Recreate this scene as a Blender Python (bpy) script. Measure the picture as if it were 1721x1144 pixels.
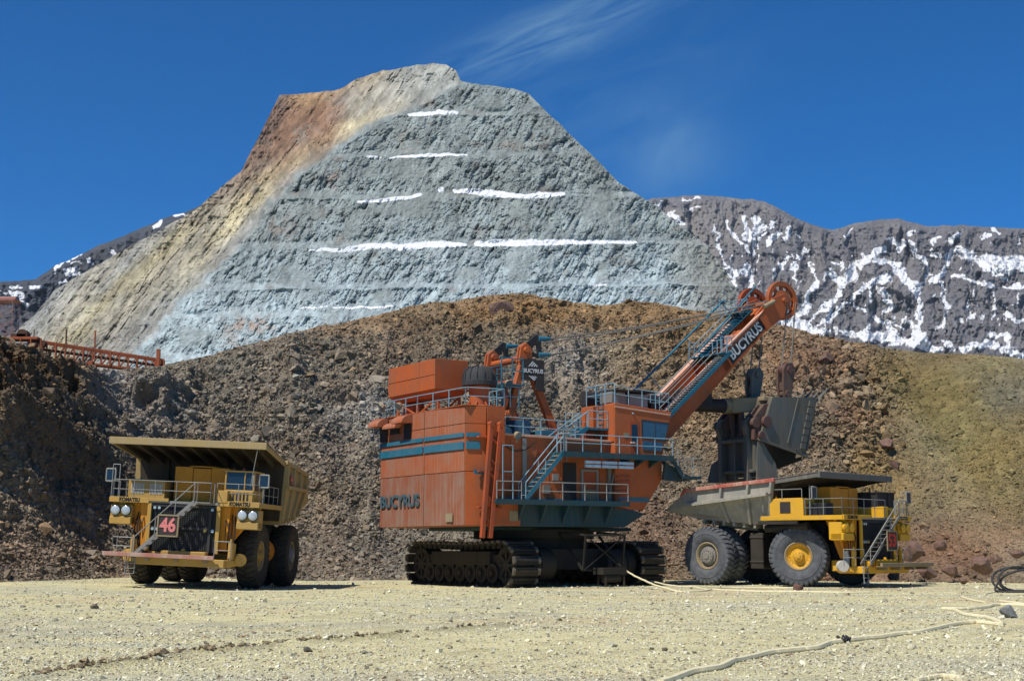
import bpy, math, random
import numpy as np
from mathutils import Vector, Matrix, Euler
from math import radians as rad, sin, cos, pi, sqrt
for o in list(bpy.data.objects): bpy.data.objects.remove(o)
SC = bpy.context.scene
COL = SC.collection
rng = np.random.default_rng(7)
random.seed(7)

# ---------------------------------------------------------------- camera
EYE = 2.3; PITCH = 8.4; FPX = 2364.0; CX = 860.5; CY = 572.0
cam = bpy.data.cameras.new('camera'); camo = bpy.data.objects.new('camera', cam); COL.objects.link(camo)
camo.location = (0, 0, EYE); camo.rotation_euler = (rad(90 + PITCH), 0, 0)
cam.sensor_width = 36.0; cam.lens = 36.0 * FPX / 1721.0
cam.clip_start = 0.5; cam.clip_end = 60000
SC.camera = camo

# ---------------------------------------------------------------- sun and sky
SUN_AZ = 45.0; SUN_EL = 57.0      # azimuth measured from picture left towards the camera
sdir = Vector((-cos(rad(SUN_AZ)) * cos(rad(SUN_EL)), -sin(rad(SUN_AZ)) * cos(rad(SUN_EL)), sin(rad(SUN_EL))))
sl = bpy.data.lights.new('sun', 'SUN'); so = bpy.data.objects.new('sun', sl); COL.objects.link(so)
sl.energy = 5.0; sl.angle = rad(0.5); sl.color = (1.0, 0.95, 0.87)
so.rotation_euler = sdir.to_track_quat('Z', 'Y').to_euler(); so.location = (-60, -40, 80)

world = bpy.data.worlds.new('World'); SC.world = world; world.use_nodes = True
wn = world.node_tree.nodes; wl = world.node_tree.links; wn.clear()
wout = wn.new('ShaderNodeOutputWorld'); wbg = wn.new('ShaderNodeBackground')
sky = wn.new('ShaderNodeTexSky'); sky.sky_type = 'NISHITA'; sky.sun_disc = False
sky.sun_elevation = rad(SUN_EL); sky.sun_rotation = math.atan2(sdir.x, sdir.y)
sky.altitude = 3600; sky.air_density = 1.0; sky.dust_density = 0.0; sky.ozone_density = 3.0
wbg.inputs['Strength'].default_value = 0.072
def wmath(op, a, b=None, c=None):
    n = wn.new('ShaderNodeMath'); n.operation = op
    for i, v in enumerate((a, b, c)):
        if v is None: continue
        if isinstance(v, (int, float)): n.inputs[i].default_value = v
        else: wl.new(v, n.inputs[i])
    return n.outputs[0]
tc = wn.new('ShaderNodeTexCoord'); sp = wn.new('ShaderNodeSeparateXYZ'); wl.new(tc.outputs['Generated'], sp.inputs[0])
wy = wmath('MAXIMUM', sp.outputs[1], 0.05)
wu = wmath('DIVIDE', sp.outputs[0], wy); wv = wmath('DIVIDE', sp.outputs[2], wy)
def cloud(u0, v0, ru, rv, ang, s_along, s_across, lo, hi, amt):
    du = wmath('SUBTRACT', wu, u0); dv = wmath('SUBTRACT', wv, v0)
    ca, sa = cos(rad(ang)), sin(rad(ang))
    a = wmath('ADD', wmath('MULTIPLY', du, ca), wmath('MULTIPLY', dv, sa))
    b = wmath('SUBTRACT', wmath('MULTIPLY', dv, ca), wmath('MULTIPLY', du, sa))
    cx = wn.new('ShaderNodeCombineXYZ'); wl.new(wmath('MULTIPLY', a, s_along), cx.inputs[0]); wl.new(wmath('MULTIPLY', b, s_across), cx.inputs[1])
    cx.inputs[2].default_value = u0 * 31
    nz = wn.new('ShaderNodeTexNoise'); nz.inputs['Scale'].default_value = 1.0; nz.inputs['Detail'].default_value = 7; nz.inputs['Roughness'].default_value = 0.6
    nz.inputs['Distortion'].default_value = 0.6
    wl.new(cx.outputs[0], nz.inputs['Vector'])
    mr = wn.new('ShaderNodeMapRange'); mr.inputs[1].default_value = lo; mr.inputs[2].default_value = hi; wl.new(nz.outputs[0], mr.inputs[0])
    r2 = wmath('ADD', wmath('POWER', wmath('DIVIDE', a, ru), 2.0), wmath('POWER', wmath('DIVIDE', b, rv), 2.0))
    m = wmath('EXPONENT', wmath('MULTIPLY', r2, -1.0))
    return wmath('MULTIPLY', wmath('MULTIPLY', mr.outputs[0], m), amt)
c1 = cloud(0.025, 0.375, 0.085, 0.020, 24, 11, 75, 0.34, 0.85, 0.80)
c2 = cloud(0.115, 0.285, 0.040, 0.030, 20, 14, 18, 0.25, 0.8, 0.42)
c3 = cloud(0.075, 0.33, 0.10, 0.05, 24, 10, 34, 0.40, 0.85, 0.20)
csum = wmath('MINIMUM', wmath('ADD', wmath('ADD', c1, c2), c3), 0.8)
wmix = wn.new('ShaderNodeMix'); wmix.data_type = 'RGBA'
hsv = wn.new('ShaderNodeMix'); hsv.data_type = 'RGBA'; hsv.blend_type = 'MULTIPLY'; hsv.inputs[0].default_value = 1.0; hsv.inputs[7].default_value = (0.11, 0.99, 1.70, 1); wl.new(sky.outputs[0], hsv.inputs[6])
wl.new(csum, wmix.inputs[0]); wl.new(hsv.outputs[2], wmix.inputs[6]); wmix.inputs[7].default_value = (3.5, 6.3, 8.8, 1)
wl.new(wmix.outputs[2], wbg.inputs['Color']); wl.new(wbg.outputs[0], wout.inputs[0])

SC.view_settings.view_transform = 'Standard'; SC.view_settings.look = 'None'
SC.view_settings.exposure = 0.0; SC.view_settings.gamma = 1.0
SC.render.engine = 'CYCLES'
SC.cycles.diffuse_bounces = 2; SC.cycles.volume_bounces = 0

# ---------------------------------------------------------------- tags
def tag(o, label=None, cat=None, group=None, kind=None):
    if label: o['label'] = label
    if cat: o['category'] = cat
    if group: o['group'] = group
    if kind: o['kind'] = kind
    return o
def empty(name, loc, rz=0, tilt=(0, 0)):
    o = bpy.data.objects.new(name, None); COL.objects.link(o)
    o.location = loc; o.rotation_euler = (tilt[0], tilt[1], rz); o.empty_display_size = 0.3
    return o

# ---------------------------------------------------------------- noise (numpy)
def _hash(ix, iy, iz, seed):
    h = (ix.astype(np.int64) * 374761393 + iy.astype(np.int64) * 668265263 + iz.astype(np.int64) * 1274126177 + seed * 974634777) & 0xFFFFFFFF
    h = ((h ^ (h >> 13)) * 1274126177) & 0xFFFFFFFF
    h = ((h ^ (h >> 16)) * 2246822519) & 0xFFFFFFFF
    return ((h ^ (h >> 15)) & 0xFFFFFF) / float(0xFFFFFF)
def vnoise(x, y, z, seed=0):
    x0 = np.floor(x); y0 = np.floor(y); z0 = np.floor(z)
    fx = x - x0; fy = y - y0; fz = z - z0
    fx = fx * fx * (3 - 2 * fx); fy = fy * fy * (3 - 2 * fy); fz = fz * fz * (3 - 2 * fz)
    r = 0
    for i in (0, 1):
        for j in (0, 1):
            for k in (0, 1):
                w = (fx if i else 1 - fx) * (fy if j else 1 - fy) * (fz if k else 1 - fz)
                r = r + w * _hash(x0 + i, y0 + j, z0 + k, seed)
    return r * 2 - 1
def fbm(x, y, z, sc, octv=4, gain=0.5, seed=0, ridged=False):
    r = 0; a = 1.0; t = 0
    x = x / sc; y = y / sc; z = z / sc
    for o in range(octv):
        n = vnoise(x, y, z, seed + o * 17)
        if ridged: n = 1 - 2 * np.abs(n)
        r = r + a * n; t += a; a *= gain
        x = x * 2.03 + 11.3; y = y * 2.03 + 5.1; z = z * 2.03 + 7.7
    return r / t
def worley(x, y, z, sc, seed=0):
    x = x / sc; y = y / sc; z = z / sc
    x0 = np.floor(x); y0 = np.floor(y); z0 = np.floor(z)
    f1 = np.full(x.shape, 9.0); cid = np.zeros(x.shape)
    for i in (-1, 0, 1):
        for j in (-1, 0, 1):
            for k in (-1, 0, 1):
                cx, cy, cz = x0 + i, y0 + j, z0 + k
                d = (cx + _hash(cx, cy, cz, seed) - x) ** 2 + (cy + _hash(cx, cy, cz, seed + 1) - y) ** 2 + (cz + _hash(cx, cy, cz, seed + 2) - z) ** 2
                m = d < f1
                f1 = np.where(m, d, f1); cid = np.where(m, _hash(cx, cy, cz, seed + 3), cid)
    return np.sqrt(f1), cid
def sstep(a, b, x):
    t = np.clip((x - a) / (b - a), 0, 1); return t * t * (3 - 2 * t)

# ---------------------------------------------------------------- survey helpers: direction of a sight line and the place where it meets a distance
_P = rad(PITCH)
def ray(px, py):
    a = (np.asarray(px, float) - CX) / FPX; b = (CY - np.asarray(py, float)) / FPX
    dx = a; dy = np.cos(_P) - b * np.sin(_P); dz = np.sin(_P) + b * np.cos(_P)
    return dx, dy, dz
def at_depth(px, py, Y):
    dx, dy, dz = ray(px, py); t = Y / dy
    return dx * t, Y + 0 * dx, EYE + dz * t
def on_ground(px, py, h=0.0):
    dx, dy, dz = ray(px, py); t = (h - EYE) / dz
    return dx * t, dy * t

# ---------------------------------------------------------------- meshes from arrays
def mesh_from(name, V, Fq, mats, smooth=False, attrs=None, tri=False):
    me = bpy.data.meshes.new(name)
    n = 3 if tri else 4
    Fq = np.ascontiguousarray(Fq, dtype=np.int32).reshape(-1, n)
    me.vertices.add(len(V)); me.vertices.foreach_set('co', np.ascontiguousarray(V, dtype=np.float32).ravel())
    me.loops.add(Fq.size); me.loops.foreach_set('vertex_index', Fq.ravel())
    me.polygons.add(len(Fq)); me.polygons.foreach_set('loop_start', np.arange(0, Fq.size, n, dtype=np.int32))
    me.polygons.foreach_set('loop_total', np.full(len(Fq), n, dtype=np.int32))
    me.polygons.foreach_set('use_smooth', np.full(len(Fq), smooth, dtype=bool))
    for k, a in (attrs or {}).items():
        a = np.asarray(a, dtype=np.float32)
        if a.ndim == 2:
            at = me.attributes.new(k, 'FLOAT_COLOR', 'POINT')
            if a.shape[1] == 3: a = np.concatenate([a, np.ones((len(a), 1), np.float32)], 1)
            at.data.foreach_set('color', a.ravel())
        else:
            at = me.attributes.new(k, 'FLOAT', 'POINT'); at.data.foreach_set('value', a.ravel())
    for m in (mats if isinstance(mats, (list, tuple)) else [mats]): me.materials.append(m)
    me.update(calc_edges=True)
    o = bpy.data.objects.new(name, me); COL.objects.link(o)
    return o
def grid_faces(ny, nx):
    i = np.arange(ny - 1)[:, None] * nx + np.arange(nx - 1)[None, :]
    return np.stack([i, i + 1, i + 1 + nx, i + nx], -1).reshape(-1, 4)

# ---------------------------------------------------------------- hand-built meshes
class MB:
    def __init__(s): s.v = []; s.f = []; s.m = []; s.cm = 0
    def mat(s, i): s.cm = i; return s
    def add(s, vs, fs):
        b = len(s.v); s.v += [tuple(map(float, v)) for v in vs]
        for f in fs: s.f.append([b + i for i in f]); s.m.append(s.cm)
        return s
    def box(s, x0, x1, y0, y1, z0, z1):
        x0, x1 = min(x0, x1), max(x0, x1); y0, y1 = min(y0, y1), max(y0, y1); z0, z1 = min(z0, z1), max(z0, z1)
        return s.add([(x0, y0, z0), (x1, y0, z0), (x1, y1, z0), (x0, y1, z0), (x0, y0, z1), (x1, y0, z1), (x1, y1, z1), (x0, y1, z1)],
                     [(3, 2, 1, 0), (4, 5, 6, 7), (0, 1, 5, 4), (1, 2, 6, 5), (2, 3, 7, 6), (3, 0, 4, 7)])
    def beam(s, p, q, w, h, up=(0, 0, 1)):
        p = Vector(p); q = Vector(q); d = (q - p).normalized(); u = Vector(up)
        if abs(d.dot(u)) > 0.98: u = Vector((1, 0, 0))
        sd = d.cross(u).normalized() * (w / 2); uu = sd.cross(d).normalized() * (h / 2)
        vs = [p - sd - uu, p + sd - uu, p + sd + uu, p - sd + uu, q - sd - uu, q + sd - uu, q + sd + uu, q - sd + uu]
        return s.add(vs, [(0, 1, 2, 3), (7, 6, 5, 4), (0, 4, 5, 1), (1, 5, 6, 2), (2, 6, 7, 3), (3, 7, 4, 0)])
    def tube(s, p, q, r, r2=None, n=8, caps=True):
        p = Vector(p); q = Vector(q); d = (q - p)
        if d.length < 1e-6: return s
        d.normalize(); u = Vector((0, 0, 1)) if abs(d.z) < 0.9 else Vector((1, 0, 0))
        a = d.cross(u).normalized(); b = a.cross(d); r2 = r if r2 is None else r2
        vs = []
        for c, rr in ((p, r), (q, r2)):
            for i in range(n): t = 2 * pi * i / n; vs.append(c + (a * cos(t) + b * sin(t)) * rr)
        fs = [(i, (i + 1) % n, n + (i + 1) % n, n + i) for i in range(n)]
        if caps: fs += [tuple(range(n - 1, -1, -1)), tuple(range(n, 2 * n))]
        return s.add(vs, fs)
    def path(s, pts, r, n=6):
        for a, b in zip(pts[:-1], pts[1:]): s.tube(a, b, r, n=n)
        return s
    def sweep(s, pts, r, n=8):
        pts = [Vector(p) for p in pts]; vs = []; N = len(pts)
        for i, c in enumerate(pts):
            d = (pts[min(i + 1, N - 1)] - pts[max(i - 1, 0)]).normalized()
            u = Vector((0, 0, 1)) if abs(d.z) < 0.95 else Vector((1, 0, 0))
            a = d.cross(u).normalized(); b = a.cross(d)
            rr = r[i] if hasattr(r, '__len__') else r
            for k in range(n): t = 2 * pi * k / n; vs.append(c + (a * cos(t) + b * sin(t)) * rr)
        fs = [(i * n + k, i * n + (k + 1) % n, (i + 1) * n + (k + 1) % n, (i + 1) * n + k) for i in range(N - 1) for k in range(n)]
        fs += [tuple(range(n - 1, -1, -1)), tuple((N - 1) * n + k for k in range(n))]
        return s.add(vs, fs)
    def prism(s, pts, a, b, axis='y'):
        n = len(pts)
        def P(u, v, w): return {'y': (u, w, v), 'x': (w, u, v), 'z': (u, v, w)}[axis]
        vs = [P(u, v, a) for u, v in pts] + [P(u, v, b) for u, v in pts]
        fs = [tuple(range(n)), tuple(range(2 * n - 1, n - 1, -1))] + [(i, n + i, n + (i + 1) % n, (i + 1) % n) for i in range(n)]
        return s.add(vs, fs)
    def hull2(s, A, B):     # two matching 3-D outlines joined into a solid
        n = len(A)
        return s.add(list(A) + list(B), [tuple(range(n)), tuple(range(2 * n - 1, n - 1, -1))] + [(i, n + i, n + (i + 1) % n, (i + 1) % n) for i in range(n)])
    def lathe(s, prof, o=(0, 0, 0), axis='y', n=32, closed=False, cap=True):
        vs = []; o = Vector(o)
        for r, t in prof:
            for i in range(n):
                a = 2 * pi * i / n; c, d = r * cos(a), r * sin(a)
                vs.append(o + Vector({'y': (c, t, d), 'z': (c, d, t), 'x': (t, c, d)}[axis]))
        k = len(prof); fs = []
        for j in range(k if closed else k - 1):
            j2 = (j + 1) % k
            fs += [(j * n + i, j * n + (i + 1) % n, j2 * n + (i + 1) % n, j2 * n + i) for i in range(n)]
        if not closed and cap:
            if prof[0][0] > 1e-4: fs.append(tuple(range(n)))
            if prof[-1][0] > 1e-4: fs.append(tuple((k - 1) * n + i for i in range(n)))
        return s.add(vs, fs)
    def rail(s, pts, h=1.05, post=1.6, r=0.035, mid=True, r2=None):
        up = Vector((0, 0, h)); r2 = r2 or r
        for a, b in zip(pts[:-1], pts[1:]):
            a = Vector(a); b = Vector(b); L = (b - a).length; k = max(1, int(round(L / post)))
            s.tube(a + up, b + up, r, n=6)
            if mid: s.tube(a + up * 0.52, b + up * 0.52, r2 * 0.85, n=6)
            for i in range(k + 1):
                c = a.lerp(b, i / k); s.tube(c, c + up, r2, n=6)
        return s
    def stairs(s, p, q, wdir, w, treads=None, st=0.22, tm=None):
        p = Vector(p); q = Vector(q); wd = Vector(wdir).normalized() * w; n = treads or int(abs(q.z - p.z) / 0.26)
        for o in (Vector((0, 0, 0)), wd): s.beam(p + o, q + o, 0.05, st)
        if tm is not None: old = s.cm; s.cm = tm
        run = (q - p); run.z = 0; run = run.normalized() * 0.13
        for i in range(1, n):
            c = p.lerp(q, i / n); z = Vector((0, 0, 0.02))
            s.add([c - run, c + run, c + run + wd, c - run + wd, c - run + z, c + run + z, c + run + wd + z, c - run + wd + z],
                  [(3, 2, 1, 0), (4, 5, 6, 7), (0, 1, 5, 4), (1, 2, 6, 5), (2, 3, 7, 6), (3, 0, 4, 7)])
        if tm is not None: s.cm = old
        return s
    def build(s, name, mats, parent=None, bevel=0, smooth=False, auto=False):
        me = bpy.data.meshes.new(name); me.from_pydata(s.v, [], s.f)
        mats = mats if isinstance(mats, (list, tuple)) else [mats]
        for m in mats: me.materials.append(m)
        if len(mats) > 1: me.polygons.foreach_set('material_index', np.array(s.m, dtype=np.int32))
        import bmesh
        bm = bmesh.new(); bm.from_mesh(me); bmesh.ops.recalc_face_normals(bm, faces=bm.faces); bm.to_mesh(me); bm.free()
        if smooth:
            me.polygons.foreach_set('use_smooth', np.full(len(me.polygons), True))
            try: me.set_sharp_from_angle(angle=rad(38))
            except Exception: pass
        me.update()
        o = bpy.data.objects.new(name, me); COL.objects.link(o)
        if parent is not None: o.parent = parent
        if bevel:
            b = o.modifiers.new('bevel', 'BEVEL'); b.width = bevel; b.segments = 1; b.limit_method = 'ANGLE'; b.angle_limit = rad(40)
        return o
def lettering(text, size, mat, parent, loc, rot, extrude=0.02, bold=0.0, name='lettering', width=None):
    cu = bpy.data.curves.new(name, 'FONT'); cu.body = text; cu.size = size; cu.extrude = extrude; cu.offset = bold
    cu.align_x = 'CENTER'; cu.align_y = 'CENTER'; cu.resolution_u = 3
    t = bpy.data.objects.new(name, cu); COL.objects.link(t)
    bpy.context.view_layer.update()
    me = bpy.data.meshes.new_from_object(t.evaluated_get(bpy.context.evaluated_depsgraph_get()))
    bpy.data.objects.remove(t); bpy.data.curves.remove(cu)
    if width:
        co = np.zeros(len(me.vertices) * 3); me.vertices.foreach_get('co', co); co = co.reshape(-1, 3)
        w = co[:, 0].max() - co[:, 0].min(); co[:, 0] *= width / w; me.vertices.foreach_set('co', co.ravel()); me.update()
    me.materials.clear(); me.materials.append(mat)
    o = bpy.data.objects.new(name, me); COL.objects.link(o); o.parent = parent
    m = rot if isinstance(rot, Matrix) else Euler(rot).to_matrix()
    o.matrix_local = Matrix.Translation(loc) @ m.to_4x4()
    return o
def axes(x, y):     # rotation whose local x and y lie along the given directions
    x = Vector(x).normalized(); y = Vector(y); y = (y - x * y.dot(x)).normalized(); z = x.cross(y)
    return Matrix((x, y, z)).transposed()

# ---------------------------------------------------------------- materials
def newmat(name):
    m = bpy.data.materials.new(name); m.use_nodes = True; nt = m.node_tree; nt.nodes.clear()
    out = nt.nodes.new('ShaderNodeOutputMaterial'); b = nt.nodes.new('ShaderNodeBsdfPrincipled')
    nt.links.new(b.outputs[0], out.inputs[0]); return m, nt, b
def N(nt, t, **k):
    n = nt.nodes.new(t)
    for a, v in k.items():
        if a.startswith('i_'): n.inputs[a[2:].replace('_', ' ')].default_value = v
        else: setattr(n, a, v)
    return n
def noise_n(nt, vec, scale, detail=4, rough=0.55, mscale=None, dist=0.0):
    if mscale is not None:
        mp = N(nt, 'ShaderNodeMapping'); mp.inputs['Scale'].default_value = mscale; nt.links.new(vec, mp.inputs[0]); vec = mp.outputs[0]
    n = N(nt, 'ShaderNodeTexNoise'); n.inputs['Scale'].default_value = scale; n.inputs['Detail'].default_value = detail
    n.inputs['Roughness'].default_value = rough; n.inputs['Distortion'].default_value = dist; nt.links.new(vec, n.inputs['Vector']); return n.outputs[0]
def ramp_n(nt, fac, a, b, lo=0.0, hi=1.0):
    r = N(nt, 'ShaderNodeMapRange'); nt.links.new(fac, r.inputs[0])
    for i, v in zip((1, 2, 3, 4), (a, b, lo, hi)): r.inputs[i].default_value = v
    return r.outputs[0]
def mix_n(nt, fac, a, b, mode='MIX'):
    m = N(nt, 'ShaderNodeMix'); m.data_type = 'RGBA'; m.blend_type = mode
    for i, v in ((0, fac), (6, a), (7, b)):
        if isinstance(v, (int, float)): m.inputs[i].default_value = v
        elif isinstance(v, tuple): m.inputs[i].default_value = (*v[:3], 1)
        else: nt.links.new(v, m.inputs[i])
    return m.outputs[2]
def bump_n(nt, b, h, strength, dist):
    n = N(nt, 'ShaderNodeBump'); n.inputs['Strength'].default_value = strength; n.inputs['Distance'].default_value = dist
    nt.links.new(h, n.inputs['Height']); nt.links.new(n.outputs[0], b.inputs['Normal'])
def paint(name, col, dirt=(0.20, 0.16, 0.11), amt=0.5, rough=0.55, streak=0.5, metal=0.0, rust=0.25, scale=1.0, spec=0.35):
    m, nt, b = newmat(name); c = N(nt, 'ShaderNodeTexCoord').outputs['Object']
    big = noise_n(nt, c, 0.55 * scale, 5, 0.6); st = noise_n(nt, c, 1.0 * scale, 4, 0.6, (5, 5, 0.22)); fine = noise_n(nt, c, 9 * scale, 5, 0.65)
    d1 = ramp_n(nt, big, 0.42, 0.75, 0.0, amt); d2 = ramp_n(nt, st, 0.48, 0.75, 0.0, streak)
    base = mix_n(nt, ramp_n(nt, noise_n(nt, c, 1.7 * scale, 3), 0.3, 0.7, 0.0, 0.35), col, tuple(x * 0.72 for x in col))
    c1 = mix_n(nt, d1, base, dirt); c2 = mix_n(nt, d2, c1, tuple(x * 1.25 for x in dirt))
    c3 = mix_n(nt, ramp_n(nt, fine, 0.60, 0.72, 0.0, rust), c2, (0.055, 0.028, 0.016))
    nt.links.new(c3, b.inputs['Base Color']); b.inputs['Metallic'].default_value = metal
    nt.links.new(ramp_n(nt, big, 0.3, 0.7, rough - 0.1, min(1, rough + 0.3)), b.inputs['Roughness'])
    b.inputs['Specular IOR Level'].default_value = spec
    bump_n(nt, b, mix_n(nt, 0.5, fine, big), 0.25, 0.02)
    return m
def plain(name, col, rough=0.6, metal=0.0, emit=0, var=0.3):
    m, nt, b = newmat(name); c = N(nt, 'ShaderNodeTexCoord').outputs['Object']
    n = noise_n(nt, c, 3.0, 5, 0.6)
    nt.links.new(mix_n(nt, ramp_n(nt, n, 0.3, 0.7, 0, 1), col, tuple(x * (1 - var) for x in col)), b.inputs['Base Color'])
    b.inputs['Roughness'].default_value = rough; b.inputs['Metallic'].default_value = metal
    if emit: b.inputs['Emission Color'].default_value = (*col, 1); b.inputs['Emission Strength'].default_value = emit
    return m
# ================================================================ SETTING: GROUND, RUBBLE SLOPE, MOUNTAINS
def rock_mat(name, sc, bump=0.6, bd=0.3, var=0.35, snow=False, rough=0.95, detail_sc=None):
    m, nt, b = newmat(name)
    g = N(nt, 'ShaderNodeNewGeometry').outputs['Position']
    a = N(nt, 'ShaderNodeAttribute'); a.attribute_name = 'tint'
    n1 = noise_n(nt, g, 1.0 / sc, 8, 0.68); n2 = noise_n(nt, g, 5.3 / sc, 6, 0.7)
    v = N(nt, 'ShaderNodeTexVoronoi'); v.inputs['Scale'].default_value = 2.2 / sc; nt.links.new(g, v.inputs['Vector'])
    k = mix_n(nt, 0.5, n1, n2)
    f = N(nt, 'ShaderNodeMath'); f.operation = 'MULTIPLY_ADD'; nt.links.new(ramp_n(nt, k, 0.3, 0.7, 0, 1), f.inputs[0]); f.inputs[1].default_value = 2 * var; f.inputs[2].default_value = 1 - var
    cc = N(nt, 'ShaderNodeVectorMath'); cc.operation = 'SCALE'; nt.links.new(a.outputs['Color'], cc.inputs[0]); nt.links.new(f.outputs[0], cc.inputs['Scale'])
    col = cc.outputs[0]
    if snow:
        s = N(nt, 'ShaderNodeAttribute'); s.attribute_name = 'snow'
        ns = N(nt, 'ShaderNodeMath'); ns.operation = 'ADD'; nt.links.new(s.outputs['Fac'], ns.inputs[0]); nt.links.new(ramp_n(nt, n2, 0.3, 0.7, -0.10, 0.10), ns.inputs[1])
        col = mix_n(nt, ramp_n(nt, ns.outputs[0], 0.42, 0.52), col, mix_n(nt, ramp_n(nt, n2, 0.35, 0.7), (0.84, 0.85, 0.87), (0.62, 0.63, 0.64)))
    nt.links.new(col, b.inputs['Base Color']); b.inputs['Roughness'].default_value = rough; b.inputs['Specular IOR Level'].default_value = 0.15
    hh = N(nt, 'ShaderNodeMath'); hh.operation = 'ADD'; nt.links.new(k, hh.inputs[0]); nt.links.new(v.outputs['Distance'], hh.inputs[1])
    bump_n(nt, b, hh.outputs[0], bump, bd)
    return m

# ---- rock instancer: many faceted stones written into one mesh
def stone_shapes(kind, n=8):
    out = []
    if kind == 'ico':
        t = (1 + 5 ** 0.5) / 2
        V = np.array([(-1, t, 0), (1, t, 0), (-1, -t, 0), (1, -t, 0), (0, -1, t), (0, 1, t), (0, -1, -t), (0, 1, -t), (t, 0, -1), (t, 0, 1), (-t, 0, -1), (-t, 0, 1)], float)
        V /= np.linalg.norm(V[0])
        Fc = np.array([(0, 11, 5), (0, 5, 1), (0, 1, 7), (0, 7, 10), (0, 10, 11), (1, 5, 9), (5, 11, 4), (11, 10, 2), (10, 7, 6), (7, 1, 8), (3, 9, 4), (3, 4, 2), (3, 2, 6), (3, 6, 8), (3, 8, 9), (4, 9, 5), (2, 4, 11), (6, 2, 10), (8, 6, 7), (9, 8, 1)])
    else:
        V = np.array([(-1, -1, -1), (1, -1, -1), (1, 1, -1), (-1, 1, -1), (-1, -1, 1), (1, -1, 1), (1, 1, 1), (-1, 1, 1)], float) * 0.75
        Fc = np.array([(0, 2, 1), (0, 3, 2), (4, 5, 6), (4, 6, 7), (0, 1, 5), (0, 5, 4), (1, 2, 6), (1, 6, 5), (2, 3, 7), (2, 7, 6), (3, 0, 4), (3, 4, 7)])
    for i in range(n):
        W = V * (1 + rng.uniform(-0.38, 0.38, (len(V), 1))) + rng.uniform(-0.22, 0.22, V.shape)
        out.append(W)
    return out, Fc
def rand_rot(n):
    q = rng.normal(size=(n, 4)); q /= np.linalg.norm(q, axis=1)[:, None]; w, x, y, z = q.T
    return np.stack([np.stack([1 - 2 * (y * y + z * z), 2 * (x * y - z * w), 2 * (x * z + y * w)], -1), np.stack([2 * (x * y + z * w), 1 - 2 * (x * x + z * z), 2 * (y * z - x * w)], -1), np.stack([2 * (x * z - y * w), 2 * (y * z + x * w), 1 - 2 * (x * x + y * y)], -1)], 1)
def stones(name, pos, size, tint, mat, kind='cube', flat=0.75):
    shapes, Fc = stone_shapes(kind, 10); n = len(pos); k = len(shapes[0])
    idx = rng.integers(0, len(shapes), n); S = np.array(shapes)[idx]
    sc = size[:, None] * rng.uniform(0.6, 1.25, (n, 3)); S = S * sc[:, None, :]
    S = np.einsum('nij,nkj->nki', rand_rot(n), S); S[:, :, 2] *= flat
    V = (S + pos[:, None, :]).reshape(-1, 3)
    Fa = (Fc[None] + (np.arange(n) * k)[:, None, None]).reshape(-1, 3)
    return mesh_from(name, V, Fa, mat, False, {'tint': np.repeat(tint, k, axis=0)}, tri=True)

def blobfield(px, py, base, blobs):
    col = np.array(base, float)[None, None, :] * np.ones(px.shape + (1,)) if px.ndim == 2 else np.array(base, float) * np.ones(px.shape + (1,))
    wx = 22 * fbm(px, py, px * 0, 60, 4, seed=91); wy = 22 * fbm(px, py, px * 0, 60, 4, seed=92)
    for (x, y, rx, ry, ang, c, s) in blobs:
        dx = px + wx - x; dy = py + wy - y; ca, sa = cos(rad(ang)), sin(rad(ang))
        a = dx * ca + dy * sa; b = -dx * sa + dy * ca
        w = s * np.exp(-((a / rx) ** 2 + (b / ry) ** 2) ** 1.2)
        col = col * (1 - w[..., None]) + np.array(c) * w[..., None]
    return col

# ---- ground sheet -------------------------------------------------------
RUTS = [([(40, 1142), (160, 1120), (250, 1110), (310, 1097), (400, 1090), (520, 1078), (640, 1068), (860, 1050)], 0.22, 0.10),
        ([(640, 1110), (720, 1104), (800, 1094), (900, 1082), (1010, 1070)], 0.16, 0.05),
        ([(560, 1060), (760, 1047), (1000, 1025)], 0.3, 0.04), ([(-60, 1066), (300, 1050), (640, 1030), (980, 1012)], 0.35, 0.06), ([(-60, 1088), (300, 1068), (660, 1044), (1040, 1020)], 0.35, 0.06), ([(500, 1150), (800, 1120), (1150, 1085), (1500, 1045)], 0.22, 0.03), ([(900, 1150), (1200, 1120), (1500, 1085), (1760, 1050)], 0.25, 0.03), ([(0, 1010), (400, 1006), (800, 1000), (1300, 998)], 0.5, 0.04), ([(860, 1008), (1200, 1004), (1700, 1000)], 0.4, 0.03)]
RUTW = []
for pts, w, h in RUTS:
    X, Y = on_ground([p[0] for p in pts], [p[1] for p in pts]); RUTW.append((X, Y, w, h))
def seg_dist(x, y, X, Y):
    d = np.full(x.shape, 1e9)
    for i in range(len(X) - 1):
        ax, ay, bx, by = X[i], Y[i], X[i + 1], Y[i + 1]; L = (bx - ax) ** 2 + (by - ay) ** 2
        t = np.clip(((x - ax) * (bx - ax) + (y - ay) * (by - ay)) / L, 0, 1)
        d = np.minimum(d, np.hypot(x - ax - t * (bx - ax), y - ay - t * (by - ay)))
    return d
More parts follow.
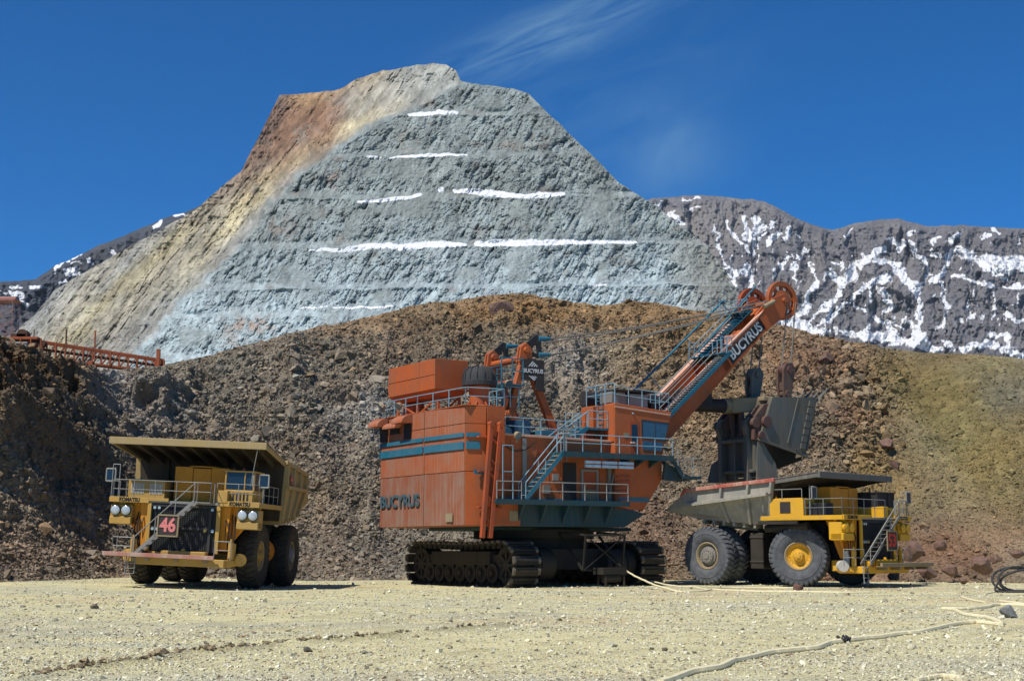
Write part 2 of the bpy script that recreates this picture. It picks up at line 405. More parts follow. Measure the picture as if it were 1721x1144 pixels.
def ground_h(x, y):
    x = np.asarray(x, float); y = np.asarray(y, float)
    h = 0.045 * np.clip(-14.2 - x, 0, 9) * sstep(74, 81, y) * (1 - sstep(96, 110, y))
    near = 1 - sstep(100, 160, np.hypot(x, y))
    h = h + near * (0.035 * fbm(x, y, x * 0, 5.0, 3, seed=3) + 0.018 * fbm(x * 0.5 + 0.3 * y, y, x * 0, 1.1, 3, seed=4))
    for X, Y, w, hh in RUTW:
        d = seg_dist(x, y, X, Y); n = 0.55 + 0.9 * np.abs(fbm(x, y, x * 0, 0.5, 3, seed=8))
        h = h + hh * n * np.exp(-(d / w) ** 2) - hh * 0.35 * np.exp(-((d - 2.2 * w) / w) ** 2)
    return h
def make_ground():
    ys = [-60, -30, -10, 0, 6, 10]; y = 12.0
    while y < 112: ys.append(y); y += 0.045 + (y - 12) * 0.0042
    ys += [116, 125, 140, 170, 220, 320, 500, 900, 1600, 3000, 5000, 8000]
    xs = list(np.arange(-24, 24.01, 0.11)); a = 24.2
    while a < 60: xs.append(a); xs.insert(0, -a); a += 0.3
    for a in (64, 70, 80, 100, 140, 220, 400, 900, 2500, 7000): xs.append(a); xs.insert(0, -a)
    X, Y = np.meshgrid(np.array(xs), np.array(ys)); Z = ground_h(X, Y)
    gx = fbm(X, Y, X * 0, 9, 4, seed=21); gy = fbm(X * 0.35 + 0.2 * Y, Y * 1.4, X * 0, 3.2, 4, seed=22); gz = fbm(X, Y, X * 0, 0.7, 3, seed=23)
    c0 = np.array((0.56, 0.505, 0.28)); c1 = np.array((0.46, 0.435, 0.29)); c2 = np.array((0.50, 0.39, 0.22))
    w1 = sstep(-0.2, 0.45, gy)[..., None]; w2 = (sstep(0.15, 0.6, gx) * 0.55)[..., None]
    T = c0 * (1 - w1) + c1 * w1; T = T * (1 - w2) + c2 * w2; T = T * (1 + 0.22 * gz[..., None])
    for k, (RX, RY, w, hh) in enumerate(RUTW[:2]):
        d = seg_dist(X, Y, RX, RY); q = (np.exp(-(d / (w * 1.6)) ** 2) * (0.5, 0.3)[k] * sstep(-0.35, 0.25, fbm(X, Y, X * 0, 1.6, 3, seed=27)))[..., None]
        T = T * (1 - q) + np.array((0.17, 0.135, 0.07)) * q
    for k, (RX, RY, w, hh) in enumerate(RUTW[2:]):
        d = seg_dist(X, Y, RX, RY); q = (np.exp(-(d / (w * 1.3)) ** 2) * 0.4 * sstep(-0.4, 0.3, fbm(X, Y, X * 0, 2.2, 3, seed=28 + k)))[..., None]
        T = T * (1 - q) + np.array((0.36, 0.30, 0.185)) * q
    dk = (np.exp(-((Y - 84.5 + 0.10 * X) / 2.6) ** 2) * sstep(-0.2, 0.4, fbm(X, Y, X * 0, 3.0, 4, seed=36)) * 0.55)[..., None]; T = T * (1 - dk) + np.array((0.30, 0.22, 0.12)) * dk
    P = np.stack([X, Y, Z], -1).reshape(-1, 3)
    m = rock_mat('gravel_ground', 0.16, bump=1.0, bd=0.035, var=0.42)
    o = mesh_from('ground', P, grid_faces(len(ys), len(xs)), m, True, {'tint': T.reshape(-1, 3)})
    tag(o, kind='structure')
make_ground()
GRAVEL = rock_mat('gravel_stone', 0.3, bump=0.3, bd=0.01, var=0.25)
def make_gravel():
    n = 260000
    inv = rng.uniform(1 / 100.0, 1 / 13.0, n); y = 1 / inv; x = rng.uniform(-0.52, 0.52, n) * y
    patch = fbm(x * 0.6, y, x * 0, 2.6, 4, seed=33) + 0.35 * fbm(x, y, x * 0, 12, 2, seed=34)
    keep = rng.uniform(-0.9, 0.6, n) < patch; x, y = x[keep], y[keep]; n = len(x)
    s = np.exp(rng.normal(-4.45, 0.50, n)) * np.clip((y / 22) ** 0.62, 0.8, 3.0); s = np.minimum(s, 0.13)
    z = ground_h(x, y) + s * 0.25
    pal = np.array([(0.62, 0.57, 0.38), (0.48, 0.46, 0.34), (0.68, 0.65, 0.48), (0.26, 0.235, 0.17), (0.34, 0.26, 0.16)])
    t = pal[rng.choice(5, n, p=[0.36, 0.24, 0.22, 0.11, 0.07])] * rng.uniform(0.75, 1.15, (n, 1))
    tag(stones('gravel', np.stack([x, y, z], -1), s, t, GRAVEL), kind='stuff')
    # darker clods along the big rut
    P = []
    for RX, RY, w, hh in RUTW[:1]:
        for k in range(420):
            i = rng.integers(0, len(RX) - 1); t = rng.uniform(); a = rng.normal(0, w * 0.8)
            P.append((RX[i] + t * (RX[i + 1] - RX[i]) + a * 0.3, RY[i] + t * (RY[i + 1] - RY[i]) + a, 0))
    P = np.array(P); s = np.exp(rng.normal(-3.6, 0.5, len(P))); P[:, 2] = ground_h(P[:, 0], P[:, 1]) + s * 0.3
    tag(stones('soil_clods', P, s, np.array((0.22, 0.17, 0.10)) * rng.uniform(0.5, 1.6, (len(P), 1)), GRAVEL), kind='stuff')
make_gravel()

# ---- rubble slope behind the machines ------------------------------------
CREST = [(-900, 380), (-500, 400), (-300, 420), (-160, 450), (-90, 520), (-40, 573), (0, 590), (60, 592), (90, 604), (150, 622), (205, 618), (260, 612), (330, 600), (400, 581), (470, 566), (540, 546), (620, 531), (700, 510), (780, 500), (830, 491), (900, 491), (940, 500), (1000, 509), (1060, 502), (1110, 508), (1160, 521), (1240, 528), (1330, 550), (1400, 565), (1470, 575), (1560, 588), (1640, 590), (1721, 601), (1900, 610), (2300, 640), (2700, 700)]  # leftmost points: unseen ridge raised to throw shade on the left cliff
BASED = [(-900, 52), (-500, 60), (-100, 74), (0, 79), (120, 84), (200, 91), (320, 98), (600, 103), (1000, 106), (1300, 102), (1500, 99), (1721, 95), (2300, 80), (2700, 70)]
CRESTD = [(-900, 90), (-500, 96), (-150, 100), (0, 106), (100, 113), (200, 122), (350, 128), (600, 132), (1000, 136), (1300, 132), (1721, 124), (2300, 110), (2700, 100)]
def itp(tab, x): return np.interp(x, [p[0] for p in tab], [p[1] for p in tab])
SL_PX = np.concatenate([np.arange(-880, -70, 8), np.arange(-70, 1790, 1.9), np.arange(1790, 2680, 8)])
SL_NV = 330
SLBLOBS = [  # px, py, rx, ry, angle, colour, strength
    (900, 535, 420, 66, 0, (0.34, 0.225, 0.115), 0.9), (700, 620, 130, 70, -20, (0.29, 0.215, 0.15), 0.5),
    (1150, 560, 160, 60, 10, (0.31, 0.215, 0.125), 0.7), (1050, 620, 60, 60, 60, (0.34, 0.30, 0.22), 0.7),
    (960, 640, 50, 70, 60, (0.36, 0.35, 0.33), 0.75), (615, 750, 60, 90, 70, (0.44, 0.43, 0.42), 0.7), (560, 850, 60, 40, 30, (0.34, 0.29, 0.22), 0.7),
    (1180, 690, 90, 120, 60, (0.36, 0.25, 0.14), 0.8), (1380, 620, 110, 70, 20, (0.30, 0.17, 0.10), 0.8),
    (1470, 720, 40, 80, 80, (0.33, 0.17, 0.11), 0.8), (1570, 690, 140, 120, 40, (0.245, 0.20, 0.085), 0.95), (1640, 800, 150, 140, 40, (0.265, 0.23, 0.11), 0.95),
    (1480, 830, 70, 60, 0, (0.34, 0.25, 0.11), 0.8), (1680, 620, 60, 35, 10, (0.36, 0.33, 0.18), 0.7), (1700, 680, 40, 60, 60, (0.22, 0.22, 0.18), 0.6), (1590, 930, 130, 50, 0, (0.26, 0.13, 0.08), 0.7),
    (1380, 960, 120, 40, 0, (0.27, 0.15, 0.10), 0.7), (280, 700, 60, 60, 0, (0.27, 0.28, 0.30), 0.75), (60, 690, 130, 110, 30, (0.15, 0.095, 0.05), 0.9),  # closing dark brown blob paints shade onto the left cliff
    (150, 790, 150, 80, 40, (0.12, 0.085, 0.055), 0.9), (210, 680, 30, 80, -25, (0.36, 0.37, 0.40), 0.6), (80, 930, 130, 50, 0, (0.25, 0.20, 0.165), 0.7), (30, 830, 80, 60, 30, (0.30, 0.255, 0.20), 0.7),  # opening blob likewise: cliff shade put into the colour
    (600, 940, 300, 60, 0, (0.25, 0.235, 0.215), 0.7), (1090, 900, 80, 80, 0, (0.25, 0.16, 0.115), 0.7), (450, 640, 220, 60, -15, (0.29, 0.275, 0.24), 0.6), (450, 780, 200, 70, 0, (0.26, 0.245, 0.215), 0.5)]
def make_slope():
    px = SL_PX[None, :]; v = np.linspace(0, 1, SL_NV)[:, None]
    bd = itp(BASED, px); cd = itp(CRESTD, px); cpy = itp(CREST, px)
    cxw, _, czw = at_depth(px, cpy, cd); bxw = (px - CX) / FPX * bd
    prof = v ** 1.12; hz = v + 0.05 * np.sin(pi * 2 * v)
    X = bxw + (cxw - bxw) * hz; Y = bd + (cd - bd) * hz; Z = czw * prof - 0.25
    # screen-space guide only used to look up rock colour and painted cliff shade
    pyg = 985 + (cpy - 985) * prof ** 0.95; pxg = px + 0 * v
    gu = fbm(X * 0.9, Z * 0.25, Y * 0, 4.0, 4, seed=41, ridged=True)
    big = fbm(X, Y, Z, 11, 3, seed=42); mid = fbm(X, Y, Z, 3.4, 4, 0.55, seed=43, ridged=True); small = fbm(X, Y, Z, 1.1, 3, 0.6, seed=44)
    w1, id1 = worley(X, Y, Z, 1.7, 5); w2, id2 = worley(X, Y, Z, 0.75, 9)
    rough = 0.35 + 0.65 * sstep(0.25, 0.75, v + 0.35 * fbm(X, Y, Z, 9, 3, seed=46))          # blocky high up, fine scree below
    smooth_r = sstep(1440, 1540, pxg + 0.3 * (pyg - 700)); rough = rough * (1 - 0.78 * smooth_r)
    rough = rough + 0.55 * np.exp(-(((pxg - 1400) / 90) ** 2 + ((pyg - 650) / 90) ** 2))
    crag = np.exp(-(((pxg - 275) / 75) ** 2 + ((pyg - 700) / 70) ** 2)) + 1.9 * sstep(280, 60, pxg) * np.exp(-(((pyg - 690 - 0.35 * pxg) / 115) ** 2))
    amp = 0.10 + 0.9 * sstep(0.0, 0.12, v)
    d = amp * (1.5 * big + 0.9 * gu * (0.3 + rough) + rough * (1.0 * mid + 0.40 * small) - rough * 0.35 * w1 * (0.5 + id1) - 0.28 * w2 * (0.4 + id2) * (0.4 + rough))
    d = d + crag * amp * (2.2 * mid + 1.6 * fbm(X, Y, Z, 6, 3, seed=48, ridged=True))
    edge = 1 - sstep(0.90, 1.0, v) * 0.75
    Y = Y - d * 0.72 * edge; Z = Z + d * 0.62 * edge * sstep(0, 0.05, v)
    # broad gullies and ribs
    gb = fbm(X + 0.35 * Z, Z * 0.22, Y * 0, 8.5, 3, 0.5, seed=55, ridged=True); Y = Y - amp * edge * 2.1 * gb * (1 - 0.6 * smooth_r)
    er = np.maximum(fbm(X + 0.12 * Z, Z * 0.12, Y * 0, 2.6, 4, 0.55, seed=59, ridged=True), -0.2); upz = sstep(0.5, 0.8, v) * (1 - 0.7 * smooth_r) * sstep(560, 700, pxg); Y = Y - edge * upz * 1.1 * er
    # diagonal spur at the far left: steep cliff that faces right, partly darkened by painted shade
    q = sstep(330, 40, pxg - 0.0 * pyg); Y = Y - q * 5.5 * np.sin(pi * np.clip(v * 1.05, 0, 1)) ** 1.5
    X = X + amp * 0.5 * fbm(X, Y, Z, 2.2, 3, seed=49)
    tint = blobfield(pxg, pyg, (0.275, 0.24, 0.195), SLBLOBS)
    tint = tint * (1 + 0.30 * fbm(X, Y, Z, 2.4, 4, 0.6, seed=50)[..., None]) * (0.82 + 0.36 * id2[..., None])
    stk = fbm(X + 0.15 * Z, Z * 0.10, Y * 0, 1.6, 4, 0.6, seed=57); tint = tint * (1 + 0.30 * stk[..., None])
    fan = sstep(0.05, 0.45, fbm(X + 0.3 * Z, Z * 0.18, Y * 0, 6.0, 3, seed=58))[..., None] * 0.45; tint = tint * (1 - fan) + (tint * 0.4 + 0.6 * np.array((0.31, 0.285, 0.235))) * fan
    hue = fbm(X, Y, Z, 5.0, 3, seed=51)[..., None]; tint = 0.66 * np.array((1.08, 1.0, 0.87)) * tint * (1 + hue * np.array((0.10, 0.0, -0.08)))
    # the plateau behind the crest
    rows = []; rt = []
    for k, (dy, dz) in enumerate([(3, 0.1), (8, 0.3), (20, 1.5), (45, 2.5), (90, -6), (140, -30)]):
        rows.append(np.stack([X[-1] * (1 + dy / 110), Y[-1] + dy, np.maximum(Z[-1] + dz + 0.5 * fbm(X[-1], Y[-1] + dy, X[-1] * 0, 6, 3, seed=60), -3)], -1)); rt.append(tint[-1])
    P = np.concatenate([np.stack([X, Y, Z], -1), np.array(rows)], 0); T = np.concatenate([tint, np.array(rt)], 0)
    m = rock_mat('blasted_rock', 1.1, bump=0.8, bd=0.22, var=0.33)
    o = mesh_from('rubble_slope', P.reshape(-1, 3), grid_faces(P.shape[0], P.shape[1]), m, False, {'tint': T.reshape(-1, 3)})
    tag(o, kind='structure')
    # loose stones lying over it
    ST = rock_mat('loose_rock', 0.7, bump=0.5, bd=0.05, var=0.28)
    nx = len(SL_PX)
    def sample(n, s_mu, s_sig, smax, kind, name, dens=None, lo=0, hi=SL_NV - 2):
        j = rng.uniform(90, nx - 100, n); i = rng.uniform(lo, hi, n)
        ii = i.astype(int); jj = j.astype(int)
        if dens is not None:
            k = rng.uniform(0, 1, n) < dens(pxg[ii, jj], pyg[ii, jj], v[ii, 0], rough[ii, jj]); i, j, ii, jj = i[k], j[k], ii[k], jj[k]; n = len(i)
        fi = (i - ii)[:, None]; fj = (j - jj)[:, None]
        p = (P[ii, jj] * (1 - fi) + P[ii + 1, jj] * fi) * (1 - fj) + (P[ii, jj + 1] * (1 - fi) + P[ii + 1, jj + 1] * fi) * fj
        s = np.minimum(np.exp(rng.normal(s_mu, s_sig, n)), smax) * (1 - 0.45 * smooth_r[ii, jj])
        p[:, 2] += s * 0.15; p[:, 1] -= s * 0.15
        t = T[ii, jj] * rng.uniform(0.65, 1.6, (n, 1)) * (1 + rng.normal(0, 0.05, (n, 1)) * np.array((1, 0, -1)))
        tag(stones(name, p, s, np.clip(t, 0.02, 0.62), ST, kind, 0.85), kind='stuff')
    sample(190000, -2.80, 0.50, 0.34, 'cube', 'scree', lambda a, b, c, r: 0.95 - 0.35 * (c > 0.6))
    sample(10000, -2.15, 0.50, 0.7, 'ico', 'rock_rubble', lambda a, b, c, r: np.clip(r - 0.15, 0.05, 1))
    def blk(a, b, c, r):
        return np.clip(0.9 * np.exp(-(((a - 1390) / 80) ** 2 + ((b - 640) / 70) ** 2)) + 1.0 * np.exp(-(((a - 1475) / 32) ** 2 + ((b - 735) / 55) ** 2)) + 0.7 * np.exp(-(((a - 1560) / 110) ** 2 + ((b - 940) / 35) ** 2)) + 0.35 * np.exp(-(((a - 880) / 120) ** 2 + ((b - 530) / 30) ** 2)) + 0.3 * np.exp(-(((a - 560) / 110) ** 2 + ((b - 700) / 60) ** 2)), 0, 1)
    sample(8000, -1.25, 0.45, 1.0, 'ico', 'block_rubble', blk)
    return P, pxg, pyg
SLOPE = make_slope()
SLIDX = SLOPE[0]
def slope_at(px, v):
    j = int(np.argmin(np.abs(SL_PX - px))); i = int(v * (SL_NV - 1)); return SLIDX[i, j]

# ---- separate boulders at the foot and on the floor ----------------------
BM = {}
def boulder(px, py, D, size, col, label, group=None, cat='boulder', z=None, flat=0.8):
    import bmesh
    bm = bmesh.new(); bmesh.ops.create_icosphere(bm, subdivisions=3, radius=1.0)
    sx, sy, sz = rng.uniform(0.8, 1.25, 3); cuts = [Vector(rng.normal(size=3)).normalized() for _ in range(22)]; lim = rng.uniform(0.45, 0.85, 22)
    for vv in bm.verts:
        for c, l in zip(cuts, lim):
            e = vv.co.dot(c) - l
            if e > 0: vv.co -= c * e
        vv.co = Vector((vv.co.x * sx, vv.co.y * sy, vv.co.z * sz * flat)) * size * (1 + random.uniform(-0.015, 0.015))
    me = bpy.data.meshes.new('boulder'); bm.to_mesh(me); bm.free()
    if col not in BM:
        BM[col] = plain('boulder_rock', col, 0.95, var=0.5)
    me.materials.append(BM[col]); o = bpy.data.objects.new('boulder', me); COL.objects.link(o)
    if D is None:
        X, Y = on_ground(px, py); Z = float(ground_h(X, Y)) + size * 0.35
    else:
        X, Y, Z = at_depth(px, py, D)
    o.location = (float(X), float(Y), float(Z)); tag(o, label, cat, group)
RED = (0.20, 0.118, 0.085); GRY = (0.23, 0.24, 0.23)
boulder(1698, 1037, None, 0.40, GRY, 'grey angular stone lying alone on the gravel near the right edge between the pale cables', cat='stone')
boulder(1341, 991, None, 0.36, (0.20, 0.10, 0.07), 'small dark red stone on the gravel just in front of the yellow front wheel rim', cat='stone')
boulder(516, 1095, None, 0.13, (0.14, 0.12, 0.09), 'small dark stone alone on open gravel left of the near pale cable', cat='stone')
boulder(1118 - 0, 1094, None, 0.12, (0.16, 0.14, 0.10), 'small dark stone on open gravel just left of the near pale cable', cat='stone')
boulder(160, 1022, None, 0.20, (0.20, 0.17, 0.11), 'fist of brown stone on pale gravel below the left dump truck', cat='stone')
G = 'red-brown boulders at the foot of the right slope'
for px, py, D, s, lab in [(1535, 925, 95.5, 1.05, 'largest red-brown boulder at the slope foot right of the ladder of the loaded truck'), (1557, 962, 93.5, 0.75, 'red boulder lying below the tip of the long front beam'),
                          (1503, 968, 93.5, 0.6, 'red-brown boulder under the middle of the long front beam'), (1600, 958, 93, 0.7, 'red-brown boulder on the floor edge right of the long front beam'),
                          (1648, 950, 92.5, 0.8, 'broad red-brown boulder left of the coiled black cable'), (1672, 938, 92.5, 0.45, 'smaller red-brown boulder just above and left of the coiled black cable'),
                          (1580, 915, 96.5, 0.6, 'red-brown boulder above the tip of the long front beam'), (1520, 895, 97.5, 0.55, 'red-brown boulder beside the number plate 53, up the slope'),
                          (1707, 930, 92, 0.5, 'red-brown boulder at the right edge above the coiled black cable'), (1620, 975, 91.5, 0.4, 'low red-brown boulder at the very edge of the gravel floor')]:
    boulder(px, py, D, s, RED, lab, G)
# big outcropping blocks in the upper right
for px, vv, s, lab in [(1478, .55, .95, 'large pale-topped red block standing out of the slope above the black canopy'),
                       (1500, .48, 0.7, 'red block halfway up the slope above the cab of the loaded truck'), (840, .90, 1.2, 'large brown block under the top of the slope crest'), (1372, .86, 0.8, 'brown block just below the crest right of the hoist sheaves')]:
    p = slope_at(px, vv)
    o_n = len(bpy.data.objects)
    boulder(0, 0, 50, s, RED, lab, 'large blocks in the slope'); o = [o for o in bpy.data.objects if o.get('label') == lab][0]; o.location = (float(p[0]), float(p[1]) - s * .3, float(p[2]))

# ---- quarried peak with benches ------------------------------------------
def polyfield(px, py, lines, warp=0.0, seed=70):
    if warp:
        wx = warp * fbm(px, py, px * 0, 16, 4, 0.6, seed=seed); wy = warp * fbm(px, py, px * 0, 16, 4, 0.6, seed=seed + 1)
        px = px + wx; py = py + wy
    r = np.zeros(px.shape)
    for w, pts in lines:
        ws = w if isinstance(w, (list, tuple)) else [w] * len(pts)
        for i in range(max(1, len(pts) - 1)):
            (ax, ay) = pts[i]; (bx, by) = pts[min(i + 1, len(pts) - 1)]
            x0, x1 = min(ax, bx) - 30, max(ax, bx) + 30
            L = (bx - ax) ** 2 + (by - ay) ** 2 + 1e-6
            t = np.clip(((px - ax) * (bx - ax) + (py - ay) * (by - ay)) / L, 0, 1)
            d = np.hypot(px - ax - t * (bx - ax), py - ay - t * (by - ay)); ww = ws[i] * (1 - t) + ws[min(i + 1, len(ws) - 1)] * t
            r = np.maximum(r, 1 - 0.5 * d / ww)
    return np.clip(r, 0, 1)
PEAK = [(-420, 640), (-120, 600), (20, 562), (60, 527), (92, 486), (120, 470), (190, 430), (270, 386), (330, 352), (380, 308), (405, 288), (430, 238), (455, 190), (470, 160), (520, 156), (575, 150), (600, 132), (640, 120), (680, 113), (720, 107), (748, 108), (766, 118), (774, 136), (790, 141), (860, 148), (888, 158), (915, 185), (945, 212), (975, 243), (1012, 277), (1040, 308), (1100, 344), (1135, 372), (1190, 415), (1222, 460), (1245, 500), (1290, 545), (1400, 620), (1700, 700)]
def make_peak():
    px = np.concatenate([np.arange(-420, -20, 12), np.arange(-20, 1300, 1.7), np.arange(1300, 1700, 10)])[None, :]
    nv = 420; v = np.linspace(0, 1, nv)[:, None]
    top = itp(PEAK, px) + 2.2 * fbm(px, px * 0, px * 0, 14, 4, 0.6, seed=101); bot = 705.0
    py = bot + (top - bot) * v; px = px + 0 * v
    # line between benched face (right) and bare slide (left)
    divx = np.interp(py, [100, 140, 215, 290, 350, 430, 540, 600, 705], [800, 772, 610, 500, 442, 378, 272, 225, 150]) + 10 * fbm(py, py * 0, py * 0, 30, 3, seed=102)
    R = sstep(-14, 14, px - divx)
    s = (705 - py)                                     # height in reference pixels
    D = 760 + s * 0.57
    # benches
    wob = 5.0 * fbm(px, py * 0, py * 0, 70, 5, 0.6, seed=103)
    y2 = py + wob - 0.012 * (px - 750) * -1
    lines = [192, 261, 330, 412, 482, 528, 600]
    st = 0
    for L in lines:
        st = st + (6.0 + 4.5 * fbm(px, px * 0 + L, px * 0, 90, 2, seed=109)) * sstep(2.2, -2.2, y2 - L + 5 * fbm(px, py * 0 + L, px * 0, 40, 4, 0.6, seed=112)) + (-0.17 * np.clip(L - y2, 0, 68 if L < 480 else 44)) * 0 
    Db = 760 + s * 0.45 + st
    D = D * (1 - R) + Db * R
    D = D + 70 * ((np.maximum(px, divx) - 780) / 520.0) ** 2 + (1 - R) * (np.clip(divx - px, 0, 500) * 0.42) - 150 * (1 - R) * 0
    # facing texture: crags
    A = rad(38)
    u = px * cos(A) - py * sin(A); w = px * sin(A) + py * cos(A)
    cr1 = fbm(u / 2.6, w, px * 0, 13, 4, 0.6, seed=104, ridged=True); cr2 = fbm(px + 0.35 * py, py * 0.42, px * 0, 12, 5, 0.6, seed=105, ridged=True)
    pits = fbm(px, py, px * 0, 55, 3, 0.5, seed=106); fine = fbm(px, py, px * 0, 5, 3, 0.6, seed=107)
    tal = sstep(0.15, 0.5, fbm(px, py * 1.3, px * 0, 46, 3, seed=108))                       # smoother talus aprons
    bench_near = np.zeros(px.shape)
    for L in lines: bench_near = np.maximum(bench_near, np.exp(-((y2 - L + 3) / 5.0) ** 2))
    amp = R * (1 - 0.8 * tal) * (1 - 0.8 * bench_near) * sstep(0, 0.03, 1 - v + 0.01)
    wk, wid = worley(px + 0.5 * py, py * 0.8, px * 0 + 0.5, 11, 77); wk2, wid2 = worley(u * 0.5, w, px * 0 + 0.5, 6.0, 78)
    D = D - amp * (2.4 * cr2 + 1.9 * cr1 + 0.9 * fine - 2.5 * wk * (0.4 + wid) - 1.2 * wk2 * (0.3 + wid2)) - R * 9 * pits * (1 - bench_near)
    # slide: long streaks running down to the left
    B = rad(-52); u2 = px * cos(B) + py * sin(B); w2 = -px * sin(B) + py * cos(B)
    sl1 = fbm(w2 * 1.0, u2 * 0.12, px * 0, 16, 5, 0.6, seed=110, ridged=True); sl2 = fbm(px, py, px * 0, 22, 4, 0.6, seed=111, ridged=True)
    wl, wlid = worley(w2, u2 * 0.22, px * 0 + 0.5, 9, 79)
    D = D - (1 - R) * (-4.5 * wl * (0.4 + wlid) * (0.5 + tal) - 5 * np.maximum(fbm(w2, u2 * 0.16, px * 0, 13, 4, 0.6, seed=153, ridged=True), 0) ** 3 + 3.0 * sl1 + (3.5 + 12 * sstep(480, 300, px) * sstep(470, 300, py)) * sl2 + 2.2 * fine)
    ck1 = np.maximum(fbm(px + 0.55 * py, py * 0.40, px * 0, 17, 4, 0.55, seed=150, ridged=True), 0) ** 4; ck2 = np.maximum(fbm(px - 0.3 * py, py * 0.7, px * 0, 11, 4, 0.6, seed=151, ridged=True), 0) ** 4; ck3 = np.maximum(fbm(px, py, px * 0, 5, 3, 0.6, seed=152, ridged=True), 0) ** 3
    D = D + amp * (6.5 * ck1 + 4 * ck2 + 1.4 * ck3)
    # dark cliff on the upper left shoulder
    cl = np.exp(-(((px - 455 + (py - 200) * 0.5) / 26) ** 2)) * sstep(300, 240, py)
    D = D - cl * 10 * sl2
    X, Y, Z = at_depth(px, py, D)
    # rock colours, plus painted haze low down and crack shade
    px0 = px; py0 = py; cw, cwid = worley(px + 0.5 * py, py * 0.55, px * 0 + 0.5, 13, 160); cw2, cwid2 = worley(px + 0.4 * py, py * 0.6, px * 0 + 0.5, 5.5, 161)
    dist0 = divx - px; jx = 26 * fbm(px, py, px * 0, 34, 6, 0.68, seed=162); jy = 22 * fbm(px, py, px * 0, 34, 6, 0.68, seed=163)
    grey = np.array((0.238, 0.268, 0.253)); pale = np.array((0.35, 0.41, 0.415)); brown = np.array((0.20, 0.16, 0.125))
    low_haze = sstep(330, 520, py + jy + 0.05 * (px - 700) + 34 * fbm(px, py, px * 0, 80, 4, seed=120))[..., None]
    T = grey * (1 - low_haze) + pale * low_haze  # lower face paled bluish, dust haze painted into the rock
    T = T * (1 + 0.36 * fbm(px, py, px * 0, 40, 6, 0.66, seed=121)[..., None] + 0.16 * (wid - 0.5)[..., None] + 0.30 * fbm(px + 0.5 * py, py * 0.6, px * 0, 5, 3, 0.7, seed=140)[..., None])
    bw = (0.55 * sstep(0.28, 0.6, fbm(px, py * 1.4, px * 0, 38, 4, 0.6, seed=122)) * sstep(620, 420, py))[..., None]; T = T * (1 - bw) + brown * bw
    tl = (tal * 0.45)[..., None]; T = T * (1 - tl) + np.array((0.215, 0.235, 0.215)) * tl
    rb = (0.7 * sstep(1100, 1190, px) * sstep(370, 420, py))[..., None]; T = T * (1 - rb) + np.array((0.255, 0.245, 0.205)) * rb
    tan = np.array((0.34, 0.305, 0.23)); yel = np.array((0.38, 0.325, 0.19)); rd = np.array((0.235, 0.125, 0.07)); gs = np.array((0.28, 0.28, 0.255)); pl = np.array((0.45, 0.44, 0.35))
    dist = divx - px + 0.8 * jx; pyo = py; pxo = px; px = px + jx; py = py + jy
    k = sstep(-0.35, 0.5, fbm(w2, u2 * 0.10, px * 0, 22, 4, 0.6, seed=123))[..., None]; S = gs * (1 - k) + tan * k
    k = (sstep(0.1, 0.5, fbm(w2, u2 * 0.07, px * 0, 30, 4, seed=124)) * 0.8)[..., None]; S = S * (1 - k) + np.array((0.27, 0.245, 0.20)) * k
    k = (0.75 * np.exp(-(((w2 - (-130 * sin(-B) + 560 * cos(B))) / 30) ** 2)))[..., None] * 0; S = S * (1 - k) + yel * k
    yb = (0.8 * np.exp(-((dist - 110 - 0.15 * (py - 400)) / 26) ** 2) * sstep(290, 380, py))[..., None]; S = S * (1 - yb) + yel * yb
    cr = (0.85 * np.exp(-((dist - 38) / 26) ** 2) * sstep(560, 330, py) * sstep(150, 220, py))[..., None]; S = S * (1 - cr) + np.array((0.55, 0.47, 0.28)) * cr
    up = (sstep(600, 545, px) * sstep(330, 215, py + (px - 500) * 0.35) * 0.9)[..., None]; S = S * (1 - up) + rd * up
    ed = (np.exp(-(((py - top) / 22) ** 2)) * sstep(455, 500, px) * sstep(690, 640, px) * 0.5)[..., None]; S = S * (1 - ed) + np.array((0.40, 0.27, 0.13)) * ed
    gt = (sstep(620, 720, px) * sstep(260, 180, py) * 0.85)[..., None]; S = S * (1 - gt) + np.array((0.34, 0.35, 0.31)) * gt
    S = S * (1 + 0.30 * fbm(px, py, px * 0, 14, 5, 0.62, seed=125)[..., None] + 0.55 * fbm(w2 * 1.0, u2 * 0.14, px * 0, 6, 4, 0.7, seed=141)[..., None]); hb = (0.55 * sstep(0.1, 0.5, fbm(px, py, px * 0, 24, 5, 0.65, seed=142)))[..., None]; S = S * (1 - hb) + np.array((0.235, 0.215, 0.18)) * hb
    dk = (cl * sstep(0.0, 0.3, sl2 + 0.3))[..., None] * 0.6; S = S * (1 - dk) + np.array((0.14, 0.10, 0.08)) * dk
    px = pxo; py = pyo; Rc = sstep(-9, 9, px - divx + 1.1 * jx)[..., None]
    T = T * Rc + S * (1 - Rc)
    T = T * (1 + (0.26 * (cwid - 0.5) + 0.34 * (cwid2 - 0.5))[..., None]) * (1 - 0.12 * (R * (ck1 + ck2))[..., None])  # creases darkened here: crack shade put into the rock colour
    for (x, y, rx, ry, c, a) in [(425, 545, 38, 14, (0.42, 0.27, 0.18), 0.7), (560, 300, 10, 16, (0.30, 0.17, 0.11), 0.6), (690, 235, 30, 18, (0.24, 0.19, 0.14), 0.5), (470, 385, 26, 30, (0.25, 0.19, 0.15), 0.6), (395, 560, 16, 30, (0.40, 0.31, 0.24), 0.5)]:
        q = (a * np.exp(-(((px - x) / rx) ** 2 + ((py - y) / ry) ** 2)) * sstep(-0.3, 0.2, fbm(px, py, px * 0, 9, 4, seed=126)))[..., None]; T = T * (1 - q) + np.array(c) * q
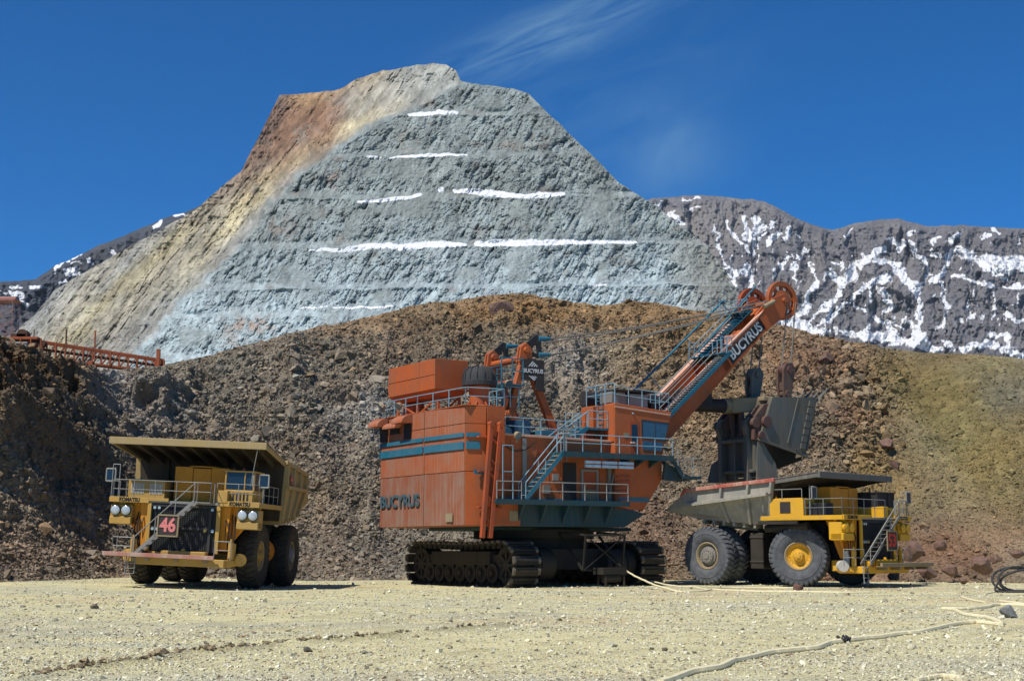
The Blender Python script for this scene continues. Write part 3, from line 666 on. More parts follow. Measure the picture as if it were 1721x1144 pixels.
    SN = [([1.8, 3, 3.4, 2.4, 1.2], [(688, 193), (700, 192), (745, 189), (766, 189), (770, 189)]), ([2.2, 2.8, 1], [(618, 263), (628, 264), (642, 265)]), ([1.2, 2.4, 3.0, 2.0, 1], [(655, 265), (690, 263), (735, 260), (758, 260), (786, 260)]),
          ([1.2, 3, 3, 2.5], [(600, 340), (650, 337), (690, 331), (706, 327)]), (3.2, [(738, 320), (742, 318)]), ([3, 5, 5, 3.5, 4, 4, 2], [(765, 320), (800, 323), (850, 328), (880, 331), (905, 328), (930, 327), (947, 326)]),
          ([1.5, 3.5, 5, 4, 5, 5, 5, 3], [(520, 420), (570, 420), (620, 414), (650, 411), (672, 416), (700, 412), (740, 410), (780, 412)]), ([4, 5.5, 5, 4.5, 3, 2], [(800, 410), (830, 408), (880, 409), (940, 407), (1010, 407), (1068, 406)]),
          ([1, 2, 1], [(560, 518), (640, 515), (660, 514)]), ([1, 1.5, 1], [(500, 518), (530, 516), (550, 516)]), (1.5, [(980, 482), (1010, 480), (1020, 480)])]
    snow = polyfield(px, py, SN, 3.0, 130) + 0.16 * fbm(px, py * 1.5, px * 0, 6, 4, 0.7, seed=133)
    rows = []; 
    for dy, f in [(25, 0.985), (80, 0.90), (170, 0.72), (320, 0.40), (480, -0.02)]:
        rows.append(np.stack([X[-1] * (1 + dy / 2500), Y[-1] + dy, Z[-1] * f + 5 * fbm(X[-1], Y[-1] + dy, X[-1] * 0, 40, 3, seed=131)], -1))
    P = np.concatenate([np.stack([X, Y, Z], -1), np.array(rows)], 0); nr = len(rows)
    T = np.concatenate([T, np.repeat(T[-1:], nr, 0)], 0); snow = np.concatenate([snow, np.zeros((nr, snow.shape[1]))], 0)
    m = rock_mat('peak_rock', 6.0, bump=0.7, bd=1.8, var=0.24, snow=True)
    o = mesh_from('quarried_mountain', P.reshape(-1, 3), grid_faces(P.shape[0], P.shape[1]), m, False, {'tint': T.reshape(-1, 3), 'snow': snow.ravel()}); tag(o, kind='structure')
make_peak()

# ---- snow-streaked range, right ------------------------------------------
def c2(pts): return [(1080 + x / 2.685, 300 + y / 2.685) for x, y in pts]
RS = [(9, [(130, 165), (165, 190)]), (3, [(62, 120), (90, 108)]), (3, [(180, 93), (250, 88)]), (3, [(225, 150), (250, 130)]),
 ([4, 5, 3], [(375, 195), (430, 270), (488, 332)]), ([5, 5, 2], [(452, 188), (498, 285), (508, 355)]), ([4, 4, 2], [(505, 185), (525, 240), (530, 318)]), (3, [(592, 195), (532, 290)]), (5, [(560, 205), (500, 245)]), (4, [(622, 240), (570, 300)]), (6, [(660, 238), (640, 268)]), (2.5, [(700, 250), (712, 275)]),
 ([3, 3, 3, 5, 6], [(330, 228), (335, 300), (368, 372), (398, 425), (415, 478)]), ([6, 5], [(400, 430), (495, 425)]), (5, [(482, 395), (440, 440)]), (3.5, [(497, 428), (482, 488)]),
 ([3, 7, 3], [(650, 345), (635, 385), (630, 415)]), (4, [(702, 358), (680, 420), (690, 455)]), (3, [(742, 328), (690, 400)]), (3, [(577, 405), (590, 435)]),
 ([3, 4, 6, 8, 10], [(772, 385), (780, 460), (745, 555), (705, 610), (650, 650)]), ([8, 10, 6], [(640, 655), (730, 668), (830, 695)]),
 ([5, 8, 9, 6], [(850, 425), (900, 480), (965, 400), (1085, 315)]), (4, [(1108, 272), (1168, 320), (1192, 275)]), ([6, 5, 4], [(905, 480), (850, 560), (740, 660)]),
 ([6, 8, 9, 9, 6, 6, 10], [(1060, 370), (1130, 382), (1180, 440), (1238, 490), (1252, 560), (1245, 680), (1275, 760)]), ([7, 6, 5, 5, 4], [(1110, 445), (1010, 480), (960, 530), (840, 620), (800, 665)]),
 ([3, 4, 4, 3, 3], [(1210, 280), (1240, 350), (1275, 380), (1288, 440), (1252, 490)]), ([7, 7, 9, 8, 6], [(1310, 470), (1400, 325), (1480, 345), (1540, 392), (1640, 442)]), ([7, 12, 14], [(1540, 362), (1640, 370), (1730, 385)]), (8, [(1600, 400), (1721, 400)]),
 (4, [(1400, 430), (1500, 460), (1590, 490)]), (3, [(1340, 480), (1378, 590), (1330, 680)]), (4, [(1030, 490), (1030, 560)]), ([7, 5, 3], [(1080, 500), (1130, 565), (1100, 612)]), (5, [(1052, 622), (1130, 700), (1160, 732)]),
 ([5, 8, 8], [(870, 680), (1000, 705), (1165, 735)]), ([9, 8], [(1200, 742), (1330, 772)]), ([6, 7, 8], [(1440, 765), (1560, 742), (1725, 795)]), (8, [(1220, 660), (1262, 765)]), (5, [(1385, 288), (1428, 245)]), (4, [(1312, 290), (1345, 262)]), (4, [(1522, 265), (1552, 252)]), (3, [(1570, 230), (1608, 238)]), (3, [(902, 262), (945, 232)]),
 (5, [(1570, 700), (1640, 705), (1660, 760)]), (4, [(1640, 622), (1725, 645)]), (2.5, [(1592, 520), (1580, 640)]), (4, [(1640, 492), (1725, 480)]), (3, [(1330, 350), (1310, 320)]), (3, [(960, 560), (1000, 600)]), (3, [(1230, 235), (1200, 240)]), (3, [(1680, 560), (1700, 520)]), (3, [(1430, 628), (1440, 640)]), (2.5, [(860, 380), (900, 360), (905, 400)]), (3, [(985, 340), (1000, 370)]), (3, [(1120, 640), (1180, 690)]), (3, [(1470, 640), (1500, 610)]), (4, [(1360, 740), (1400, 770)])]
RS = [([a * 1.0 for a in w] if isinstance(w, list) else w, c2(p)) for w, p in RS]
RS = [([a / 1.25 for a in w] if isinstance(w, list) else w / 1.25, p) for w, p in RS]
def make_range(name, crest, bot, D0, kD, xr, step, snowlines, tintc, tint2, seed, auto=0.0):
    px = np.concatenate([np.arange(xr[0] - 2400, xr[0], 12), np.arange(xr[0], xr[1], step)] if xr[0] < 0 else [np.arange(xr[0], xr[1], step), np.arange(xr[1], xr[1] + 2400, 12)])[None, :]; nv = int((bot - min(p[1] for p in crest)) / step * 1.1)
    v = np.linspace(0, 1, nv)[:, None]; top = itp(crest, px) + 3.5 * fbm(px, px * 0, px * 0, 18, 6, 0.72, seed=seed)
    py = bot + (top - bot) * v; px = px + 0 * v
    wx = 14 * fbm(px, py, px * 0, 50, 3, seed=seed + 1)
    g1 = fbm(px + wx, py * 0.45, px * 0, 40, 4, 0.55, seed=seed + 2, ridged=True); g2 = fbm(px + wx, py * 0.6, px * 0, 13, 4, 0.6, seed=seed + 3, ridged=True); g3 = fbm(px, py * 0.7, px * 0, 5, 3, 0.6, seed=seed + 4)
    fade = sstep(0, 0.04, 1 - v)
    D = D0 + (bot - py) * kD - fade * (80 * g1 + 24 * g2 + 5 * g3 + 8 * np.maximum(fbm(px + 0.5 * wx, py * 0.7, px * 0, 7, 4, 0.7, seed=seed + 30, ridged=True), 0) ** 2 * 2)
    X, Y, Z = at_depth(px, py, D)
    T = np.array(tintc) * (1 + 0.25 * fbm(px, py, px * 0, 30, 5, 0.6, seed=seed + 5)[..., None]); k = sstep(0.0, 0.5, fbm(px, py, px * 0, 60, 4, seed=seed + 6))[..., None]; T = T * (1 - k) + np.array(tint2) * k
    jx = 7 * fbm(px, py, px * 0, 9, 3, 0.6, seed=seed + 20); jy = 7 * fbm(px, py, px * 0, 9, 3, 0.6, seed=seed + 21)
    snow = polyfield(px + jx, py + jy, snowlines, 10.0, seed + 7) + 0.30 * fbm(px * 1.2 + wx, py * 0.55, px * 0, 6, 4, 0.72, seed=seed + 8)
    if auto:
        st = fbm(px * 1.0 + 1.2 * wx + 0.25 * py, py * 0.42, px * 0, 9, 5, 0.65, seed=seed + 31); zone = fbm(px, py, px * 0, 75, 3, seed=seed + 32)
        snow = np.maximum(snow, 0.62 * sstep(0.30, 0.50, st + 0.35 * zone - auto * sstep(460, 350, py)))
    rows = [np.stack([X[-1] * (1 + d / 9000), Y[-1] + d, Z[-1] * f], -1) for d, f in [(150, 0.93), (500, 0.7), (1200, 0.3), (2000, -0.02)]]
    P = np.concatenate([np.stack([X, Y, Z], -1), np.array(rows)], 0); nr = 4
    T = np.concatenate([T, np.repeat(T[-1:], nr, 0)], 0); snow = np.concatenate([snow, np.zeros((nr, snow.shape[1]))], 0)
    m = rock_mat(name + '_rock', 32.0, bump=0.8, bd=10, var=0.38, snow=True)
    o = mesh_from(name, P.reshape(-1, 3), grid_faces(P.shape[0], P.shape[1]), m, True, {'tint': T.reshape(-1, 3), 'snow': snow.ravel()}); tag(o, kind='structure')
make_range('snowy_mountains', [(900, 400), (1040, 345), (1095, 334), (1130, 331), (1170, 327), (1230, 331), (1290, 340), (1330, 361), (1365, 378), (1400, 387), (1440, 375), (1480, 369), (1510, 368), (1560, 381), (1620, 378), (1680, 383), (1721, 385), (1900, 372), (2200, 400), (2600, 390), (3200, 430), (3800, 420), (4600, 470)], 660, 3300, 2.6, (900, 2200), 1.5, RS, (0.165, 0.16, 0.165), (0.215, 0.20, 0.19), 200, auto=0.30)
def c3(pts): return [(x / 2.776, 300 + y / 2.776) for x, y in pts]
LS = [(4, c3([(258, 424), (320, 375), (392, 351)])), (4, c3([(310, 440), (360, 438)])), (3, c3([(735, 262), (768, 250)])), (2.5, c3([(715, 218), (762, 198)])), (3, c3([(605, 330), (645, 320)])), (2, c3([(820, 172), (860, 165)])), (4, c3([(50, 530), (100, 545), (90, 560)])), (3, c3([(150, 515), (200, 505)])), (3, c3([(90, 585), (130, 575)])), (3, c3([(280, 485), (305, 482)])), (2, c3([(510, 350), (530, 355)])), (2.5, c3([(410, 390), (440, 398)])), (2, c3([(10, 520), (25, 540)])), (2, c3([(215, 560), (235, 565)])), (2, c3([(790, 232), (800, 228)])), (2, c3([(340, 400), (375, 395)])), (2, c3([(60, 500), (90, 505)]))]
make_range('far_mountains', [(-3000, 470), (-2200, 430), (-1500, 450), (-900, 470), (-700, 480), (-300, 488), (-100, 480), (0, 474), (60, 470), (90, 449), (130, 429), (200, 398), (270, 370), (330, 349), (400, 322), (520, 300), (700, 330)], 640, 2500, 2.4, (-600, 640), 2.2, LS, (0.075, 0.082, 0.095), (0.095, 0.095, 0.10), 300)
# ================================================================ MATERIALS OF THE MACHINES
M = {}
M['orange'] = paint('orange_paint', (0.50, 0.108, 0.020), (0.20, 0.095, 0.055), 0.7, 0.55, 0.8, rust=0.6)
M['orange_faded'] = paint('sun_faded_orange_panel', (0.40, 0.105, 0.036), (0.28, 0.165, 0.11), 0.75, 0.6, 0.85, rust=0.15, scale=1.2)
M['orange_brown'] = paint('browned_dusty_panel', (0.30, 0.098, 0.048), (0.25, 0.165, 0.12), 0.9, 0.65, 1.0, rust=0.2, scale=1.3)
M['orange_dark'] = paint('grimy_orange', (0.42, 0.075, 0.018), (0.10, 0.06, 0.04), 0.7, 0.6, 0.5, rust=0.4)
M['pink'] = paint('pale_pink_top', (0.62, 0.33, 0.22), (0.55, 0.42, 0.33), 0.6, 0.6, 0.4, rust=0.2)  # paler and pinker than the orange sides
M['blue'] = paint('blue_steel', (0.018, 0.15, 0.22), (0.12, 0.15, 0.17), 0.4, 0.5, 0.3, rust=0.25)
M['blue_lt'] = paint('pale_blue_rail', (0.17, 0.33, 0.42), (0.4, 0.42, 0.42), 0.5, 0.5, 0.3, rust=0.2)
M['teal'] = paint('dark_teal_steel', (0.012, 0.055, 0.07), (0.07, 0.07, 0.06), 0.6, 0.5, 0.5, rust=0.3)
M['rail'] = paint('grey_handrail', (0.27, 0.27, 0.25), (0.3, 0.28, 0.24), 0.4, 0.45, 0.2, rust=0.2)
M['black'] = paint('black_steel', (0.018, 0.018, 0.02), (0.07, 0.06, 0.05), 0.5, 0.6, 0.3, rust=0.1)
M['rubberblack'] = paint('matt_black_vent', (0.035, 0.036, 0.038), (0.10, 0.095, 0.085), 0.5, 0.7, 0.2, rust=0.0)
M['crawler'] = paint('worn_shaded_track_steel', (0.028, 0.025, 0.021), (0.075, 0.06, 0.04), 0.8, 0.6, 0.3, metal=0.2, rust=0.3)  # base also lowered to carry the shade beneath the shovel house
M['shoe'] = paint('polished_track_shoe', (0.14, 0.125, 0.10), (0.16, 0.125, 0.08), 0.6, 0.5, 0.3, metal=0.3, rust=0.3)
M['bucket'] = paint('scoured_bucket_steel', (0.15, 0.145, 0.12), (0.19, 0.155, 0.10), 0.7, 0.45, 0.7, metal=0.25, rust=0.5)
M['bucket_red'] = paint('worn_red_casting', (0.12, 0.058, 0.045), (0.12, 0.095, 0.07), 0.9, 0.6, 0.5, rust=0.5)
M['tan_steel'] = paint('dusty_tan_steel', (0.33, 0.26, 0.15), (0.20, 0.14, 0.09), 0.7, 0.7, 0.5, rust=0.4)
M['yellow'] = paint('yellow_paint', (0.72, 0.38, 0.015), (0.35, 0.25, 0.12), 0.3, 0.5, 0.2, rust=0.2)
M['ochre'] = paint('dusty_ochre_paint', (0.50, 0.29, 0.06), (0.33, 0.24, 0.12), 0.7, 0.7, 0.4, rust=0.25)
M['amber'] = paint('deep_amber_paint', (0.68, 0.26, 0.010), (0.30, 0.18, 0.07), 0.35, 0.55, 0.3, rust=0.25)
M['tub'] = paint('scratched_grey_truck_body', (0.28, 0.265, 0.23), (0.40, 0.36, 0.27), 0.8, 0.7, 0.6, rust=0.5)
M['tubtan'] = paint('dusty_tan_truck_body', (0.40, 0.28, 0.11), (0.30, 0.25, 0.17), 0.6, 0.75, 0.5, rust=0.3)
M['canopy_grey'] = paint('worn_canopy_edge', (0.13, 0.125, 0.115), (0.2, 0.17, 0.13), 0.7, 0.6, 0.5, rust=0.3)
M['tub_shade'] = paint('shaded_truck_body', (0.045, 0.033, 0.022), (0.08, 0.06, 0.04), 0.5, 0.8, 0.4, rust=0.3)  # canopy shade put into the base colour of underside, ribs and head board
M['red'] = paint('faded_red_stripe', (0.42, 0.10, 0.07), (0.50, 0.38, 0.28), 0.9, 0.6, 0.7, rust=0.2)
M['redbeam'] = paint('faded_red_white_beam', (0.42, 0.17, 0.13), (0.45, 0.40, 0.32), 0.9, 0.7, 0.6, rust=0.25)
M['number'] = plain('pinkish_red_numerals', (0.80, 0.24, 0.22), 0.6)
M['number2'] = plain('bright_red_numerals', (0.62, 0.035, 0.02), 0.6)
M['plate'] = plain('dark_number_plate', (0.04, 0.03, 0.025), 0.7)
M['white'] = paint('dirty_white', (0.62, 0.60, 0.54), (0.35, 0.30, 0.22), 0.5, 0.6, 0.3, rust=0.15)
M['glass'] = plain('blue_tinted_glass', (0.012, 0.028, 0.055), 0.25, 0.0)
M['glass2'] = plain('pale_reflecting_glass', (0.06, 0.12, 0.18), 0.10, 0.0)
M['lens'] = plain('lamp_lens', (0.55, 0.60, 0.62), 0.15, 0.2)
M['amberlens'] = plain('amber_lamp_lens', (0.6, 0.4, 0.05), 0.3)
M['beacon'] = plain('red_beacon', (0.7, 0.03, 0.05), 0.3)
M['rope'] = plain('steel_rope', (0.27, 0.25, 0.21), 0.6, 0.3)
M['letter'] = plain('black_lettering', (0.012, 0.012, 0.012), 0.6)
M['letter_w'] = plain('white_lettering', (0.72, 0.72, 0.70), 0.6)
M['letter_b'] = plain('blue_grey_lettering', (0.06, 0.125, 0.15), 0.6)
M['metalgrey'] = paint('grey_machine_metal', (0.28, 0.27, 0.25), (0.25, 0.2, 0.13), 0.5, 0.5, 0.3, metal=0.3, rust=0.3)
def tyre_material(name, col, dust):
    m, nt, b = newmat(name); c = N(nt, 'ShaderNodeTexCoord').outputs['Object']
    n = noise_n(nt, c, 2.2, 5, 0.6); n2 = noise_n(nt, c, 14, 4, 0.6)
    nt.links.new(mix_n(nt, ramp_n(nt, mix_n(nt, 0.4, n, n2), 0.38, 0.68), col, dust), b.inputs['Base Color']); b.inputs['Roughness'].default_value = 0.85
    b.inputs['Specular IOR Level'].default_value = 0.25; bump_n(nt, b, n2, 0.3, 0.01); return m
M['tyre'] = tyre_material('dusty_tyre_rubber', (0.07, 0.075, 0.082), (0.14, 0.145, 0.15))
M['tyredark'] = tyre_material('brown_dusted_tyre', (0.035, 0.032, 0.028), (0.085, 0.07, 0.045))

# ================================================================ HAUL TRUCKS
def tyre_mesh(R, W, nlug=34):
    m = MB(); h = W / 2; k = R / 1.87
    m.lathe([(0.80 * k, -h * .62), (0.98 * k, -h * .90), (1.28 * k, -h * 1.02), (1.55 * k, -h * .98), (R - .16 * k, -h * .86), (R - .10 * k, -h * .60), (R - .09 * k, 0),
             (R - .10 * k, h * .60), (R - .16 * k, h * .86), (1.55 * k, h * .98), (1.28 * k, h * 1.02), (0.98 * k, h * .90), (0.80 * k, h * .62)], n=56, cap=False)
    for sgn in (-1, 1):
        for i in range(nlug):
            a = 2 * pi * (i + (0.5 if sgn > 0 else 0)) / nlug; w = 2 * pi / nlug * 0.60; sl = 0.10
            pts = []
            for (yy, r0, r1) in ((0.05 * h, R - .13 * k, R), (0.70 * h, R - .14 * k, R - .015 * k), (0.97 * h, R - .34 * k, R - .13 * k)):
                off = sl * (yy / h)
                for da in (-w / 2, w / 2):
                    for r in (r0, r1): pts.append((r * cos(a + da + off), sgn * yy, r * sin(a + da + off)))
            m.add(pts, [(0, 1, 3, 2), (8, 10, 11, 9), (1, 5, 7, 3), (5, 9, 11, 7), (0, 4, 5, 1), (4, 8, 9, 5), (2, 3, 7, 6), (6, 7, 11, 10), (0, 2, 6, 4), (4, 6, 10, 8)])
    # raised rings on the sidewall
    for sgn in (-1, 1): m.lathe([(1.36 * k, sgn * h * 1.01), (1.38 * k, sgn * h * 1.045), (1.42 * k, sgn * h * 1.045), (1.44 * k, sgn * h * 1.0)], n=56, cap=False)
    return m
def wheel(root, R, W, x, y, side, kind, mt, steer=0.0, rimmats=None):
    """side = -1 when the outer face looks to -y"""
    k = R / 1.87; s = side; h = W / 2
    m = MB(); m.mat(0)
    m.lathe([(0.80 * k, -h * .6), (0.83 * k, -h * .75), (0.74 * k, -h * .72), (0.70 * k, -h * .5), (0.70 * k, h * .5), (0.74 * k, h * .72), (0.83 * k, h * .75), (0.80 * k, h * .6)], n=40, cap=False)
    f = lambda r, t: (r * k, s * h * t)
    m.lathe([f(.86, .66), f(.88, .80), f(.82, .84), f(.78, .78)], n=40, cap=False)
    if kind == 'front':
        m.mat(1); m.lathe([f(.78, .80), f(.70, .55), f(.56, .40), f(.50, .44), f(.40, .50), f(.36, .48), f(.30, .80), f(.27, .95), f(.16, .98), f(.14, 1.08), f(.001, 1.10)], n=36, cap=False)
        for i in range(16):
            a = 2 * pi * i / 16; c = (0.60 * k * cos(a), s * h * .43, 0.60 * k * sin(a)); m.tube(c, (c[0], s * h * .52, c[2]), 0.035, n=6)
        for i in range(6):
            a = 2 * pi * i / 6 + .2; c = (0.22 * k * cos(a), s * h * .95, 0.22 * k * sin(a)); m.tube(c, (c[0], s * h * 1.02, c[2]), 0.025, n=6)
    else:
        m.mat(1); m.lathe([f(.78, .72), f(.66, .30), f(.62, .30), f(.60, .62), f(.50, .66), f(.46, .90), f(.22, .94), f(.20, 1.02), f(.001, 1.02)], n=36, cap=False)
        for i in range(12):
            a = 2 * pi * i / 12; c = (0.36 * k * cos(a), s * h * .90, 0.36 * k * sin(a)); m.tube(c, (c[0], s * h * .99, c[2]), 0.04, n=6)
        for i in range(20):
            a = 2 * pi * i / 20; c = (0.56 * k * cos(a), s * h * .62, 0.56 * k * sin(a)); m.tube(c, (c[0], s * h * .70, c[2]), 0.022, n=5)
    o = m.build('wheel', rimmats, root, smooth=True)
    o.location = (x, y, R); o.rotation_euler = (0, 0, steer)
    t = tyre_mesh(R, W).build('tyre', mt, o, smooth=True); t.rotation_euler = (0, random.uniform(0, 6), 0)
    return o

def make_truck(p):
    root = empty('dump_truck', p['loc'], p['yaw'], p.get('tilt', (0, 0)))
    tag(root, p['label'], 'dump truck', 'haul trucks parked by the shovel')
    R = p['R']; dz = p['dz']; hw = p['hw']; bz = p['bz']; body = p['body']; yel = M[p['paint']]; yel2 = M[p['paint2']]
    # chassis -----------------------------------------------------------
    c = MB()
    for y in (-0.95, 0.95):
        c.box(-1.6, 9.4, y - .22, y + .22, 1.35, 2.25)
    for x in (-1.2, 1.6, 3.6, 6.3, 8.8): c.box(x - .25, x + .25, -.95, .95, 1.4, 2.1)
    c.tube((0, -2.3, R), (0, 2.3, R), .62, n=16); c.tube((6.35, -2.5, R), (6.35, 2.5, R), .42, n=14)
    c.tube((-.9, 0, R), (1.0, 0, R), .95, n=16)
    for s in (-1, 1):
        c.tube((6.35, s * 2.15, 1.3), (6.5, s * 1.75, dz - .25), .30, n=14); c.tube((6.35, s * 2.15, 1.3), (6.42, s * 1.95, 2.7), .38, n=14)
        c.tube((-1.5, s * 0.95, 1.6), (-1.2, s * .95, 3.3), .22, n=10); c.tube((2.0, s * 1.35, 1.6), (2.7, s * 1.35, dz - .1), .26, n=12)
        c.box(5.3, 7.3, s * 1.2, s * 1.7, 2.2, dz - .3)
    c.box(7.2, 9.6, -1.5, 1.5, 1.2, 2.6); c.box(4.0, 9.3, -1.1, 1.1, 2.2, dz - .3)
    c.build('chassis', M['black'], root, bevel=.03)
    t = MB()
    t.box(2.75, 3.7, -3.0, -1.5, 1.05, 3.25); t.box(2.7, 3.75, -3.05, -2.95, 2.9, 3.05); t.box(2.7, 3.75, -3.05, -2.95, 1.4, 1.55); t.tube((3.1, -2.4, 3.2), (3.1, -2.4, 3.45), .18)
    t.build('fuel_tank', M['crawler'] if p['num'] == '53' else yel2, root, bevel=.06)
    t = MB(); t.tube((2.2, 2.6, 2.1), (4.0, 2.6, 2.1), .75, n=20); t.build('hydraulic_tank', yel2, root, smooth=True)
    # wheels --------------------------------------------------------------
    W = p['W']; mt = M[p['tyre']]; st = p.get('steer', 0)
    fr = [M['tan_steel'], yel]; rr = [M['tan_steel'], M['metalgrey']]
    for s in (-1, 1):
        wheel(root, R, W, 6.35, s * p['fy'], s, 'front', mt, st, fr)
        wheel(root, R, W, 0, s * p['ry'], s, 'rear', mt, 0, rr)
        wheel(root, R, W, 0, s * (p['ry'] - W - .12), s, 'rear', mt, 0, rr)
    # body ------------------------------------------------------------------
    tb = M[body['mat']]; bw = body['hw']; fw = body['fw']; T = .14
    side = body['side']; canopy = body['canopy']    # side: upper outline (x,z) closed; lower: floor line
    b = MB(); b.mat(0)
    (xa, za), (xb, zb), (xc, zc), (xd, zd) = side['tip'], side['tail'], side['front'], side['bot']; (xe, ze) = side['tailbot']; zl = side['ledge']
    xlt = xa + (xb - xa) * 0.3
    for s in (-1, 1):
        yo = s * bw; yi = s * (bw - T); yf = s * fw; yfi = s * (fw - T)
        # upper side wall between the ledge and the rim
        b.hull2([(xa, yo, za), (xb, yo, zb), (xc, yo, zc), (xc - .55, yo, zl[1]), (xb + .2, yo, zl[0])], [(xa, yi, za), (xb, yi, zb), (xc, yi, zc), (xc - .55, yi, zl[1]), (xb + .2, yi, zl[0])])
        # lower wall slanting in to the floor
        b.hull2([(xa, yo, za), (xb + .2, yo, zl[0]), (xc - .55, yo, zl[1]), (xd, yf, zd), (xe, yf, ze)], [(xa + .1, yi, za + .05), (xb + .2, yi, zl[0]), (xc - .6, yi, zl[1]), (xd, yfi, zd + .1), (xe, yfi, ze + .1)])
    # floor, tail plate, head wall
    b.hull2([(xa, -bw, za), (xe, -fw, ze), (xe, fw, ze), (xa, bw, za)], [(xa, -bw, za + .14), (xe, -fw, ze + .14), (xe, fw, ze + .14), (xa, bw, za + .14)])
    b.hull2([(xe, -fw, ze), (xd, -fw, zd), (xd, fw, zd), (xe, fw, ze)], [(xe, -fw, ze + .18), (xd, -fw, zd + .18), (xd, fw, zd + .18), (xe, fw, ze + .18)])
    b.build('dump_body', tb, root, bevel=.02)
    bo = [o for o in root.children if o.name.startswith('dump_body')][0]
    b = MB(); b.hull2([(xd, -fw + .01, zd), (xd, fw - .01, zd), (xc, bw - .01, zc), (xc, -bw + .01, zc)], [(xd - .15, -fw + .01, zd), (xd - .15, fw - .01, zd), (xc - .15, bw - .01, zc), (xc - .15, -bw + .01, zc)])
    for y in (-2.6, -1.3, 0, 1.3, 2.6): b.beam((xd + .1, y, zd + .1), (xc + .08, y, zc - .1), .2, .2, (0, 1, 0))
    b.build('head_board', M['tub_shade'], bo, bevel=.015)
    r = MB()
    for s in (-1, 1):     # ledges, uprights, under-floor cross beams
        yo = s * (bw + .10)
        r.beam((xb + .2, yo, zl[0]), (xc - .55, yo, zl[1]), .30, .22)
        for f in body['ribs']:
            x0 = xb + (xc - xb) * f; zt = zb + (zc - zb) * f; zm = zl[0] + (zl[1] - zl[0]) * f
            r.beam((x0, s * (bw + .07), zt - .1), (x0 - .12, s * (bw + .07), zm), .34, .16, (1, 0, 0))
            xm = xe + (xd - xe) * f; zf = ze + (zd - ze) * f
            r.beam((x0 - .12, s * (bw + .02), zm), (xm, s * (fw + .04), zf), .30, .18, (1, 0, 0))
    for k in range(7):
        f = (k + .3) / 7; x0 = xe + (xd - xe) * f; z0 = ze + (zd - ze) * f - .12; r.box(x0 - .1, x0 + .1, -fw, fw, z0 - .14, z0 + .13)
    for y in (-1.1, 1.1): r.beam((xe, y, ze - .25), (xd, y, zd - .25), .35, .45)
    for x, z, y in ((xe - .2, ze - .35, -1.6), (xe + .7, ze - .55, -1.3), (xe + 1.9, ze - .6, -1.0)): r.tube((x, y, z + .5), (x + .05, y, z - .1), .05)
    r.build('body_rib', tb, bo, bevel=.015)
    for s in (-1, 1):
        q = MB(); q.beam((xb - .12, s * (bw - .02), zb + .02), (xc, s * (bw - .02), zc + .02), .42, .24); q.hull2([(xb - .12, s * (bw - .2), zb - .1), (xb - .12, s * (bw + .2), zb - .1), (xb - .5, s * (bw + .05), zb - .42), (xb - .5, s * (bw - .1), zb - .42)],
            [(xb - .12, s * (bw - .2), zb + .12), (xb - .12, s * (bw + .2), zb + .12), (xb - .5, s * (bw + .05), zb - .32), (xb - .5, s * (bw - .1), zb - .32)])
        q.build('top_rail', M[body['railmat']], bo, bevel=.03)
    # canopy ---------------------------------------------------------------
    (x1, z1), (x2, z2) = canopy['front'], canopy['back']; cw = canopy['hw']; k = MB()
    k.hull2([(x2 - .1, -bw, z2), (x1, -cw, z1), (x1, cw, z1), (x2 - .1, bw, z2)], [(x2 - .1, -bw, z2 + .1), (x1, -cw, z1 + .1), (x1, cw, z1 + .1), (x2 - .1, bw, z2 + .1)])
    k.build('canopy', M[canopy['mat']], bo, bevel=.015); k = MB()
    k.box(x1 - .02, x1 + .12, -cw, cw, z1 - .26, z1 + .13)
    for s in (-1, 1): k.hull2([(x1, s * cw, z1 - .22), (x1, s * cw, z1 + .12), (x2 - .1, s * bw, z2 + .12), (x2 - .1, s * bw, z2 - .2)], [(x1, s * (cw - .1), z1 - .22), (x1, s * (cw - .1), z1 + .12), (x2 - .1, s * (bw - .1), z2 + .12), (x2 - .1, s * (bw - .1), z2 - .2)])
    k.build('canopy_edge', M[canopy['edge']], bo, bevel=.02)
    k = MB()
    for i in range(9):
        y = -cw * .88 + cw * 1.76 * i / 8; k.hull2([(x1 - .1, y - .06, z1 - .20), (x1 - .1, y + .06, z1 - .20), (x1 - .1, y + .06, z1 - .01), (x1 - .1, y - .06, z1 - .01)], [(x2 + .2, y * .95 - .06, z2 - .42), (x2 + .2, y * .95 + .06, z2 - .42), (x2 + .2, y * .95 + .06, z2 - .01), (x2 + .2, y * .95 - .06, z2 - .01)])
    k.build('canopy_rib', M['tub_shade'], bo)
    # deck -------------------------------------------------------------------
    xf = p['xf']; d = MB()
    d.box(4.2, xf, -hw, -1.9, dz - .14, dz); d.box(6.6, xf, -1.9, 1.9, dz - .14, dz - .004); d.box(5.0, xf, 1.9, hw, dz - .14, dz)
    d.build('deck', M['metalgrey'], root, bevel=.01)
    for s in (-1, 1):
        d = MB(); d.box(xf - .03, xf + .07, s * 2.0, s * hw, dz - .17, dz + .13); d.box(4.3, xf + .0, s * hw, s * (hw + .06), dz - .17, dz + .10)
        if s < 0: d.box(xf - .03, xf + .07, -2.0, -.9, dz - .05, dz + .13)
        d.build('deck_edge', yel, root, bevel=.012)
    for s in (-1, 1): lettering('KOMATSU', .30, M['letter'], root, (xf + .085, s * (hw + 2.0) / 2, dz - .02), axes((0, 1, 0), (0, 0, 1)), .005, .012, width=1.15)
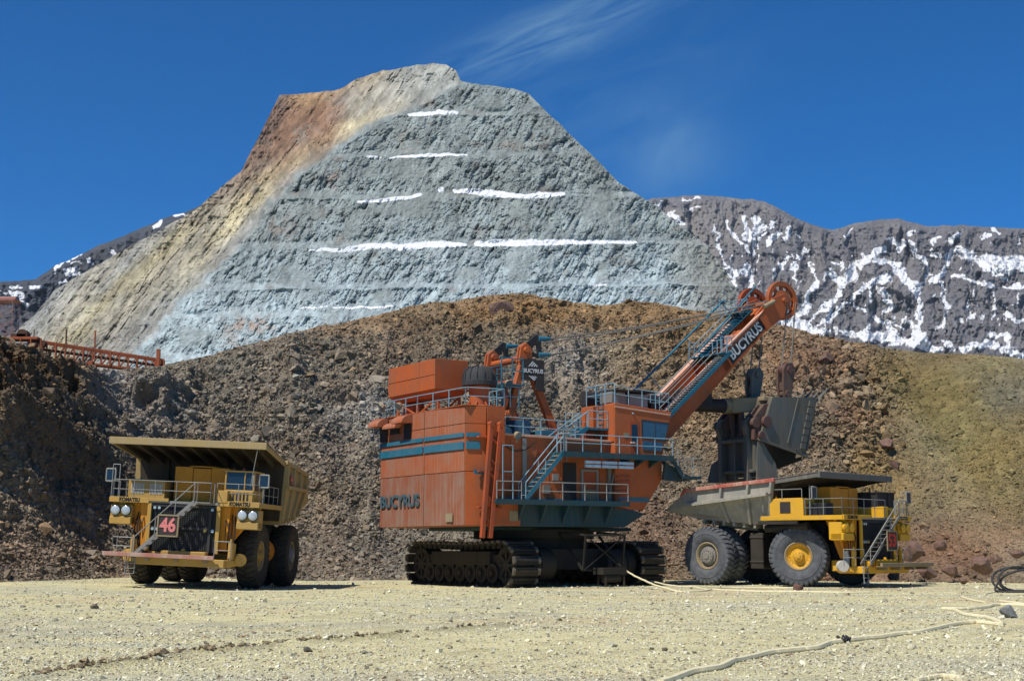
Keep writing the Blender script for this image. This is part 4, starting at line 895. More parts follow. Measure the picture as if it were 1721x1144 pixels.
    # fenders and lamp pods ----------------------------------------------------
    for s in (-1, 1):
        f = MB(); yi = 2.0
        f.hull2([(xf - .25, s * yi, dz - .17), (xf - .25, s * (yi + .55), dz - .17), (xf - .35, s * (yi + .42), bz + .45), (xf - .35, s * yi, bz + .45)], [(xf - 1.6, s * yi, dz - .17), (xf - 1.6, s * (yi + 1.3), dz - .17), (xf - 1.3, s * (yi + .3), bz + .45), (xf - 1.3, s * yi, bz + .45)])
        f.hull2([(xf - .5, s * (yi + .4), dz - .17), (xf - .5, s * hw, dz - .17), (xf - .9, s * (yi + .3), bz + .6)], [(xf - .62, s * (yi + .4), dz - .17), (xf - .62, s * hw, dz - .17), (xf - 1.02, s * (yi + .3), bz + .6)])
        f.build('fender', yel2, root, bevel=.02)
        f = MB(); f.box(xf - .10, xf + .04, s * (yi - .16), s * (yi + .06), bz + .3, dz - .17); f.build('front_post', yel, root, bevel=.02)
        f = MB(); y0, y1 = s * (hw - 1.25), s * (hw - .02)
        f.box(xf - 1.0, xf - .12, y0, y1, dz - 1.35, dz - .30); f.box(xf - .9, xf - .02, y0, y1, dz - 1.38, dz - .95); f.box(xf - .7, xf - .3, s * (hw - .8), s * (hw - .4), dz - .3, dz - .1)
        pod = f.build('lamp_pod', yel, root, bevel=.04)
        for j in (0, 1):
            yy = s * (hw - .34 - .60 * j); h = MB(); h.mat(0); h.tube((xf - .14, yy, dz - .62), (xf + .04, yy, dz - .62), .27, .28, 20); h.mat(1); h.lathe([(.25, xf + .045), (.2, xf + .075), (.1, xf + .095), (0.001, xf + .10)], (0, yy, dz - .62), 'x', 20, cap=False)
            h.build('headlight', [M['black'] if p['lens'] == 'lens' else yel, M[p['lens']]], root, smooth=True)
    # grille -----------------------------------------------------------------
    gz0 = bz + .35; gz1 = dz - .17; g = MB()
    g.box(xf - .75, xf - .18, -1.9, 1.9, gz0, gz1); gr = g.build('radiator', M['black'], root)
    g = MB()
    for i in range(25):
        z = gz0 + (gz1 - gz0) * (i + .5) / 25; g.box(xf - .175, xf - .14, -1.86, 1.86, z - .018, z + .018)
    for i in range(31):
        y = -1.86 + 3.72 * i / 30; g.box(xf - .14, xf - .115, y - .014, y + .014, gz0, gz1)
    g.box(xf - .12, xf - .03, -1.86, 1.86, (gz0 + gz1) / 2 - .06, (gz0 + gz1) / 2 + .06); g.box(xf - .12, xf - .03, -1.86, 1.86, gz1 - .14, gz1 - .02); g.box(xf - .12, xf - .02, 1.42, 1.56, gz0, gz1)
    g.build('grille', M['rubberblack'], gr)
    for y, col in ((-1.7, 'lens'), (-1.45, 'lens'), (-1.18, 'amberlens'), (1.25, 'amberlens'), (1.68, 'lens')):
        h = MB(); h.tube((xf - .04, y, (gz0 + gz1) / 2 - .1), (xf + .04, y, (gz0 + gz1) / 2 - .1), .085, n=12); h.build('marker_lamp', M[col], root)
    for y in (-1.65, -1.4, 1.6): h = MB(); h.tube((xf - .04, y, gz1 - .22), (xf + .04, y, gz1 - .22), .08, n=12); h.build('marker_lamp', M['lens'], root)
    # bumper -------------------------------------------------------------------
    u = MB(); u.box(xf - 1.2, xf + .55, -2.6, 2.6, bz - .42, bz); u.box(xf - 1.9, xf - 1.2, -2.3, 2.3, bz - .3, bz + .35); u.box(xf - .1, xf + .45, -1.0, 1.5, bz, bz + .38); u.box(xf - .1, xf + .35, -1.7, -1.1, bz, bz + .3)
    u.tube((xf + .3, .2, bz + .36), (xf + .3, .2, bz + .52), .1)
    for s in (-1, 1): u.hull2([(xf - 1.2, s * 2.6, bz - .42), (xf + .1, s * 2.6, bz - .42), (xf + .1, s * 2.6, bz), (xf - 1.2, s * 2.6, bz)], [(xf - 1.2, s * 3.1, bz - .25), (xf - .5, s * 3.1, bz - .25), (xf - .5, s * 3.1, bz), (xf - 1.2, s * 3.1, bz)])
    u.build('bumper', yel if p['num'] == '53' else M['ochre'], root, bevel=.03)
    for s in (-1, 1):
        u = MB(); u.tube((xf - .8, s * 3.0, bz + .02), (xf - .5, s * 3.25, bz + .02), .34, n=16); u.tube((xf - .55, s * 2.75, bz + .1), (xf - .55, s * 2.75, bz + .9), .16, n=10); u.build('front_suspension', M['white'] if p['num'] == '53' else M['ochre'], root, smooth=True)
    ya, yb = p['beam']; u = MB(); x = xf + p.get('beamx', .9)
    u.hull2([(x, ya, bz - .02), (x + .14, ya, bz - .02), (x + .14, yb, bz - .02), (x, yb, bz - .02)], [(x, ya, bz + .20), (x + .14, ya, bz + .20), (x + .14, yb, bz + .20), (x, yb, bz + .20)])
    u.mat(1)
    for y in np.linspace(ya + .8, yb - .5, 4): u.box(xf + .3, x, y - .1, y + .1, bz - .22, bz - .03)
    u.hull2([(xf + .5, ya + .3, bz - .04), (x, ya, bz - .04), (x, yb, bz - .04), (xf + .5, yb - .2, bz - .04)], [(xf + .5, ya + .3, bz), (x, ya, bz), (x, yb, bz), (xf + .5, yb - .2, bz)])
    u.build('front_beam', [M[p['beammat']], M['tan_steel']], root, bevel=.015)
    # number plate ----------------------------------------------------------
    py_, pz = p['plate']; u = MB(); u.mat(0); u.box(xf + .98, xf + 1.02, py_ - .52, py_ + .52, pz - .54, pz + .54); u.mat(1)
    for a in (-1, 1): u.box(xf + 1.0, xf + 1.06, py_ - .58, py_ + .58, pz + a * .56 - .04, pz + a * .56 + .04); u.box(xf + 1.0, xf + 1.06, py_ + a * .56 - .04, py_ + a * .56 + .04, pz - .52, pz + .52)
    u.box(xf + .1, xf + .98, py_ - .05, py_ + .05, pz - .3, pz - .2)
    pl = u.build('number_plate', [M['plate'], M['tan_steel']], root)
    lettering(p['num'], 1.02, M[p['nummat']], pl, (xf + 1.035, py_, pz), axes((0, 1, 0), (0, 0, 1)), .012, .035, width=.90)
    # stairs across the front -------------------------------------------------
    a, b2 = p['stairs']; s_ = MB(); s_.mat(0); A = (xf + .15, a, bz + .1); B = (xf + .15, b2, dz + .02)
    s_.stairs(A, B, (1, 0, 0), .62, 11, .17, 1); s_.box(xf - .05, xf + .8, b2 - .05, b2 + .9, dz - .06, dz); st_ = s_.build('stairs', [M['metalgrey'], M['rail']], root)
    s_ = MB(); Bv = Vector(B); Av = Vector(A); o_ = Vector((.66, 0, 0))
    for off in (o_,):
        s_.tube(Av + off + Vector((0, 0, .95)), Bv + off + Vector((0, 0, 1.0)), .028); 
        for f in (.0, .35, .68, 1): c0 = Av.lerp(Bv, f) + off; s_.tube(c0, c0 + Vector((0, 0, .97)), .026)
    s_.rail([(xf + .8, b2 + .0, dz), (xf + .8, b2 + .9, dz), (xf + .05, b2 + .9, dz)], 1.05, .8, .026)
    s_.rail([(xf + .5, a - .2, bz), (xf + .5, a - 1.3, bz), (xf - .2, a - 1.3, bz)], 1.0, .9, .026); s_.rail([(xf + .5, 2.0, bz), (xf + .5, 2.9, bz)], 1.0, .9, .026)
    s_.build('stair_rail', M['rail'], st_)
    u = MB()
    for yy in (-2.85, -2.35): u.tube((xf + .6, yy, bz - .95), (xf + .55, yy, bz + .05), .03)
    for j in range(4): u.box(xf + .5, xf + .68, -2.85, -2.35, bz - .95 + j * .28, bz - .92 + j * .28)
    u.build('boarding_ladder', M['rail'], root)
    # deck furniture -----------------------------------------------------------
    cz = dz + .0; u = MB(); c0 = p['cab0']; cy0, cy1 = p['caby']; ch = p['cabh']
    u.mat(0); u.box(c0, c0 + 2.0, cy0, cy1, cz + .02, cz + ch * .42); u.mat(1); u.box(c0 - .02, c0 + 2.05, cy0 - .03, cy1 + .03, cz + ch - .09, cz + ch)
    for x in (c0, c0 + .95, c0 + 1.9):
        for y in (cy0, cy1 - .1): u.box(x, x + .1, y, y + .1, cz + ch * .42, cz + ch - .09)
    u.box(c0 + 1.9, c0 + 2.0, (cy0 + cy1) / 2 + .25, (cy0 + cy1) / 2 + .32, cz + ch * .42, cz + ch - .09)
    cab = u.build('cab', [M[p['cabmat']], M[p.get('cabtop', p['cabmat'])]], root, bevel=.02)
    u = MB(); u.box(c0 + .05, c0 + 1.95, cy0 + .04, cy1 - .04, cz + ch * .42, cz + ch - .10); u.build('cab_window', M['glass' if p['num'] == '46' else 'black'], cab)
    u = MB(); u.box(c0 + 2.0, c0 + 2.5, cy0 - .2, cy0 + .35, cz + .02, cz + .7); u.box(c0 + 1.98, c0 + 2.06, cy0 + .4, cy1 - .05, cz + .12, cz + ch * .40); u.build('cab_step', yel, cab, bevel=.02)
    lo = MB(); lo.tube((c0 + 1.3, (cy0 + cy1) / 2, cz + ch), (c0 + 1.3, (cy0 + cy1) / 2, cz + ch + .16), .07, n=10); lo.build('beacon', M['beacon'], cab); lo = MB(); lo.tube((c0 + 1.3, cy0 + .3, cz + ch), (c0 + 1.3, cy0 + .3, cz + ch + .14), .06, n=10); lo.build('beacon', M['beacon'], cab)
    u = MB(); (x0, x1_, y0, y1) = p['cabinet']; hgt = p['cabineth']
    n = 3
    for i in range(n):
        a0 = y0 + (y1 - y0) * i / n; a1 = y0 + (y1 - y0) * (i + 1) / n; u.box(x0, x1_ - .03 * (i % 2), a0 + .015, a1 - .015, cz, cz + hgt - .06 * (i % 2))
    u.box(x0 + .1, x1_ - .1, y0 + .8, y1 - .8, cz + hgt, cz + hgt + .08)
    for i in range(n):
        a1 = y0 + (y1 - y0) * (i + .85) / n; u.box(x1_, x1_ + .03, a1 - .02, a1 + .02, cz + hgt * .5, cz + hgt * .62)
    u.build('control_cabinet', yel2, root, bevel=.02)
    u = MB(); u.mat(0); (x0, x1_, y0, y1) = p['rbox']; u.box(x0, x1_, y0, y1, cz + .05, cz + 1.12); u.mat(1)
    if p['num'] == '46':
        for i in range(2):
            for j in range(9):
                y = y0 + .18 + i * (y1 - y0) * .5 + j * .085; u.box(x1_ + .005, x1_ + .03, y, y + .05, cz + .35, cz + .95)
    else: u.box(x0 + .75, x0 + 1.5, y0 - .015, y0 - .003, cz + .25, cz + .95)
    u.mat(0); u.box(x0 + .1, x1_ - .1, y0 + .1, y1 - .1, cz + 1.12, cz + 1.17); u.tube((x0 + .3, y0 + .3, cz + 1.12), (x0 + .3, y0 + .3, cz + 1.3), .05)
    u.build('side_cabinet', [yel, M['plate'] if p['num'] == '53' else M['white']], root, bevel=.02)
    if p['num'] == '53':
        u = MB(); u.box(7.35, 8.6, -3.6, -2.7, cz + .02, cz + .85); u.build('air_cleaner', M['black'], root, bevel=.03)
        u = MB(); u.beam((4.2, -hw - .1, dz - .3), (7.0, -hw - .1, dz - .3), .2, .2); u.tube((4.3, -3.5, dz - .65), (7.2, -3.3, dz - .5), .24, n=12); u.build('exhaust_pipe', M['crawler'], root, smooth=True)
    # hoses, accumulators and small fittings around the front end
    for s in (-1, 1):
        u = MB()
        for k in range(4):
            y0 = s * (2.25 + .16 * k); u.sweep([(xf - .5 - .05 * k, y0, dz - .5), (xf - .15 - .08 * k, y0 + s * .12, dz - 1.2 - .1 * k), (xf - .4, y0 + s * .05, bz + .7), (xf - .7, y0, bz + .3)], .035, 6)
        u.build('hose', M['black'], root, smooth=True)
        u = MB(); u.tube((xf - .1, s * 2.75, bz + .02), (xf - .1, s * 2.75, bz + .95), .15, n=14); u.tube((xf - .1, s * 2.75, bz + .95), (xf - .1, s * 2.75, bz + 1.15), .06, n=10); u.build('accumulator', yel, root, smooth=True)
    u = MB()
    for k in range(5): u.box(c0 + 2.06, c0 + 2.075, cy0 + .5 + .2 * k, cy0 + .6 + .2 * k, cz + .2, cz + ch * .34)
    u.build('cab_vent', M['plate'], cab)
    u = MB(); yy = cw - .5 if p['num'] == '46' else cw - .6; u.tube((x1 + .05, yy, z1 - .2), (x1 - .1, yy + .1 - .4, dz + 1.0), .02, n=5); u.tube((x1 - .05, yy - .15, dz + 1.6), (x1 - .05, yy - .15, dz + 1.0), .05, n=6); u.build('aerial', M['rail'], root)
    u = MB(); u.tube((x0 + .2, y1 + .25, cz), (x0 + .2, y1 + .25, cz + .9), .12, n=12); u.tube((x0 + .2, y1 + .25, cz + .9), (x0 + .2, y1 + .25, cz + 1.05), .04, n=8); u.build('fire_extinguisher', M['beacon'], root, smooth=True)
    # handrails
    q = MB(); e = .08
    if p['num'] == '46':
        q.rail([(5.5, -hw + e, dz), (xf - e, -hw + e, dz), (xf - e, p['stairs'][1] - .1, dz)], 1.08, 1.1, .021, r2=.021); q.rail([(xf - e, p['stairs'][1] + 1.0, dz), (xf - e, hw - e, dz), (5.6, hw - e, dz)], 1.08, 1.0, .021)
        q.rail([(xf - e, -hw + .4, dz + .0), (xf - e, -hw + .0, dz)], 1.9, .6, .026)
    else:
        q.rail([(4.4, -hw + e, dz + .35), (7.2, -hw + e, dz + .35)], 1.35, 1.5, .024, mid=False); q.rail([(7.4, -hw + e, dz), (xf - e, -hw + e, dz), (xf - e, p['stairs'][1] - .1, dz)], 1.08, 1.2, .02, r2=.02); q.rail([(xf - e, p['stairs'][1] + 1.0, dz), (xf - e, hw - e, dz), (6.0, hw - e, dz)], 1.08, 1.2, .02)
    q.build('handrail', M['rail'], root)
    # mirrors
    for s in (-1, 1):
        if p['num'] == '53' and s < 0: mx, my, mz = 7.7, -hw + .05, dz + 1.45
        else: mx, my, mz = xf - .5, s * (hw + .12), dz + 1.3
        u = MB(); u.mat(0); u.tube((mx, my - s * .1, dz), (mx, my - s * .1, mz + .45), .03); u.tube((mx, my - s * .1, mz - .35), (mx + .35, my, mz - .35), .025); u.tube((mx, my - s * .1, mz + .38), (mx + .35, my, mz + .38), .025)
        for dy, dz1, dy2, dz2 in ((-.26, -.34, .26, -.34), (-.26, .34, .26, .34), (-.26, -.34, -.26, .34), (.26, -.34, .26, .34)): u.tube((mx + .37, my + dy, mz + dz1), (mx + .37, my + dy2, mz + dz2), .045)
        u.mat(1); u.box(mx + .34, mx + .38, my - .25, my + .25, mz - .33, mz + .33); u.build('mirror', [M['rail'], M['glass']], root)
    return root

truck46 = make_truck(dict(num='46', loc=(-17.6, 88.2, 0.16), yaw=rad(-94), tilt=(rad(-2.6), 0), label='dusty ochre dump truck facing us with plate 46, left of the orange shovel', R=1.87, W=1.12, fy=3.10, ry=3.45, dz=4.70, hw=4.22, bz=1.62, xf=10.0,
    paint='ochre', paint2='amber', tyre='tyredark', lens='lens', beam=(-4.1, 2.1), beamx=.75, beammat='redbeam', plate=(-.52, 3.35), nummat='number', stairs=(-2.4, .75), cab0=7.6, caby=(2.05, 3.75), cabh=1.85, cabmat='ochre',
    cabinet=(6.9, 8.2, -1.25, 1.9), cabineth=2.0, rbox=(7.6, 9.0, -3.6, -1.5),
    body=dict(mat='tubtan', railmat='tubtan', hw=4.35, fw=4.15, side=dict(tip=(-1.9, 5.3), tail=(-.3, 6.85), front=(5.3, 7.3), bot=(4.9, 3.9), tailbot=(0.6, 4.3), ledge=(5.9, 5.9)), canopy=dict(front=(10.2, 7.98), back=(5.3, 7.30), hw=4.45, mat='tub_shade', edge='tubtan'), ribs=(0.02, .33, .66, .97))))
truck53 = make_truck(dict(num='53', loc=(15.0, 93.0, 0.0), yaw=rad(-44), label='yellow dump truck with plate 53 and red-railed grey body, under the shovel bucket', R=1.84, W=1.08, fy=3.0, ry=3.35, dz=4.15, hw=4.0, bz=1.25, xf=10.0, steer=rad(21),
    paint='yellow', paint2='amber', tyre='tyre', lens='yellow', beam=(-2.0, 4.3), beamx=1.2, beammat='tan_steel', plate=(-.2, 2.75), nummat='number2', stairs=(-2.4, 1.2), cab0=7.2, caby=(1.5, 3.6), cabh=1.62, cabmat='yellow', cabtop='black',
    cabinet=(6.7, 8.0, -2.0, 1.2), cabineth=1.85, rbox=(4.9, 7.3, -3.95, -2.7),
    body=dict(mat='tub', railmat='red', hw=4.0, fw=3.2, side=dict(tip=(-3.16, 4.72), tail=(-1.4, 5.95), front=(5.4, 6.42), bot=(4.55, 3.7), tailbot=(-.87, 4.15), ledge=(5.05, 5.6)), canopy=dict(front=(8.6, 6.72), back=(5.4, 6.40), hw=4.3, mat='tub_shade', edge='canopy_grey'), ribs=(.42, .72, .97))))
for b_ in truck46.children:
    if b_.name.startswith('dump_body'):
        lettering('46', .9, M['number'], b_, (3.6, 4.47, 6.4), axes((-1, 0, 0), (0, 0, 1)), .005, .02, width=.8)
# ================================================================ ELECTRIC ROPE SHOVEL
def smooth_wire(pts, n=6):
    out = []; P = [Vector(p) for p in pts]
    for i in range(len(P) - 1):
        p0 = P[max(i - 1, 0)]; p1 = P[i]; p2 = P[i + 1]; p3 = P[min(i + 2, len(P) - 1)]
        for k in range(n):
            t = k / n; out.append(0.5 * ((2 * p1) + (-p0 + p2) * t + (2 * p0 - 5 * p1 + 4 * p2 - p3) * t * t + (-p0 + 3 * p1 - 3 * p2 + p3) * t ** 3))
    out.append(P[-1]); return out
def make_shovel():
    root = empty('mining_shovel', (1.4, 92.0, 0.0), rad(32), (0, rad(-0.0)))
    tag(root, 'huge orange electric rope shovel on dark crawler tracks, its bucket hanging over the yellow truck', 'excavator')
    Or, Of, Bl, Te, Rl = M['orange'], M['orange_faded'], M['blue'], M['teal'], M['blue_lt']
    # ------------------------------------------------ crawlers
    a = rad(-56 - 32)
    ca, sa = cos(a), sin(a)
    def cr(x, y, z): return (x * ca - y * sa, x * sa + y * ca, z)
    crot = a
    for yc, lab in ((-4.85, None), (4.85, None)):
        e = MB()                                            # frame
        e.box(-4.6, 4.4, yc - .55, yc + .55, .75, 1.95); e.box(-3.4, 3.4, yc - .8, yc + .8, 1.3, 2.15)
        e.box(-2.0, 2.0, min(yc, 0), max(yc, 0), 1.2, 2.1)
        fr = e.build('crawler_frame', M['crawler'], root, bevel=.05); fr.rotation_euler = (0, 0, crot)
        # rollers
        for i in range(7):
            x = -3.7 + i * 1.22
            r = MB(); s = -1 if yc < 0 else 1
            r.lathe([(.60, yc - .75), (.62, yc - .62), (.60, yc - .45), (.46, yc - .4), (.46, yc + .4), (.60, yc + .45), (.62, yc + .62), (.60, yc + .75), (.40, yc + .76), (.38, yc + .68), (.16, yc + .7)], (x, 0, .82), 'y', 24)
            r.lathe([(.60, yc - .75), (.40, yc - .76), (.38, yc - .68), (.20, yc - .7), (.18, yc - .85), (.001, yc - .86)], (x, 0, .82), 'y', 24)
            o = r.build('roller', M['crawler'], fr, smooth=True)
        for x, rr, nm in ((-5.0, 1.02, 'idler_wheel'), (4.95, 1.08, 'drive_sprocket')):
            r = MB(); r.lathe([(.001, yc - .62), (.3, yc - .62), (.32, yc - .5), (rr * .7, yc - .48), (rr * .75, yc - .6), (rr, yc - .6), (rr, yc + .6), (rr * .75, yc + .6), (rr * .7, yc + .48), (.32, yc + .5), (.3, yc + .62), (.001, yc + .62)], (x, 0, 1.32), 'y', 28)
            for k in range(8): t = 2 * pi * k / 8; r.beam((x + .3 * cos(t), yc - .56, 1.32 + .3 * sin(t)), (x + rr * .8 * cos(t), yc - .56, 1.32 + rr * .8 * sin(t)), .16, .12, (0, 1, 0))
            r.build(nm, M['crawler'], fr, smooth=True)
        # track belt: shoes around a stadium path
        path = []; R1 = 1.22; xa, xb = -5.0, 4.95; L = xb - xa; P = 2 * L + 2 * pi * R1; n = 44
        belt = MB()
        for i in range(n):
            s_ = (i + .5) * P / n
            if s_ < L: x, z, nx, nz = xb - s_, 1.32 - R1, 0, -1
            elif s_ < L + pi * R1: t = (s_ - L) / R1; x, z, nx, nz = xa - R1 * sin(t), 1.32 - R1 * cos(t), -sin(t), -cos(t)
            elif s_ < 2 * L + pi * R1: q = s_ - L - pi * R1; x, z, nx, nz = xa + q, 1.32 + R1 - .10 * sin(pi * q / L), 0, 1
            else: t = (s_ - 2 * L - pi * R1) / R1; x, z, nx, nz = xb + R1 * sin(t), 1.32 + R1 * cos(t), sin(t), cos(t)
            tx, tz = -nz, nx; w = P / n * .44
            def q(u, v): return (x + tx * u + nx * v, z + tz * u + nz * v)
            o1 = [q(-w, -.02), q(w, -.02), q(w * .95, .13), q(w * .35, .15), q(w * .3, .24), q(-w * .3, .24), q(-w * .35, .15), q(-w * .95, .13)]
            belt.mat(0).prism(o1, yc - .92, yc + .92, 'y')
            o2 = [q(-w * .7, -.22), q(w * .7, -.22), q(w * .8, -.02), q(-w * .8, -.02)]
            for yy in (-.42, .42): belt.prism(o2, yc + yy - .12, yc + yy + .12, 'y')
            for yy in (-.95, .85): belt.mat(1).prism([q(-w * .9, .10), q(w * .9, .10), q(w * .5, .25), q(-w * .5, .25)], yc + yy - .08, yc + yy + .1, 'y')
        belt.build('track_belt', [M['crawler'], M['shoe']], fr, bevel=0)
        s = -1 if yc < 0 else 1
        d = MB(); d.tube(cr0 := (4.75, yc - s * .95, 1.35), (4.75, yc - s * 2.6, 1.35), .92, n=28); d.tube((4.75, yc - s * 1.5, 1.35), (4.75, yc - s * 1.62, 1.35), 1.0, n=28); d.tube((4.75, yc - s * 2.6, 1.35), (4.75, yc - s * 2.9, 1.35), .7, .6, n=24)
        d.build('propel_drive', M['crawler'], fr, smooth=True)
    # ladder gantry between the tracks (hangs below the house toward us) and cable drum cart
    e = MB()
    for y in (-1.2, 1.8):
        e.beam((4.4, y, 3.25), (6.9, y, 1.0), .12, .12); e.beam((4.4, y, 3.3), (7.2, y, 3.1), .12, .12); e.beam((6.9, y, 1.0), (7.2, y, 3.1), .1, .1)
    e.beam((6.9, -1.2, 1.0), (6.9, 1.8, 1.0), .1, .1); e.beam((7.2, -1.2, 3.1), (7.2, 1.8, 3.1), .12, .12); e.beam((7.0, -1.2, 1.0), (7.2, 1.8, 3.1), .06, .06); e.beam((7.0, 1.8, 1.0), (7.2, -1.2, 3.1), .06, .06)
    e.box(6.6, 7.6, -.2, 1.6, .75, 1.15); e.tube((7.2, .1, .55), (7.2, 1.3, .55), .3, n=12)
    for y in (0.0, 1.4): e.beam((6.8, y, .05), (6.9, y, .9), .1, .1); e.beam((7.6, y, .05), (7.5, y, .9), .1, .1)
    g = e.build('cable_guide', M['crawler'], root); g.rotation_euler = (0, 0, crot)
    e = MB(); e.box(-4.2, 4.2, -3.0, 3.0, 1.0, 2.3); e.tube((0, 0, 2.2), (0, 0, 2.95), 3.6, 3.4, 40); e.tube((0, 0, 2.9), (0, 0, 3.5), 3.9, 3.9, 40); u = e.build('car_body', M['crawler'], root, bevel=.04); u.rotation_euler = (0, 0, crot)
    # ------------------------------------------------ revolving frame / lower hull
    e = MB()
    e.hull2([(-6.2, -6, 3.6), (2.9, -6, 3.6), (4.5, -6, 4.45), (2.45, -6, 4.95), (-6.2, -6, 4.95)], [(-6.2, 6, 3.6), (2.9, 6, 3.6), (4.5, 6, 4.45), (2.45, 6, 4.95), (-6.2, 6, 4.95)])
    e.box(-6.0, 5.5, -3.2, 3.2, 3.4, 3.62)
    for x in np.arange(-5, 3, 1.6): e.hull2([(x - .06, -6.0, 3.7), (x - .06, -6.0, 5.0), (x - .06, -6.9, 5.0)], [(x + .06, -6.0, 3.7), (x + .06, -6.0, 5.0), (x + .06, -6.9, 5.0)])
    e.build('revolving_frame', Te, root, bevel=.04)
    # ------------------------------------------------ machinery house
    zt = 10.62; zb = 3.62; plan = [(-8.6, -5.9), (-8.75, -1.2), (-8.6, 4.9), (-8.1, 6.0), (-6.0, 6.1), (-6.0, -6.2), (-7.3, -6.25)]
    e = MB(); e.prism([(-7.3, -6.12), (-6.0, -6.12), (-6.0, 6.1), (-7.3, 6.1)], zb, zt - .05, 'z')
    e.mat(1)
    def panel(p, q, z0, z1, t=.10, m=1, gap=.02):
        e.mat(m); P = Vector((*p, 0)); Q = Vector((*q, 0)); d = (Q - P).normalized(); n = Vector((d.y, -d.x, 0)); P += d * gap; Q -= d * gap
        A = [P + Vector((0, 0, z0)), Q + Vector((0, 0, z0)), Q + Vector((0, 0, z1)), P + Vector((0, 0, z1))]
        e.hull2([v - n * .0 for v in A], [v + n * t for v in A])
    e.mat(1); e.prism([(-8.5, -5.78), (-8.62, -1.2), (-8.5, 4.86), (-8.0, 5.9), (-7.0, 5.9), (-7.0, -6.0), (-7.35, -6.1)], zb + .02, zt - .02, 'z')
    h = e
    seams = [3.62, 6.76, 9.56, 10.62]
    for z0, z1 in ((3.64, 6.74), (6.78, 9.54), (9.58, 10.60)):
        for (p, q) in (((-8.1, 6.0), (-8.6, 4.92)), ((-8.6, 4.90), (-8.74, -1.15)), ((-8.74, -1.2), (-8.6, -5.9))): panel(q, p, z0, z1, .07, 3 if z0 < 4 else 1)
        panel((-7.32, -6.25), (-8.58, -5.92), z0, z1, .05, 0); panel((-6.0, -6.2), (-7.28, -6.25), z0, z1, .04, 0)
    e.mat(0); e.box(-8.7, -5.9, -6.1, 6.1, zt, zt + .05)
    # lower side walls forward of the counterweight
    e.mat(0); e.hull2([(-6.0, -5.5, 4.95), (3.2, -5.5, 4.95), (3.2, -5.5, 8.9), (-6.0, -5.5, 9.05)], [(-6.0, 6, 4.95), (3.2, 6, 4.95), (3.2, 6, 8.9), (-6.0, 6, 9.05)])
    e.box(-6.05, -5.6, -6.1, -5.4, 3.62, 5.05); e.box(-6.1, -4.9, -6.15, -5.5, 3.62, 5.0)
    e.mat(2); e.beam((-6.0, -5.52, 9.08), (3.2, -5.52, 8.93), .20, .14)
    # hanging nose of the house ahead of the cab
    e.mat(0); e.hull2([(2.2, -6.0, 4.7), (4.4, -6.0, 4.7), (5.85, -6.0, 6.6), (5.9, -6.0, 7.9), (2.2, -6.0, 7.9)], [(2.2, 5.6, 4.7), (4.4, 5.6, 4.7), (5.85, 5.6, 6.6), (5.9, 5.6, 7.9), (2.2, 5.6, 7.9)])
    house = e.build('machinery_house', [Or, Of, M['pink'], M['orange_brown']], root, bevel=.012)
    # stripes
    def rear_y(y): return -8.60 - .14 * (1 - abs((y + 1.2) / 4.7) if y < -1.2 else 1 - abs((y + 1.2) / 6.1)) - .078
    e = MB()
    for z0, z1 in ((8.78, 9.02), (8.05, 8.50)):
        for ya, yb in ((4.88, -1.1), (-1.25, -5.85)): e.hull2([(rear_y(ya), ya, z0), (rear_y(yb), yb, z0), (rear_y(yb), yb, z1), (rear_y(ya), ya, z1)], [(rear_y(ya) + .03, ya, z0), (rear_y(yb) + .03, yb, z0), (rear_y(yb) + .03, yb, z1), (rear_y(ya) + .03, ya, z1)])
        e.hull2([(-8.69, 4.95, z0), (-8.22, 5.98, z0), (-8.22, 5.98, z1), (-8.69, 4.95, z1)], [(-8.6, 4.95, z0), (-8.15, 5.98, z0), (-8.15, 5.98, z1), (-8.6, 4.95, z1)])
        e.hull2([(-8.55, -6.02, z0), (-7.75, -6.23, z0), (-7.75, -6.23, z1), (-8.55, -6.02, z1)], [(-8.55, -5.9, z0), (-7.75, -6.1, z0), (-7.75, -6.1, z1), (-8.55, -5.9, z1)])
    e.box(-6.0, 2.2, -5.535, -5.505, 5.05, 5.30); e.box(2.4, 4.8, -6.03, -6.005, 5.2, 5.45); e.box(-8.2, -7.3, -6.32, -6.26, 6.6, 6.85)
    e.build('blue_stripe', M['blue'], house)
    e = MB(); e.box(-8.74, -8.70, -4.7, -3.9, 3.85, 4.35); e.mat(1); e.box(-5.7, -5.1, -6.19, -6.16, 3.9, 4.5); e.box(2.9, 3.3, -6.03, -6.005, 9.2, 9.5)
    e.build('notice_plate', [M['tan_steel'], M['tan_steel']], house)
    lettering('BUCYRUS', 1.05, M['letter_b'], house, (-8.752, 2.06, 5.2), axes((-.14, -6.1, 0), (0, 0, 1)), .008, .03, width=5.5)
    # vent hoods at the rear
    for y, w in ((4.5, .72), (1.15, .72)):
        k = MB(); prof = [(-8.7, 10.55)] + [(-8.7 - .8 * sin(t), 10.05 + .55 * cos(t)) for t in np.linspace(0, pi / 2, 7)] + [(-8.7, 10.05)]
        k.prism(prof, y - w, y + w, 'y'); k.build('vent_hood', Of, house, bevel=.01)
        k = MB(); k.box(-8.80, -8.72, y - .42 - (.1 if y > 3 else .1), y + .30, 9.1, 10.05); k.build('vent_opening', M['black'], house)
    k = MB(); prof = [(-8.7, 10.1)] + [(-8.7 - .5 * sin(t), 9.85 + .4 * cos(t)) for t in np.linspace(0, pi / 2, 5)] + [(-8.7, 9.85)]; k.prism(prof, 1.95, 3.7, 'y'); k.build('vent_hood', Of, house, bevel=.01)
    k = MB(); k.box(-8.82, -8.72, 2.2, 3.3, 9.5, 9.84); k.build('vent_opening', M['black'], house)
    # roof plenum box on legs
    e = MB(); x0, x1 = -8.0, -5.6; y0, y1 = -1.1, 5.2; z0, z1 = 12.1, 14.0
